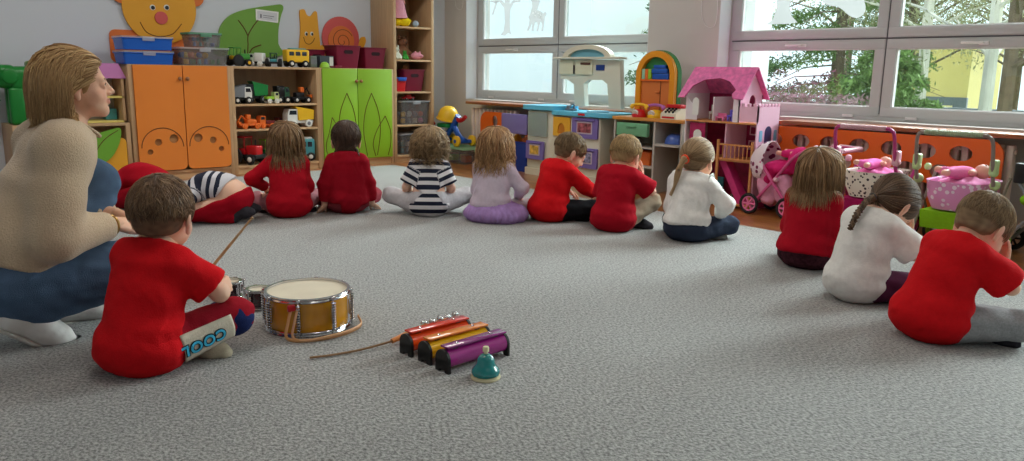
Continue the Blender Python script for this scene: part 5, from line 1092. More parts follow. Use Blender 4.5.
# ---------------------------------------------------------------- toy vehicles
def wheelset(t, L, W, r, m, hub, xs=None, w=.022):
    xs = xs or (-L*.30, L*.30)
    for x in xs:
        for s in (-1, 1):
            y = s*(W/2); wv = MB().lathe([(0, -w/2), (r*.55, -w/2), (r*.8, -w/2-.001), (r, -w/2+.004), (r, w/2-.004), (r*.8, w/2+.001), (r*.55, w/2), (0, w/2)], (x, y, r), 20, (0, 1, 0)).build('wheel', m, t)
            MB().lathe([(0, 0), (r*.5, 0), (r*.42, .004), (0, .006)], (x, y+s*w*.5, r), 14, (0, s, 0)).build('hub', hub, wv)
TYRE = mat('black rubber', (24, 24, 26), .7); DGL = mat('dark toy window', (40, 48, 56), .2)
def truck(label, loc, L, H, cabm, bedm, kind='dump', rz=0, wm=None, hub=None, chm=None, name='toy_truck', W=.11):
    t = thing(name, label, 'toy vehicle', loc, rz); r = H*.19; wm = wm or TYRE; hub = hub or P_WHT; chm = chm or BLACKP; z0 = r*1.1
    MB().box(-L/2, L/2, -W*.36, W*.36, z0, z0+H*.14, bev=.004).build('chassis', chm, t); wheelset(t, L, W*.86, r, wm, hub)
    c0, c1 = (L*.12, L*.5) if kind != 'bus' else (-L/2, L/2); zt = z0+H*.12
    if kind in ('dump', 'box', 'plain'):
        cb = MB().prism([(c0, zt), (c1, zt), (c1, zt+H*.30), (c1-L*.07, zt+H*.56), (c0, zt+H*.56)], -W*.42, W*.42).build('cab', cabm, t)
        for s in (-1, 1): MB().prism([(c0+.01, zt+H*.30), (c1-L*.06, zt+H*.30), (c1-L*.09, zt+H*.5), (c0+.01, zt+H*.5)], s*W*.425, s*W*.435).build('window', DGL, cb)
        if kind == 'dump': MB().prism([(-L*.5, zt+H*.05), (L*.08, zt+H*.02), (L*.12, zt+H*.55), (L*.20, zt+H*.66), (L*.20, zt+H*.70), (-L*.52, zt+H*.52)], -W*.46, W*.46).build('tipper', bedm, t)
        if kind == 'box': MB().box(-L*.5, L*.10, -W*.46, W*.46, zt+.003, zt+H*.62, bev=.006).build('load_box', bedm, t)
        if kind == 'plain': MB().box(-L*.5, L*.10, -W*.44, W*.44, zt, zt+H*.22, bev=.005).build('flat_bed', bedm, t)
    if kind == 'bus':
        bd = MB().box(c0, c1, -W*.44, W*.44, z0+H*.05, z0+H*.76, bev=.016, seg=3).build('body', cabm, t)
        for i in range(3): 
            for s in (-1, 1): MB().prism(rrect(c0+L*(.10+.28*i), c0+L*(.31+.28*i), z0+H*.42, z0+H*.64, .006, 3), s*W*.44, s*W*.452).build('window', DGL, bd)
        MB().box(c0+L*.2, c1-L*.1, -W*.3, W*.3, z0+H*.75, z0+H*.84, bev=.008).build('roof_rack', bedm, t)
    if kind == 'tractor':
        MB().box(0, L*.48, -W*.24, W*.24, zt, zt+H*.34, bev=.012, seg=2).build('bonnet', cabm, t); MB().box(-L*.42, -L*.02, -W*.3, W*.3, zt, zt+H*.22, bev=.01).build('seat', bedm, t)
        for x in (-L*.38, -L*.03):
            for s in (-1, 1): MB().cyl((x, s*W*.26, zt+H*.2), (x+.006, s*W*.24, zt+H*.62), .004).build('roof_post', cabm, t)
        MB().box(-L*.42, L*.02, -W*.32, W*.32, zt+H*.60, zt+H*.66, bev=.006).build('roof', cabm, t); MB().cyl((L*.3, 0, zt+H*.3), (L*.3, 0, zt+H*.55), .006).build('exhaust', BLACKP, t)
        for s in (-1, 1): MB().lathe([(0, -.016), (r*1.25, -.016), (r*1.55, -.012), (r*1.55, .012), (r*1.25, .016), (0, .016)], (-L*.27, s*W*.55, r*1.55), 20, (0, 1, 0)).build('rear_wheel', wm, t)
    if kind == 'digger':
        MB().box(-L*.30, L*.15, -W*.36, W*.36, zt, zt+H*.30, bev=.01).build('engine', cabm, t); MB().box(-L*.05, L*.15, -W*.3, W*.3, zt+H*.3, zt+H*.62, bev=.008).build('cab', bedm, t)
        MB().tube([(L*.1, 0, zt+H*.2), (L*.35, 0, zt+H*.55), (L*.5, 0, zt+H*.15)], .009, 6).build('arm', cabm, t); MB().prism([(L*.42, zt+H*.15), (L*.56, zt+H*.18), (L*.54, zt-H*.03), (L*.44, zt-H*.04)], -W*.3, W*.3).build('bucket', bedm, t)
    return t
S1, S2, S3, TY = .639+FL+.001, .410+FL+.001, .068, 7.13
truck('white toy tipper truck at the left end of the upper truck shelf', (3.045, TY, S1), .19, .17, P_WHT, P_GRY, 'dump', .1, hub=P_WHT)
truck('green toy tipper truck on the upper truck shelf, beside the white one', (3.21, TY+.06, S1), .22, .20, BLACKP, P_GRN, 'dump', PI, hub=P_GRY)
truck('small cream and lime toy car on the upper truck shelf', (3.335, TY-.03, S1), .12, .12, pl('cream lime plastic', (206, 214, 150)), P_LIME, 'plain', 0, hub=P_WHT, wm=P_WHT, W=.09)
truck('dark green toy jeep on the upper truck shelf', (3.465, TY+.03, S1), .13, .17, pl('bottle green plastic', (40, 84, 60)), BLACKP, 'box', 0)
truck('black and orange toy digger at the right end of the upper truck shelf', (3.645, TY, S1), .20, .16, BLACKP, P_ORG, 'digger', 0, name='toy_digger')
truck('orange toy loader with a scoop at the left end of the middle shelf', (3.10, TY-.03, S2), .20, .14, P_ORG, P_ORG, 'digger', PI, hub=P_ORG, wm=P_ORG, chm=P_ORG, name='toy_digger', W=.13)
truck('orange toy trailer on the middle shelf beside the orange loader', (3.27, TY-.02, S2), .15, .13, P_ORG, pl('dark red plastic', (120, 40, 40)), 'plain', PI, wm=P_ORG, hub=P_ORG, chm=P_ORG)
truck('white toy lorry with a yellow tipper on the middle shelf', (3.60, TY-.03, S2), .27, .195, P_WHT, P_YEL, 'dump', PI, wm=P_WHT, hub=P_GRY, chm=P_WHT, W=.13)
truck('small dark red toy car at the back of the middle shelf', (3.42, TY+.10, S2), .12, .10, pl('dark red plastic', (120, 40, 40)), BLACKP, 'plain', 0)
truck('red toy tractor with big black wheels at the left of the bottom shelf', (3.11, TY+.02, S3), .26, .26, P_RED, P_RED, 'tractor', -PI/2+.5, W=.20, name='toy_tractor')
truck('lime green toy tractor in the middle of the bottom shelf', (3.36, TY+.10, S3), .22, .22, P_LIME, P_GRN, 'tractor', .2, W=.16, name='toy_tractor')
truck('pale teal toy van at the right end of the bottom shelf', (3.665, TY, S3), .20, .22, P_TEAL, P_WHT, 'bus', -.4, W=.15, name='toy_van')
ZT_ = CH+.001
truck('green and yellow toy tractor on top of the shelf unit, next to the clear boxes', (3.055, 7.13, ZT_), .20, .17, pl('tractor green plastic', (60, 140, 50)), P_YEL, 'tractor', .15, hub=P_YEL, W=.13, name='toy_tractor')
truck('pale grey toy car carrier standing on top of the shelf unit', (3.235, 7.15, ZT_), .13, .13, pl('pale sage plastic', (196, 206, 190)), P_WHT, 'box', PI*.75, wm=P_WHT, W=.10)
truck('dark green and teal toy quad on top of the shelf unit', (3.395, 7.14, ZT_), .14, .13, pl('bottle green plastic', (40, 84, 60)), P_TEAL, 'tractor', 1.0, hub=P_TEAL, W=.11, name='toy_tractor')
truck('yellow toy school bus on top of the shelf unit', (3.615, 7.13, ZT_), .235, .17, P_YEL, P_TEAL, 'bus', 0, hub=P_WHT, W=.12, name='toy_bus')
def block(name, label, cat, loc, size, m, bev=.006, rz=0, extra=None):
    w, d, h = size; t = thing(name, label, cat, loc, rz); MB().box(-w/2, w/2, -d/2, d/2, 0, h, bev=bev, seg=2).build('case', m, t)
    if extra: extra(t)
    return t
block('toy_box', 'small sage green carton on the shelf unit beside the toy bus', 'box', (3.79, 7.15, ZT_), (.07, .09, .11), pl('sage card', (110, 124, 116)), extra=lambda t: MB().box(-.03, .03, -.046, -.045, .03, .08).build('label', P_GRY, t))
block('toy_box', 'dark grey toy garage with a white window on the green cabinet', 'box', (3.92, 7.13, ZT_), (.15, .10, .115), pl('slate plastic', (66, 74, 84)), extra=lambda t: MB().box(.025, .065, -.053, -.05, .02, .105).build('panel', P_WHT, t))
t = thing('toy_helmet', 'small bright green domed toy before the dark grey toy garage', 'toy', (3.875, 7.05, ZT_)); MB().lathe([(.048, 0), (.046, .02), (.036, .042), (.018, .054), (0, .057)], (0, 0, 0), 18).build('dome', P_LIME, t); MB().torus((0, 0, .003), .048, .004).build('brim', P_LIME, t)
t = thing('toy_shovel', 'small maroon toy shovel lying beside the maroon basket', 'toy', (4.0, 7.06, ZT_)); MB().box(-.02, .06, -.03, .03, 0, .022, bev=.008).build('blade', MAROON, t); MB().cyl((-.02, 0, .01), (-.06, 0, .012), .006).build('handle', MAROON, t)
# ---------------------------------------------------------------- toys on the tall shelf
def plush(name, label, cat, loc, m, r, rz=0, ears='round', m2=None, parts=True, face=True):
    t = thing(name, label, cat, loc, rz); m2 = m2 or m
    skin_mesh('body', [([ell(V3(0, 0, r*1.0), V3(.8, .7, 1.0)*r, None, .02), ell(V3(0, -.0, r*2.35), V3(.72, .66, .66)*r, None, .015), cone(V3(-.6, -.2, 1.3)*r, V3(-1.05, -.6, .7)*r, .26*r, .22*r), cone(V3(.6, -.2, 1.3)*r, V3(1.05, -.6, .7)*r, .26*r, .22*r), cone(V3(-.4, -.3, .35)*r, V3(-.6, -1.1, .28)*r, .3*r, .28*r), cone(V3(.4, -.3, .35)*r, V3(.6, -1.1, .28)*r, .3*r, .28*r), ell(V3(0, -.62, 2.2)*r, V3(.3, .25, .22)*r, None, .01)], .0045, 0)], m, t, floor=.0)
    for s in (-1, 1): MB().ball((s*r*.5, 0, r*2.95), (r*.24, r*.12, r*(.28 if ears == 'round' else .6))).build('ear', m2, t)
    if face: 
        for s in (-1, 1): MB().ball((s*r*.26, -r*.60, r*2.48), r*.08, 8).build('eye', BLACKP, t)
        MB().ball((0, -r*.88, r*2.24), r*.10, 8).build('nose', BLACKP, t)
    return t
fab = lambda n, c: cloth(n, c)
t = thing('doll', 'doll with a long pale pink dress hanging from the top of the tall shelf', 'doll', (4.80, 7.14, 1.42)); MB().lathe([(.0, .33), (.035, .33), (.05, .22), (.085, .05), (.10, 0), (0, 0)], (0, 0, .07), 26).build('dress', fab('pale pink satin', (224, 160, 178)), t); MB().ball((0, 0, .45), .042).build('head', DSKN, t); MB().ball((0, .008, .465), (.048, .046, .042)).build('hair', fab('yellow yarn', (220, 190, 110)), t)
for s in (-1, 1): MB().cyl((s*.03, 0, .37), (s*.07, -.02, .22), .012, .009).build('arm', DSKN, t); MB().cyl((s*.03, 0, .09), (s*.03, -.01, 0), .013, .011).build('leg', DSKN, t)
t = thing('toy_duck', 'yellow plush duck on the tall shelf in front of the black and white toy', 'soft toy', (4.845, 7.09, 1.406), PI*.9)
skin_mesh('body', [([ell(V3(0, 0, .050), (.060, .050, .050), None, .02), ell(V3(.075, 0, .045), (.042, .042, .044), None, .012)], .004, 0)], fab('yellow plush', (236, 206, 30)), t, floor=0); MB().ball((.118, 0, .04), (.014, .018, .008)).build('beak', P_ORG, t); MB().ball((-.055, 0, .06), (.018, .02, .014)).build('tail', fab('yellow plush', (236, 206, 30)), t)
plush('penguin', 'black and white plush penguin behind the yellow duck', 'soft toy', (4.86, 7.21, 1.406), fab('black plush', (34, 34, 42)), .055, ears='round', m2=fab('light blue plush', (160, 180, 206)))
t = thing('toy_ball', 'small pale blue and white ball at the right of the yellow duck', 'ball', (4.975, 7.08, 1.406)); MB().ball((0, 0, .034), .034, 18).build('ball', fab('pale blue plush', (164, 186, 210)), t); MB().torus((0, 0, .034), .0338, .003, (1, 0, .3)).build('stripe', P_WHT, t)
plush('teddy_bear', 'brown plush bear in the middle of the second board of the tall shelf', 'soft toy', (4.89, 7.20, 1.067), fab('brown plush', (134, 92, 70)), .078)
plush('soft_dog', 'white plush toy at the left of the second board of the tall shelf', 'soft toy', (4.745, 7.10, 1.067), fab('cream plush', (206, 210, 196)), .042, ears='long')
plush('soft_frog', 'green plush frog in front of the brown bear', 'soft toy', (4.84, 7.085, 1.067), fab('green plush', (60, 140, 56)), .030)
t = thing('soft_pig', 'round pink plush pig at the right of the second board', 'soft toy', (5.0, 7.10, 1.067)); skin_mesh('body', [([ell(V3(0, 0, .040), (.068, .055, .042), None, .01), cone(V3(.02, -.045, .04), V3(.022, -.068, .04), .016, .015)], .004, 0)], fab('pink plush', (226, 154, 170)), t, floor=0)
for s in (-1, 1): MB().ball((s*.03, -.02, .078), (.014, .008, .014)).build('ear', fab('pink plush', (226, 154, 170)), t)
plush('soft_toy', 'small tan plush toy lying in the maroon basket on the tall shelf', 'soft toy', (4.90, 7.17, .86), fab('tan plush', (170, 110, 70)), .048, rz=.6)
bin_('storage_box', 'red tub with a blue lid left of the maroon basket on the tall shelf', 'box', (4.765, 7.12, .736), .13, .16, .13, P_RED, P_BLUE)
bin_('storage_box', 'large clear box full of toys on the tall shelf, below the maroon basket', 'box', (4.945, 7.17, .386), .37, .27, .235, CLEAR, LB, tp=.92)
bits(((4.945, 7.17), .31, .20, .20), 26, .034, [pl('beige plastic', (216, 196, 170)), P_ORG, P_WHT, P_YEL, P_PNK, P_GRY], ['toy_block'], 8, lambda c, k: 'small %s %s in the large clear box of the tall shelf' % (c, k), 'large clear box', .395)
t = thing('toy_car', 'red and white toy car on the lid of the large clear box', 'toy vehicle', (4.90, 7.12, .644)); MB().box(-.07, .07, -.03, .03, .012, .035, bev=.01).build('body', P_RED, t); MB().box(-.035, .03, -.026, .026, .034, .056, bev=.01).build('roof', P_RED, t); wheelset(t, .14, .055, .013, TYRE, P_WHT, w=.010)
bin_('storage_box', 'clear lidded box on the lowest board of the tall shelf', 'box', (4.93, 7.17, .069), .36, .27, .205, CLEAR, LB, tp=.92)
bits(((4.93, 7.17), .30, .20, .17), 20, .034, [P_GRY, P_BLUE, P_WHT, pl('smoke plastic', (90, 96, 104)), P_TEAL], ['toy_block'], 9, lambda c, k: 'small %s %s in the clear box on the lowest board' % (c, k), 'lowest clear box', .078)
# ---------------------------------------------------------------- toys along the window wall
CRM = pl('cream plastic', (214, 210, 192), .45); SKYB = pl('sky blue plastic', (98, 190, 224), .35); VIO = pl('violet plastic', (120, 104, 172), .4); AMB = pl('amber plastic', (226, 168, 52), .4); NAVP = pl('royal blue plastic', (22, 52, 140), .4)
TEALW = glass_mat('teal tinted plastic', (206, 218, 216), .1, .1, .35); DARK = mat('recess shade colour', (40, 38, 44), .8); SILV = mat('silver plastic', (150, 154, 160), .3, .6)
# ride-on walker toy on a box of bricks
bin_('storage_box', 'clear tub with a pale green lid in the corner under the blue toy walker', 'box', (5.32, 6.76, FL), .34, .62, .15, CLEAR, glass_mat('pale green lid plastic', (170, 214, 170), .08, .1, .6), tp=.88)
for i, (dx, dy, m) in enumerate(((-.04, -.17, P_ORG), (.03, -.06, P_YEL), (-.03, .05, P_LIME), (.04, .15, P_ORG), (-.05, .2, P_RED))):
    o = MB().box(-.04, .04, -.045, .045, 0, .07, bev=.008).build('toy_block', m); o.location = (5.32+dx, 6.76+dy, .0); tag(o, '%s toy block inside the clear tub in the corner' % m.name.split()[0], 'toy block', '%s blocks in the corner tub' % m.name.split()[0])
t = thing('toy_walker', 'blue ride-on toy walker with a yellow bucket, red handles and yellow wheels in the corner', 'toy', (5.32, 6.90, .162))
MB().tube(spline([(0, .20, .05), (0, .10, .09), (0, -.04, .22), (0, -.12, .32)], 5), .034, 10).tube(spline([(0, -.24, .055), (0, -.14, .10), (0, -.05, .20)], 5), .030, 10).box(-.09, .09, .10, .17, .03, .07, bev=.015).box(-.09, .09, -.25, -.19, .03, .07, bev=.015).build('frame', P_BLUE, t)
for y in (.135, -.225):
    for s in (-1, 1): w = MB().lathe([(0, -.02), (.045, -.02), (.058, -.012), (.058, .012), (.045, .02), (0, .02)], (s*.105, y, .058), 22, (1, 0, 0)).build('wheel', P_YEL, t); MB().cyl((s*.128, y, .058), (s*.132, y, .058), .02).build('hub', P_BLUE, w)
b = MB(); b.lathe([(.115, 0), (.128, .0), (.130, .012), (.118, .018), (.112, .06), (.092, .11), (.055, .142), (0, .152)], (0, .07, .27), 24, (.0, -.22, 1)); b.build('bucket', P_YEL, t); MB().box(-.09, .09, -.02, .16, .185, .235, bev=.02).build('tray', P_GRN, t)
MB().tube(spline([(-.12, .19, .34), (-.12, .21, .27), (-.12, .16, .22)], 4), .02, 8).tube(spline([(-.0, -.10, .30), (-.02, -.16, .27), (-.02, -.23, .29), (-.02, -.27, .32)], 4), .022, 8).build('handle', P_RED, t)
# blue crate with orange toys
bin_('crate', 'dark blue crate of orange toys on the floor beside the play kitchen', 'crate', (5.40, 5.79, FL), .26, .30, .29, NAVP, tp=.95)
for i, (dx, dy, m, nm) in enumerate(((-.05, .07, AMB, 'amber'), (.04, .02, P_ORG, 'orange'), (-.04, -.07, P_ORG, 'orange'), (.05, -.09, AMB, 'amber'))):
    t = thing('toy_scoop', '%s plastic toy scoop sticking out of the dark blue crate' % nm, 'toy', (5.40+dx, 5.79+dy, .005), i*1.1, '%s scoops in the crate' % nm); MB().prism([(-.045, 0), (.045, 0), (.055, .30), (.0, .35), (-.055, .30)], -.012, .012).build('blade', m, t); MB().cyl((0, 0, .34), (0, 0, .375), .010).build('handle', m, t)
# play kitchen
KX, KY = 5.22, 5.12
t = thing('play_kitchen', 'cream plastic play kitchen with blue worktop, violet oven doors and an arched hood', 'play kitchen', (KX, KY, FL)); Y = lambda y: y-KY; Zk = lambda z: z-FL
b = MB(); b.box(.0, .33, Y(4.64), Y(5.235), .05, Zk(.575), bev=.02, seg=3).box(.015, .33, Y(5.225), Y(5.60), .05, Zk(.61), bev=.03, seg=3); b.prism(rrect(-.015, .345, Y(4.625), Y(5.62), .06), 0, .062, axis='z'); b.build('body', CRM, t)
w = MB().prism([(x, y) for x, y in rrect(-.03, .36, Y(4.50), Y(5.27), .09, 6)], Zk(.578), Zk(.615), axis='z', sm=False).build('worktop', SKYB, t); MB().prism(rrect(-.02, .36, Y(5.20), Y(5.67), .08, 6), Zk(.612), Zk(.652), axis='z').build('worktop', SKYB, t)
MB().lathe([(.0, .0), (.075, .0), (.085, .010), (.10, .012), (.10, .0)], (.14, Y(4.80), Zk(.616)), 24).build('sink', pl('pale blue plastic', (150, 205, 225)), w)
MB().box(-.034, -.029, Y(4.80), Y(4.88), Zk(.585), Zk(.605), bev=.002).build('badge', P_RED, w)
def door(y0, y1, z0, z1, m, inner, name='oven_door'):
    d = MB().prism(rrect(Y(y0), Y(y1), Zk(z0), Zk(z1), .012), -.018, .0, axis='x').build(name, m, t); a, c = (y1-y0)*.2, (z1-z0)*.22
    f = MB().prism(rrect(Y(y0+a), Y(y1-a), Zk(z0+c), Zk(z1-c*.8), .008), -.022, -.018, axis='x').build('window_frame', mat('worn sticker paper', (190, 176, 190), .6), d)
    MB().prism(rrect(Y(y0+a)+.012, Y(y1-a)-.012, Zk(z0+c)+.012, Zk(z1-c*.8)-.012, .006), -.024, -.022, axis='x').build('picture', inner, f)
    MB().box(-.034, -.018, Y(y0)+.03, Y(y1)-.03, Zk(z1)-.022, Zk(z1)-.012, bev=.003).build('handle', m, d)
MIX = mat('printed food picture', (150, 80, 90), .6, var=.8, noise=30); MIX2 = mat('printed dish picture', (130, 130, 160), .6, var=.9, noise=34)
door(4.655, 4.965, .385, .565, VIO, MIX); door(4.65, 4.93, .12, .30, VIO, MIX2); door(5.33, 5.57, .14, .315, VIO, mat('printed yellow picture', (200, 160, 70), .6, var=.6, noise=26))
d = MB().prism(rrect(Y(4.995), Y(5.21), Zk(.385), Zk(.56), .01), -.014, 0, axis='x', hole=[[(Y(5.105)+.045*math.cos(a), Zk(.445)+.06*math.sin(a)) for a in np.linspace(0, PI, 10)]+[(Y(5.105)-.045, Zk(.41)), (Y(5.105)+.045, Zk(.41))]]).build('side_door', AMB, t); MB().box(-.004, .0, Y(5.03), Y(5.18), Zk(.40), Zk(.53)).build('recess', pl('ochre plastic', (190, 120, 40)), d)
MB().box(-.006, .0, Y(5.30), Y(5.56), Zk(.36), Zk(.585), bev=.004).build('window', TEALW, t)
d = MB().box(.01, .035, Y(5.60), Y(5.97), Zk(.36), Zk(.555), bev=.008).build('open_door', pl('dusty violet plastic', (124, 112, 172)), t)
X5 = lambda x: x-KX
h = MB(); out = [p for p in [tuple(onx(*q, 5.5)[1:]) for q in ((562, 59), (562.5, 79), (568, 79), (575.5, 84), (576.5, 106), (586.5, 106), (585.5, 84), (590, 80), (604, 80), (609, 84), (610.5, 108), (622.5, 109), (621.5, 60))]]
h.prism([(Y(a), Zk(b)) for a, b in out], X5(5.475), X5(5.53), axis='x'); hd = h.build('hood', CRM, t)
MB().box(X5(5.42), X5(5.55), Y(4.64), Y(5.45), Zk(1.085), Zk(1.105), bev=.006).build('shelf', CRM, hd)
ac = Y(5.045); MB().prism([(ac+.30*math.cos(a), Zk(1.10)+.115*math.sin(a)) for a in np.linspace(0, PI, 22)]+[(ac-.23*math.cos(a), Zk(1.10)+.075*math.sin(a)) for a in np.linspace(0, PI, 20)], X5(5.44), X5(5.50), axis='x').build('arch', CRM, hd)
MB().prism([(ac+.228*math.cos(a), Zk(1.10)+.074*math.sin(a)) for a in np.linspace(0, PI, 20)], X5(5.47), X5(5.48), axis='x').build('arch_window', mat('frosted sea blue', (110, 170, 190), .5), hd)
for ya, yb in ((4.98, 5.19), (5.22, 5.40)): MB().prism(rrect(Y(ya), Y(yb), Zk(.945), Zk(1.075), .012), X5(5.46), X5(5.475), axis='x').build('cupboard_door', pl('ivory plastic', (216, 212, 184), .45), hd)
MB().box(X5(5.455), X5(5.461), Y(5.20), Y(5.215), Zk(.95), Zk(1.03)).build('slot_shade', DARK, hd); MB().box(X5(5.45), X5(5.46), Y(5.0), Y(5.12), Zk(1.035), Zk(1.055), bev=.003).build('handle', pl('brown plastic', (90, 60, 50)), hd); MB().box(X5(5.469), X5(5.475), Y(4.84), Y(4.94), Zk(.985), Zk(1.035)).build('display', pl('deep blue plastic', (30, 60, 130)), hd)  # dark bar coloured as the shade in a slot between cupboard doors
t = thing('toy_tap', 'small dark grey toy tap set lying on the blue worktop', 'toy', (5.36, 5.13, .6165)); MB().box(-.03, .03, -.055, .055, 0, .018, bev=.006).build('base', P_GRY, t); MB().tube(spline([(0, -.03, .01), (0, -.035, .05), (-.03, -.03, .055), (-.05, -.03, .035)], 4), .009, 8).build('spout', P_GRY, t); MB().cyl((0, .04, .015), (0, .04, .045), .016).build('tap_handle', P_GRY, t)
# play table with drawer
TX, TYc = 5.20, 4.14
t = thing('play_table', 'play table with an orange wooden top, green drawer and grey side panels', 'table', (TX, TYc, FL)); Y = lambda y: y-TYc; GP = mat('pale grey laminate', (186, 180, 172), .5)
MB().box(-.015, .36, Y(3.745), Y(4.475), Zk(.577), Zk(.603), bev=.004).build('tabletop', mat('honey wood', (208, 142, 70), .4, var=.1, noise=4, stretch=(4, 1, 4)), t)
for y, n in ((4.455, 'side_panel'), (3.76, 'side_panel')): MB().box(0, .34, Y(y)-.009, Y(y)+.009, 0, Zk(.576)).build(n, GP, t)
MB().prism([(0, 0), (.34, 0), (.34, Zk(.576)), (.0, Zk(.576))], -.009, .009, M=Matrix.Translation((0, Y(4.03), 0)) @ Matrix.Rotation(0, 4, 'X')).build('divider', GP, t); MB().box(.33, .345, Y(3.76), Y(4.455), 0, Zk(.576)).build('back_panel', mat('sage laminate', (150, 156, 142), .6), t)
dr = MB().box(-.022, .02, Y(4.09), Y(4.42), Zk(.445), Zk(.555), bev=.010, seg=2).build('drawer', pl('sea green plastic', (110, 170, 130), .45), t); MB().box(-.034, -.022, Y(4.2), Y(4.31), Zk(.52), Zk(.535), bev=.003).build('handle', pl('sea green plastic', (110, 170, 130)), dr)
for z in (.36, .20): MB().box(.0, .33, Y(4.04), Y(4.445), Zk(z)-.012, Zk(z)).build('shelf', GP, t)
MB().prism(rrect(-.03, .33, Y(3.77), Y(4.02), .05), Zk(.385), Zk(.40), axis='z').build('shelf', GP, t)
t = thing('toy_bowl', 'blue upturned toy bowl on the shelf of the play table', 'toy', (5.32, 3.89, .401)); MB().lathe([(.095, 0), (.093, .03), (.075, .065), (.05, .08), (0, .082)], (0, 0, 0), 24).build('bowl', pl('denim blue plastic', (70, 96, 170)), t); MB().torus((0, 0, .005), .095, .005).build('rim', pl('denim blue plastic', (70, 96, 170)), t)
bin_('toy_box', 'orange toy box inside the play table under the green drawer', 'box', (5.36, 4.22, .201), .16, .2, .11, P_ORG)
# arched play hutch
AX, AY = 5.34, 4.14
t = thing('play_hutch', 'orange arched play cupboard with a green edge standing on the play table', 'toy cupboard', (AX, AY, .604)); R0 = .205; zc = 1.155-R0-.604
def arch(r, z0, zc_): return [(-r, z0), (-r, zc_)]+[(r*-math.cos(a), zc_+r*math.sin(a)) for a in np.linspace(.1, PI-.1, 20)]+[(r, zc_), (r, z0)]
MB().prism([(y, z) for y, z in arch(R0, 0, zc)], .01, .06, axis='x').build('back', pl('leaf green plastic', (50, 130, 70), .4), t)
MB().prism(arch(R0-.006, 0.0, zc), -.03, .012, axis='x', hole=[arch(R0-.055, .03, zc)]).build('frame', pl('golden orange plastic', (224, 146, 30), .4), t)
MB().box(-.028, .01, -R0+.05, R0-.05, .30, .312).build('shelf', P_ORG, t); d = MB().box(-.012, .01, -R0+.05, R0-.05, .03, .30).build('door', pl('terracotta plastic', (206, 116, 56), .45), t)
MB().box(-.016, -.012, -.055, -.051, .03, .30).build('seam', GROOVE, d); MB().box(-.03, -.012, -.045, -.005, .2, .214, bev=.004).build('handle', pl('terracotta plastic', (206, 116, 56)), d)
for i, (a, b, z0, z1, m) in enumerate(((-.135, .03, .313, .36, P_BLUE), (-.12, .04, .362, .40, P_BLUE), (-.10, .02, .402, .43, P_BLUE))): tag(MB().box(AX-.026, AX+.008, AY+a, AY+b, .604+z0, .604+z1, bev=.004).build('toy_tray', m), 'blue toy tray in the arched cupboard, '+('lowest of three', 'middle of three', 'topmost of three')[i], 'toy')
for i, m in enumerate((P_LIME, P_ORG, pl('mint plastic', (150, 200, 170)))):
    o = MB().box(-.010, .012, -.015, .015, 0, .085, bev=.002).build('toy_book', m); o.location = (AX-.012, AY+.062+i*.033, .604+.313); tag(o, '%s toy booklet standing in the arched cupboard' % ('lime green', 'orange', 'mint green')[i], 'book', 'booklets in the arched cupboard')
def phone(label, y, x, base, hs, s=1.0, rz=0):
    t = thing('toy_telephone', label, 'toy', (x, y, .604), rz); MB().lathe([(0, 0), (.06*s, 0), (.062*s, .02), (.045*s, .055), (.022*s, .066), (0, .067)], (0, 0, 0), 20).build('body', base, t)
    d = MB().cyl((-.058*s, 0, .03), (-.04*s, 0, .04), .03*s, .026*s).build('dial', P_WHT, t)
    MB().tube(spline([(0, -.085*s, .075), (0, -.06*s, .098), (0, 0, .106), (0, .06*s, .098), (0, .085*s, .075)], 4), [.018]*4+[.012]*9+[.018]*4, 10).build('handset', hs, t)
phone('red toy telephone with a yellow handset on the play table', 4.245, 5.26, P_RED, P_YEL); phone('yellow toy telephone with a purple handset behind the red one', 4.09, 5.28, P_YEL, pl('mauve plastic', (176, 100, 180)), 1.05)
t = thing('toy_cash_register', 'white toy cash register with a red top at the right end of the play table', 'toy', (5.27, 3.90, .604)); MB().prism([(-.07, 0), (.07, 0), (.07, .085), (.0, .085), (-.07, .045)], -.075, .075).build('case', pl('ivory toy plastic', (226, 220, 200)), t)
MB().box(-.01, .068, -.07, .07, .086, .118, bev=.006).build('top', P_RED, t); MB().box(-.073, -.069, -.06, .06, .008, .022).build('till_drawer', P_RED, t)
for i in range(3):
    for j in range(3): MB().cyl((-.055+.022*i, -.035+.035*j, .052+.0125*i), (-.060+.022*i, -.035+.035*j, .066+.0125*i), .009).build('key', BLACKP, t)
# ---------------------------------------------------------------- dolls' house
DX, D0, D1 = 5.10, 3.035, 3.66
HP = mat('hot pink paint', (196, 50, 120), .5, var=.12, noise=20); LP = mat('pale pink paint', (240, 190, 214), .5); RP = mat('rose roof print', (226, 110, 170), .5, var=.22, noise=26); WP = mat('white dolls wall', (232, 220, 226), .5); DW = mat('orange toy wood', (206, 140, 84), .5); MG = mat('magenta wallpaper', (160, 26, 84), .6, var=.25, noise=24)
t = thing('dolls_house', 'big pink dolls\' house with a shingled roof and castle balcony', "dolls' house", (DX, 3.35, FL)); Y = lambda y: y-3.35; D = .30; Wt = .010
MB().box(0, D, Y(D1)-Wt, Y(D1), 0, Zk(.82)).build('side_wall', WP, t)
sw = MB().prism([(x, z) for x, z in ((0, 0), (D, 0), (D, Zk(.74)), (0, Zk(.74)))], Y(D0), Y(D0)+Wt).build('side_wall', LP, t)
for x in (.05, .25): MB().prism(rrect(x-.018, x+.018, Zk(.49), Zk(.57), .01), Y(D0)-.004, Y(D0)-.0).build('shutter', mat('powder blue paint', (126, 184, 216), .5), sw)
wa = lambda cx, w, z0, z1: [(cx-w, z0), (cx-w, z1-w)]+[(cx-w*math.cos(a), z1-w+w*math.sin(a)) for a in np.linspace(.1, PI-.1, 10)]+[(cx+w, z1-w), (cx+w, z0)]
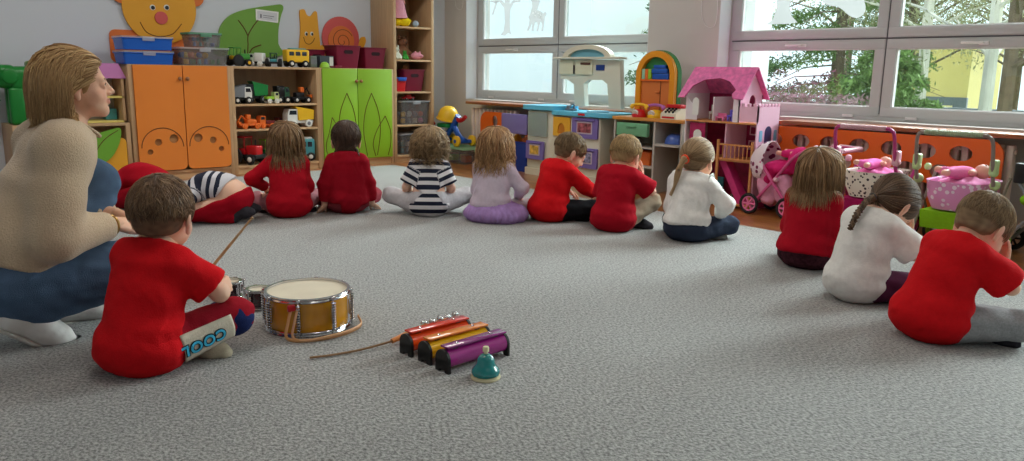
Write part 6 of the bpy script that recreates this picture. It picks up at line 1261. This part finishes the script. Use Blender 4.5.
MB().prism(wa(.15, .045, Zk(.46), Zk(.60)), Y(D0)-.003, Y(D0)-.0005).build('window', mat('navy window', (50, 50, 96), .4), sw); MB().prism(wa(.15, .06, Zk(.0), Zk(.30)), Y(D0)-.003, Y(D0)-.0005).build('door', HP, sw)
cr = MB()
for i in range(7): cr.box(.0+.045*i, .027+.045*i, Y(D0), Y(D0)+Wt, Zk(.74), Zk(.762), bev=.003)
for i in range(3): cr.box(0, Wt, Y(D0)+.018+.048*i, Y(D0)+.046+.048*i, Zk(.74), Zk(.762), bev=.003)
cr.box(0, Wt, Y(D0), Y(3.19), Zk(.63), Zk(.74)); cr.build('battlements', LP, t)
MB().box(D-.008, D, Y(D0), Y(D1), 0, Zk(.74)).box(D-.008, D, Y(3.19), Y(D1), Zk(.74), Zk(.82)).build('back_wall', MG, t)
for z, m in ((.020, DW), (.345, DW), (.622, DW)): MB().box(-.008, D-.008, Y(D0)+Wt, Y(D1)-Wt, Zk(z)-.012, Zk(z)).build('floor_board', m, t)
gb = MB().prism([(0, Zk(.622)), (D, Zk(.622)), (D, Zk(.82)), (D/2, Zk(1.0)), (0, Zk(.82))], Y(3.19), Y(3.19)+Wt, hole=[wa(.17, .045, Zk(.66), Zk(.82))]).build('gable', LP, t)
MB().prism([(0, Zk(.82)), (D, Zk(.82)), (D/2, Zk(1.0))], Y(D1)-Wt, Y(D1)).build('gable', LP, t)
rf = MB(); RL = math.hypot(D/2+.035, .18+.035)
n1 = [(Y(3.145), -.02), (Y(3.70), -.02)]
def roofpane(sx):
    vs = []; a = Vector((D/2, 0, Zk(1.015))); b = Vector((D/2+sx*(D/2+.03), 0, Zk(.785))); u = (b-a); L = u.length; u.normalize(); nn = Vector((-u.z*sx, 0, u.x*sx)); nn = nn if nn.z > 0 else -nn
    if sx < 0: out = [(Y(3.15), L), (Y(3.15), 0), (Y(3.695), 0), (Y(3.715), L), (Y(3.66), L), (Y(3.63), L*.62), (Y(3.55), L*.42), (Y(3.42), L*.36), (Y(3.33), L*.45), (Y(3.27), L*.62), (Y(3.24), L*.72), (Y(3.255), L*.85), (Y(3.235), L*.98)]
    else: out = [(Y(3.15), L), (Y(3.15), 0), (Y(3.695), 0), (Y(3.715), L)]
    mb = MB(); k = len(out); pts0 = [a+u*s+Vector((0, y, 0)) for y, s in out]; pts1 = [p+nn*.010 for p in pts0]
    bm = bmesh.new(); V0 = [bm.verts.new(p) for p in pts0]; f = bm.faces.new(V0); r = bmesh.ops.extrude_face_region(bm, geom=[f]); bmesh.ops.translate(bm, verts=[v for v in r['geom'] if isinstance(v, bmesh.types.BMVert)], vec=nn*.010); bmesh.ops.triangulate(bm, faces=[q for q in bm.faces if len(q.verts) > 4]); mb.bm(bm, sm=False); return mb
roofpane(-1).build('roof', RP, t); roofpane(1).build('roof', RP, t)
fw = MB().prism([(Y(3.19), Zk(.622)), (Y(3.19), Zk(.82)), (Y(3.245), Zk(.82)), (Y(3.245), Zk(.622))], 0, .008, axis='x').build('front_panel', WP, t)
MB().prism([(Y(3.555), Zk(.622)), (Y(3.65), Zk(.622)), (Y(3.65), Zk(.79)), (Y(3.555), Zk(.70))], 0, .006, axis='x').build('front_panel', mat('white fretwork paint', (222, 214, 220), .5), t)
MB().prism(wa(Y(3.57), .028, Zk(.66), Zk(.79)), -.004, .0, axis='x').build('window', P_WHT, t)
MB().prism(wa(Y(3.545), .035, Zk(.40), Zk(.55)), .004, .010, axis='x').build('window', P_WHT, t); MB().box(.01, .014, Y(3.48), Y(3.62), Zk(.35), Zk(.60)).build('front_panel', MG, t)
MB().box(.01, D-.01, Y(3.30)-.004, Y(3.30)+.004, Zk(.346), Zk(.61)).build('partition', LP, t); MB().box(.01, D-.01, Y(3.42)-.004, Y(3.42)+.004, Zk(.623), Zk(.80)).build('partition', WP, t)
orn = MB()
for yy, rr in ((3.44, .024), (3.40, .030), (3.36, .024)): orn.torus((D-.012, Y(yy), Zk(.50)), rr, .004, (1, 0, 0), 18, 6)
orn.build('wall_ornament', mat('pale rose paint', (220, 170, 196), .5), t)
for yy, zz in ((3.235, .55), (3.10, .50), (3.24, .44)): f = MB().box(D-.016, D-.008, Y(yy)-.03, Y(yy)+.03, Zk(zz)-.035, Zk(zz)+.035).build('picture_frame', LP, t); MB().box(D-.018, D-.016, Y(yy)-.02, Y(yy)+.02, Zk(zz)-.025, Zk(zz)+.025).build('picture', MG, f)
for z, ya, yb, xo in ((.345, 3.05, 3.33, -.012), (.345, 3.40, 3.50, -.012)):
    r = MB().box(xo-.004, xo+.006, Y(ya), Y(yb), Zk(z)+.105, Zk(z)+.117).box(xo-.004, xo+.006, Y(ya), Y(yb), Zk(z)+.0, Zk(z)+.012)
    for yy in np.arange(ya+.01, yb, .034): r.cyl((xo, Y(yy), Zk(z)+.01), (xo, Y(yy), Zk(z)+.107), .004, n=8)
    r.build('railing', DW, t)
for yy in (3.34, 3.055): MB().box(-.02, -.004, Y(yy)-.008, Y(yy)+.008, Zk(-.01)+.0, Zk(.49)).build('post', DW, t)
MB().prism([(Y(3.10), 0.005), (Y(3.16), .005), (Y(3.36), Zk(.34)), (Y(3.30), Zk(.34))], .03, .12, axis='x').build('staircase', HP, t)
def mini(name, label, loc, size, m): 
    t = thing(name, label, 'dolls furniture', loc); w, d, h = size; MB().box(-w/2, w/2, -d/2, d/2, h*.35, h*.55, bev=.004).build('seat', m, t); MB().box(w/2-.012, w/2, -d/2, d/2, h*.35, h, bev=.003).build('backrest', m, t)
    for sx in (-1, 1):
        for sy in (-1, 1): MB().box(sx*(w/2-.008)-.005, sx*(w/2-.008)+.005, sy*(d/2-.008)-.005, sy*(d/2-.008)+.005, 0, h*.36).build('leg', m, t)
mini('toy_chair', 'purple toy chair on the upper floor of the dolls\' house', (DX+.05, 3.285, .624), (.05, .05, .085), pl('violet blue plastic', (96, 80, 190))); mini('toy_sofa', 'small pink toy sofa left of the purple toy chair', (DX+.06, 3.38, .624), (.05, .075, .055), P_PNK)
mini('toy_chair', 'white toy chair at the back of the dolls\' house upper floor', (DX+.18, 3.53, .624), (.05, .06, .11), P_WHT); mini('toy_bed', 'teal toy bed on the ground floor of the dolls\' house', (DX+.13, 3.48, .022), (.16, .14, .16), pl('deep teal plastic', (40, 120, 130)))
mini('toy_bench', 'brown toy bench on the ground floor at the right of the dolls\' house', (DX+.10, 3.22, .022), (.08, .10, .10), pl('brown plastic', (120, 84, 56)))
# ---------------------------------------------------------------- dolls' prams
def pattern(name, base, spot, sc=34):
    m = mat(name, base, .9); N = m.node_tree.nodes; L = m.node_tree.links; b = N['Principled BSDF']; tc = N.new('ShaderNodeTexCoord'); v = N.new('ShaderNodeTexVoronoi'); v.inputs['Scale'].default_value = sc; L.new(tc.outputs['Object'], v.inputs['Vector'])
    g = N.new('ShaderNodeMath'); g.operation = 'LESS_THAN'; g.inputs[1].default_value = .33; L.new(v.outputs['Distance'], g.inputs[0]); mx = N.new('ShaderNodeMix'); mx.data_type = 'RGBA'; mx.inputs['A'].default_value = (*lin(base), 1); mx.inputs['B'].default_value = (*lin(spot), 1); L.new(g.outputs[0], mx.inputs['Factor']); L.new(mx.outputs['Result'], b.inputs['Base Color']); return m
def pwheel(t, p, ax, r, rim, spoke=True, w=.022):
    p = V3(*p); a = unit(ax); tyre = MB().torus(tuple(p), r*.86, r*.15, tuple(a), 30, 8).build('wheel', TYRE, t); u = unit(np.cross(a, (0, 0, 1))); v = np.cross(a, u); mb = MB().torus(tuple(p), r*.66, r*.075, tuple(a), 26, 6); mb.cyl(tuple(p-a*w*.6), tuple(p+a*w*.6), r*.2, n=12)
    for k in range(6): q = math.radians(60*k); e = u*math.cos(q)+v*math.sin(q); mb.tube([tuple(p+e*r*.15), tuple(p+e*r*.68)], r*.09, 6)
    mb.build('rim', rim, tyre)
def pram(label, loc, rz, hw, frame, joint, cot, inner, low, rim, grip, hgt=.66, hood=None, rib=True):
    """doll's pram pushed towards +y; the handle arches over the near end"""
    t = thing('dolls_pram', label, "doll's pram", loc, rz); z = hgt
    arch_ = [(-hw, -.13, .40), (-hw*.99, -.17, .50), (-hw*.97, -.205, z-.04), (-hw*.86, -.22, z-.005), (-hw*.7, -.225, z), (hw*.7, -.225, z), (hw*.86, -.22, z-.005), (hw*.97, -.205, z-.04), (hw*.99, -.17, .50), (hw, -.13, .40)]
    hb = MB().tube(spline(arch_, 5), .0105, 10).build('handle', frame, t); n = 26; mb = MB()
    for i in range(n): x = -hw*.72+hw*1.44*i/(n-1); mb.lathe([(.0125, -hw*.03), (.0155, -hw*.015), (.0155, hw*.012), (.0125, hw*.026)], (x, -.225, z), 10, (1, 0, 0))
    mb.build('grip', grip, hb)
    for s in (-1, 1):
        x = s*hw; MB().box(x-.020, x+.020, -.175, -.125, .475, .545, bev=.010, seg=2).ball((x, -.15, .475), .026, 12).build('joint', joint, t); MB().ball((x, -.10, .40), .028, 12).build('joint', joint, t)
        MB().tube([(x, -.13, .42), (x*.97, .19, .055)], .0095, 8).build('frame_tube', frame, t); MB().tube([(x, .15, .42), (x*.97, -.17, .055)], .0095, 8).build('frame_tube', frame, t)
        for y in (.19, -.17): pwheel(t, (x*1.0+s*.022, y, .062), (1, 0, 0), .062, rim)
    MB().tube([(-hw, .19, .062), (hw, .19, .062)], .006, 6).build('axle', SILV, t); MB().tube([(-hw, -.17, .062), (hw, -.17, .062)], .006, 6).build('axle', SILV, t)
    w2 = hw*.80; prof = rrect(-w2, w2, -.17, .25, w2*.7, 6); mb = MB(); lv = [(.80, .235), (.95, .30), (1.0, .38), (1.03, .40), (.95, .395), (.9, .33)]; k = len(prof); vs = []; fs = []
    for sc_, zz in lv: vs += [(x*sc_, (y-.04)*sc_+.04, zz) for x, y in prof]
    for a in range(len(lv)-1): fs += [(a*k+i, a*k+(i+1) % k, (a+1)*k+(i+1) % k, (a+1)*k+i) for i in range(k)]
    fs += [tuple(range(k-1, -1, -1)), tuple((len(lv)-1)*k+i for i in range(k))]; mb._add(vs, fs, 0, True); c = mb.build('cot', cot, t)
    rs = np.random.RandomState(int(hw*1000)); pr = [ell(V3(0, .05, .375), V3(w2*.86, .15, .035), None, .03), ell(V3(w2*.4, -.03, .39), V3(w2*.4, .10, .03), None, .03)]
    skin_mesh('blanket', [(pr, .0065, 0)], inner, c, floor=None, wrinkle=lambda V: .010*vnoise(V, 12, 3))
    MB().prism([(-.12, .12), (.16, .12), (.20, .225), (-.15, .225)], -hw*.78, hw*.78, axis='x').build('basket', low, t)
    MB().ball((-hw, .02, .46), .022, 10).build('knob', joint, t)
    if hood:
        mb = MB(); vs = []; fs = []; nA, nB = 7, 14
        for i in range(nA+1):
            a = rad(-12+22*i)*.62; 
            for jx in range(nB+1): b = PI*jx/nB; R1 = .155; vs.append((hw*.88*math.cos(b), .20+R1*math.sin(b)*math.sin(a)*.9-.03, .385+R1*1.15*math.sin(b)*math.cos(a)))
        for i in range(nA):
            for jx in range(nB): q = i*(nB+1)+jx; fs.append((q, q+1, q+nB+2, q+nB+1))
        mb._add(vs, fs, 0, True); o = mb.build('hood', hood, t); md = o.modifiers.new('thickness', 'SOLIDIFY'); md.thickness = .006
    return t
PF = pl('magenta frame plastic', (176, 50, 120), .35); PJ = pl('blush plastic', (222, 170, 186), .4); SAT = cloth('magenta satin', (170, 30, 96)); FLO = pattern('white and black print cotton', (228, 222, 210), (60, 50, 56), 40); PKB = cloth('pink fleece', (236, 130, 190)); LJ = pl('pale lime plastic', (190, 212, 150), .4); GF = pl('grey taupe plastic', (140, 124, 116), .35); LG = cloth('lime cotton', (140, 200, 40)); PUW = pattern('pink and white print cotton', (226, 150, 200), (246, 226, 240), 26)
pram('magenta doll\'s pram with a black and white printed cot and pink arched handle', (5.00, 2.13, FL), -PI/2, .185, PF, PJ, FLO, PKB, SAT, pl('magenta rim plastic', (190, 60, 130)), pl('dusty rose plastic', (196, 150, 160)), hgt=.675, hood=None)
pram('green doll\'s pram with a taupe arched handle, pale lime joints and lime wheels', (4.93, 1.60, FL), -PI/2, .200, GF, LJ, PUW, pl('pink quilt', (238, 150, 200), .9), LG, pl('lime rim plastic', (150, 200, 60)), pl('sage ribbed plastic', (150, 160, 130)), hgt=.675, hood=None)
def babydoll(label, loc, rz, suit, s=1.0):
    t = thing('baby_doll', label, 'doll', loc, rz); S_ = s
    skin_mesh('body', [([ell(V3(0, 0, .045)*S_, V3(.045, .07, .035)*S_, None, .02), ell(V3(0, .11, .055)*S_, V3(.042, .045, .042)*S_, None, .012), cone(V3(.035, .04, .05)*S_, V3(.085, .0, .06)*S_, .018*S_, .014*S_), cone(V3(-.035, .04, .05)*S_, V3(-.085, .01, .06)*S_, .018*S_, .014*S_), cone(V3(.02, -.05, .045)*S_, V3(.05, -.13, .05)*S_, .024*S_, .018*S_), cone(V3(-.02, -.05, .045)*S_, V3(-.05, -.12, .06)*S_, .024*S_, .018*S_)], .005, 0)], mat('doll skin', (232, 168, 150), .5), t, floor=None)
    skin_mesh('romper', [([ell(V3(0, 0, .045)*S_, V3(.045, .07, .035)*S_, None, .02), cone(V3(.02, -.05, .045)*S_, V3(.035, -.09, .048)*S_, .024*S_, .02*S_), cone(V3(-.02, -.05, .045)*S_, V3(-.035, -.09, .052)*S_, .024*S_, .02*S_)], .005, .006)], suit, t, floor=None)
    for sx in (-1, 1): MB().ball((sx*.015*S_, .115*S_, .093*S_), .005*S_, 8).build('eye', BLACKP, t)
babydoll('baby doll in pink lying in the green doll\'s pram', (4.93, 1.60, .385), -PI*.75, cloth('pink knit', (236, 130, 180))); babydoll('baby doll in a pink suit lying in the magenta doll\'s pram', (4.98, 2.13, .385), -PI*.6, cloth('candy pink knit', (240, 120, 190)), .9)
# buggy seen from the side
t = thing('dolls_buggy', 'pink doll\'s buggy with crossed frame bars and pink spoked wheels beside the dolls\' house', "doll's buggy", (5.13, 2.80, FL)); PFB = pl('rose frame plastic', (206, 84, 140), .35); PSAT = cloth('pale pink nylon', (226, 160, 190)); HOT = cloth('hot pink nylon', (206, 40, 110)); HOODM = pattern('white and plum print nylon', (224, 206, 214), (120, 40, 80), 20)
for s in (-1, 1):
    x = s*.13; MB().tube(spline([(x, .17, .07), (x, .0, .28), (x, -.13, .44), (x, -.28, .50), (x, -.45, .50)], 5), .011, 8).build('frame_tube', PFB, t); MB().tube([(x, -.12, .07), (x, .03, .25), (x, .13, .38)], .011, 8).build('frame_tube', PFB, t)
    for y in (.185, -.10): pwheel(t, (x-.02*1 if s < 0 else x+.02, y, .075), (1, 0, 0), .075, pl('bubblegum rim plastic', (240, 130, 180)))
    MB().ball((x, .0, .265), .020, 10).build('joint', PJ, t); MB().ball((x, -.27, .50), .024, 10).build('joint', PJ, t)
MB().tube([(-.13, -.45, .50), (.13, -.45, .50)], .0165, 10).build('handle', PJ, t); MB().tube([(-.14, -.30, .505), (-.14, -.46, .50)], .0165, 10).tube([(.14, -.30, .505), (.14, -.46, .50)], .0165, 10).build('grip', pl('pale blush foam', (226, 190, 198), .7), t)
MB().tube([(-.13, .185, .075), (.13, .185, .075)], .006, 6).build('axle', SILV, t); MB().tube([(-.13, -.10, .075), (.13, -.10, .075)], .006, 6).build('axle', SILV, t)
skin_mesh('seat', [([ell(V3(0, .02, .34), V3(.12, .14, .05), None, .03), ell(V3(0, -.09, .40), V3(.12, .05, .09), None, .03), ell(V3(0, .10, .26), V3(.115, .06, .08), None, .03)], .008, 0)], HOT, t, floor=None, wrinkle=lambda V: .006*vnoise(V, 12, 3))
skin_mesh('leg_cover', [([cone(V3(-.06, .13, .28), V3(-.06, .09, .12), .06, .055, .03), cone(V3(.06, .13, .28), V3(.06, .09, .12), .06, .055, .03), cone(V3(-.05, -.02, .24), V3(-.05, -.03, .13), .06, .055, .03), cone(V3(.05, -.02, .24), V3(.05, -.03, .13), .06, .055, .03)], .008, 0)], PSAT, t, floor=None, wrinkle=lambda V: .007*vnoise(V, 10, 6))
mb = MB(); vs = []; fs = []; nA, nB = 9, 14
for i in range(nA+1):
    a = rad(-70+17*i)
    for jx in range(nB+1): b = PI*jx/nB; vs.append((.145*math.cos(b), .10+.17*math.sin(b)*math.cos(a), .33+.17*math.sin(b)*math.sin(a)*.95+.03*math.sin(b)))
for i in range(nA):
    for jx in range(nB): q = i*(nB+1)+jx; fs.append((q, q+1, q+nB+2, q+nB+1))
mb._add(vs, fs, 0, True); o = mb.build('hood', HOODM, t); o.modifiers.new('thickness', 'SOLIDIFY').thickness = .006
babydoll('baby doll lying in the pink doll\'s buggy beside the dolls\' house', (5.13, 2.73, .385), PI, HOT, .9)
# lime pushchair at the right edge
t = thing('dolls_buggy', 'lime green doll\'s buggy with black joints at the far right edge', "doll's buggy", (5.02, 1.20, FL))
for s in (-1, 1):
    x = s*.13; MB().tube([(x, .17, .07), (x, -.02, .30), (x, -.16, .56)], .010, 8).build('frame_tube', SILV, t); MB().tube([(x, -.12, .07), (x, .10, .42)], .010, 8).build('frame_tube', SILV, t); MB().box(x-.02, x+.02, .075, .13, .42, .53, bev=.01).build('joint', BLACKP, t)
    for y in (.17, -.12): pwheel(t, (x+s*.02, y, .07), (1, 0, 0), .07, BLACKP)
MB().tube([(-.13, -.16, .56), (.13, -.16, .56)], .014, 10).build('handle', BLACKP, t)
skin_mesh('seat', [([ell(V3(0, .0, .32), V3(.12, .12, .05), None, .03), ell(V3(0, -.08, .43), V3(.12, .05, .10), None, .03)], .008, 0)], LG, t, floor=None); skin_mesh('hood', [([ell(V3(0, .08, .47), V3(.135, .05, .07), None, .03), ell(V3(0, -.02, .52), V3(.13, .09, .035), None, .03)], .008, 0)], pattern('lime and green print nylon', (150, 210, 40), (70, 140, 40), 22), t, floor=None)
# ---------------------------------------------------------------- instruments on the carpet
CHR = mat('chrome', (205, 205, 208), .14, 1); DSK = mat('coated drum skin', (222, 212, 190), .6, var=.05, noise=9); AMW = mat('amber lacquered wood', (214, 146, 28), .22, var=.14, noise=3, stretch=(1, 1, 5), coat=.5); BRS = mat('dark steel spring', (90, 84, 80), .3, .9)
def drum(name, label, loc, R, H0, shell, nl, lugm, rz=0, strip=False):
    t = thing(name, label, 'drum', loc, rz); MB().lathe([(R-.012, .012), (R-.004, .012), (R-.004, H0-.012), (R-.012, H0-.012)], (0, 0, 0), 48).build('shell', shell, t)
    for z0, z1, nm in ((0, H0*.12, 'hoop'), (H0*.88, H0, 'hoop')): MB().lathe([(R-.004, z0), (R+.004, z0), (R+.006, z0+.003), (R+.003, (z0+z1)/2), (R+.006, z1-.003), (R+.004, z1), (R-.006, z1), (R-.006, z0)], (0, 0, 0), 56).build(nm, CHR, t)
    MB().lathe([(0, H0-.012), (R-.012, H0-.0115), (R-.006, H0-.008)], (0, 0, 0), 48).build('drum_head', DSK, t); MB().lathe([(0, .004), (R-.006, .004)], (0, 0, 0), 48).build('bottom_head', DSK, t)
    for k in range(nl):
        a = 2*PI*k/nl+.35; M = Matrix.Rotation(a, 4, 'Z'); l = MB().box(R-.002, R+.010, -.006, .006, H0*.30, H0*.72, bev=.004, M=M).build('lug', lugm, t)
        MB().cyl(tuple(M @ Vector((R+.010, 0, H0*.04))), tuple(M @ Vector((R+.010, 0, H0*.97))), .0028, n=8).build('tension_rod', CHR, l); MB().box(R, R+.016, -.008, .008, H0*.93, H0*1.0, bev=.003, M=M).build('claw', CHR, l)
        if strip: sp = MB(); [sp.torus(tuple(M @ Vector((R+.012, 0, H0*(.16+.068*i)))), .0075, .0026, (0, 0, 1), 10, 5) for i in range(11)]; sp.build('spring', CHR, l)
    return t
DRM = drum('snare_drum', 'large drum with amber wooden shell, chrome hoops and cream skin on the carpet', (1.345, 2.628, .001), .153, .142, AMW, 8, CHR, -.25, True)
c = V3(1.345, 2.628, 0); vd = unit(V3(c[0], c[1], 0)); rt = V3(vd[1], -vd[0], 0)
pp = [c-vd*.158-rt*.058+V3(0, 0, .115), c-vd*.176-rt*.070+V3(0, 0, .07), c-vd*.190-rt*.078+V3(0, 0, .02), c-vd*.205-rt*.04+V3(0, 0, .008), c-vd*.200+rt*.05+V3(0, 0, .008), c-vd*.150+rt*.14+V3(0, 0, .010), c-vd*.08+rt*.19+V3(0, 0, .012), c-vd*.0+rt*.185+V3(0, 0, .02)]
st = thing('drum_strap', 'tan leather strap hooked on the amber drum and trailing round its front', 'strap'); MB().tube(spline([tuple(p) for p in pp], 6), .0062, 8, flat=.45).build('band', mat('tan leather', (206, 150, 96), .6, var=.1, noise=12), st); MB().tube(spline([tuple(p+rt*.022-vd*.004) for p in pp[:4]]+[tuple(p+V3(0, 0, .008)-vd*.01) for p in pp[4:]], 6), .0050, 8, flat=.5).build('band', mat('peach leather', (220, 168, 124), .6), st)
MB().box(-.014, .014, -.008, .008, -.012, .012, bev=.005, M=Matrix.Translation(Vector(pp[0].tolist()))).build('clasp', P_RED, st)
BURG = mat('burgundy sparkle shell', (52, 20, 28), .25, coat=.6, var=.4, noise=60)
drum('small_drum', 'small dark drum with chrome rims next to the large drum', (1.295, 2.945, .001), .047, .082, BURG, 6, CHR); drum('small_drum', 'small dark drum with chrome rims nearest the boy, behind his hand', (1.262, 3.16, .001), .047, .074, BURG, 6, CHR, .4)
STK = mat('turned light wood', (180, 146, 104), .5, var=.15, noise=10, stretch=(6, 6, 1))
lw = BOY['arms']['L'][2]; Rm = BOY['root'].matrix_basis; hl = V3(*(Rm @ Vector((lw+unit(V3(.5, .9, .15))*.058+V3(.012, -.004, -.012)).tolist())))
tip = ondepth(252, 218, 2.80); dn = unit(tip-hl); t = thing('drumstick', 'thin wooden drumstick held up by the boy in bright red', 'drumstick', tuple(hl)); MB().tube([(0, 0, 0)]+[tuple((tip-hl)*k) for k in (.5, .9, 1)], [.0058, .0052, .0038, .003], 8).tube([tuple(-dn*.05), (0, 0, 0)], .0058, 8).build('shaft', STK, t); MB().ball(tuple(tip-hl), .0052, 10).build('tip', STK, t)
t = thing('jingle_stick', 'thin stick with orange wooden handle and silver bells beside the red chime bar', 'jingle stick', (1.456, 2.229, 0)); MB().tube(spline([(-.286, .057, .008), (-.2, .035, .006), (-.10, .012, .010), (0, .0, .018)], 6), .0042, 8).build('rod', mat('dark cane', (140, 104, 70), .5), t)
MB().tube([(0, 0, .018), (.07, .006, .028), (.28, .030, .034)], [.009, .011, .0105], 10).build('handle', mat('orange wood', (206, 128, 62), .4), t)
for i in range(5): x = .155+.038*i; b = MB().ball((x, .022+.003*i, .046-.003*(i % 2)), .0135, 12).build('bell', CHR, t); MB().cyl((x, .022+.003*i, .030), (x, .022+.003*i, .042), .003, n=6).build('pin', BRS, b)
def chime(label, loc, rz, tube, plate_m, L=.255, r=.032):
    t = thing('chime_bar', label, 'chime bar', loc, rz); zc = .010+r; MB().cyl((-L/2, 0, zc), (L/2, 0, zc), r, n=30).build('resonator', tube, t)
    for s in (-1, 1): e = MB().cyl((s*(L/2-.003), 0, zc), (s*(L/2+.007), 0, zc), r+.002, n=28).prism([(-r-.002, 0), (-r*.45, 0), (-r*.3, zc*.5), (r*.3, zc*.5), (r*.45, 0), (r+.002, 0), (r+.002, zc), (-r-.002, zc)], s*(L/2-.003), s*(L/2+.007), axis='x').build('end_cap', BLACKP, t)
    p = MB().box(-L/2+.004, L/2+.004, -.021, .021, zc+r+.004, zc+r+.0105, bev=.0015).build('bar', plate_m, t); MB().box(-L/2+.03, -L/2+.05, -.012, .012, zc+r-.006, zc+r+.005).build('felt', BLACKP, t); MB().box(L/2-.05, L/2-.03, -.012, .012, zc+r-.006, zc+r+.005).build('felt', BLACKP, t)
    for x in (-L*.28, L*.30): MB().lathe([(0, .0), (.0055, .0), (.005, .003), (0, .004)], (x, 0, zc+r+.0105), 12).build('rivet', CHR, p)
    return t
lac = lambda n, c: mat(n, c, .22, coat=.6, spec=.6)
chime('red chime bar with an orange-red tube, farthest of the three', (1.575, 2.125, 0), .02, lac('orange red lacquer', (226, 70, 24)), lac('red lacquer', (214, 54, 40)))
chime('yellow chime bar with an orange plate, middle of the three', (1.580, 2.025, 0), .02, lac('yellow lacquer', (238, 180, 16)), lac('orange lacquer', (232, 132, 44)))
chime('purple chime bar, nearest of the three', (1.578, 1.925, 0), .03, lac('purple lacquer', (160, 32, 126)), lac('mauve lacquer', (130, 30, 110)))
t = thing('desk_bell', 'teal desk bell with a cream base and knob in front of the purple chime bar', 'bell', (1.522, 1.795, 0)); CRB = mat('cream base plastic', (222, 210, 170), .4)
MB().lathe([(0, 0), (.046, 0), (.048, .004), (.046, .010), (.040, .012), (0, .012)], (0, 0, 0), 36).build('base', CRB, t); MB().lathe([(.043, .013), (.046, .020), (.044, .030), (.035, .040), (.029, .050), (.0275, .062), (.022, .073), (.010, .080), (0, .081)], (0, 0, 0), 36).build('bell', lac('teal lacquer', (14, 128, 128)), t)
MB().cyl((0, 0, .080), (0, 0, .092), .006).lathe([(0, 0), (.010, 0), (.010, .012), (.008, .016), (0, .017)], (0, 0, .088), 20).build('knob', CRB, t)
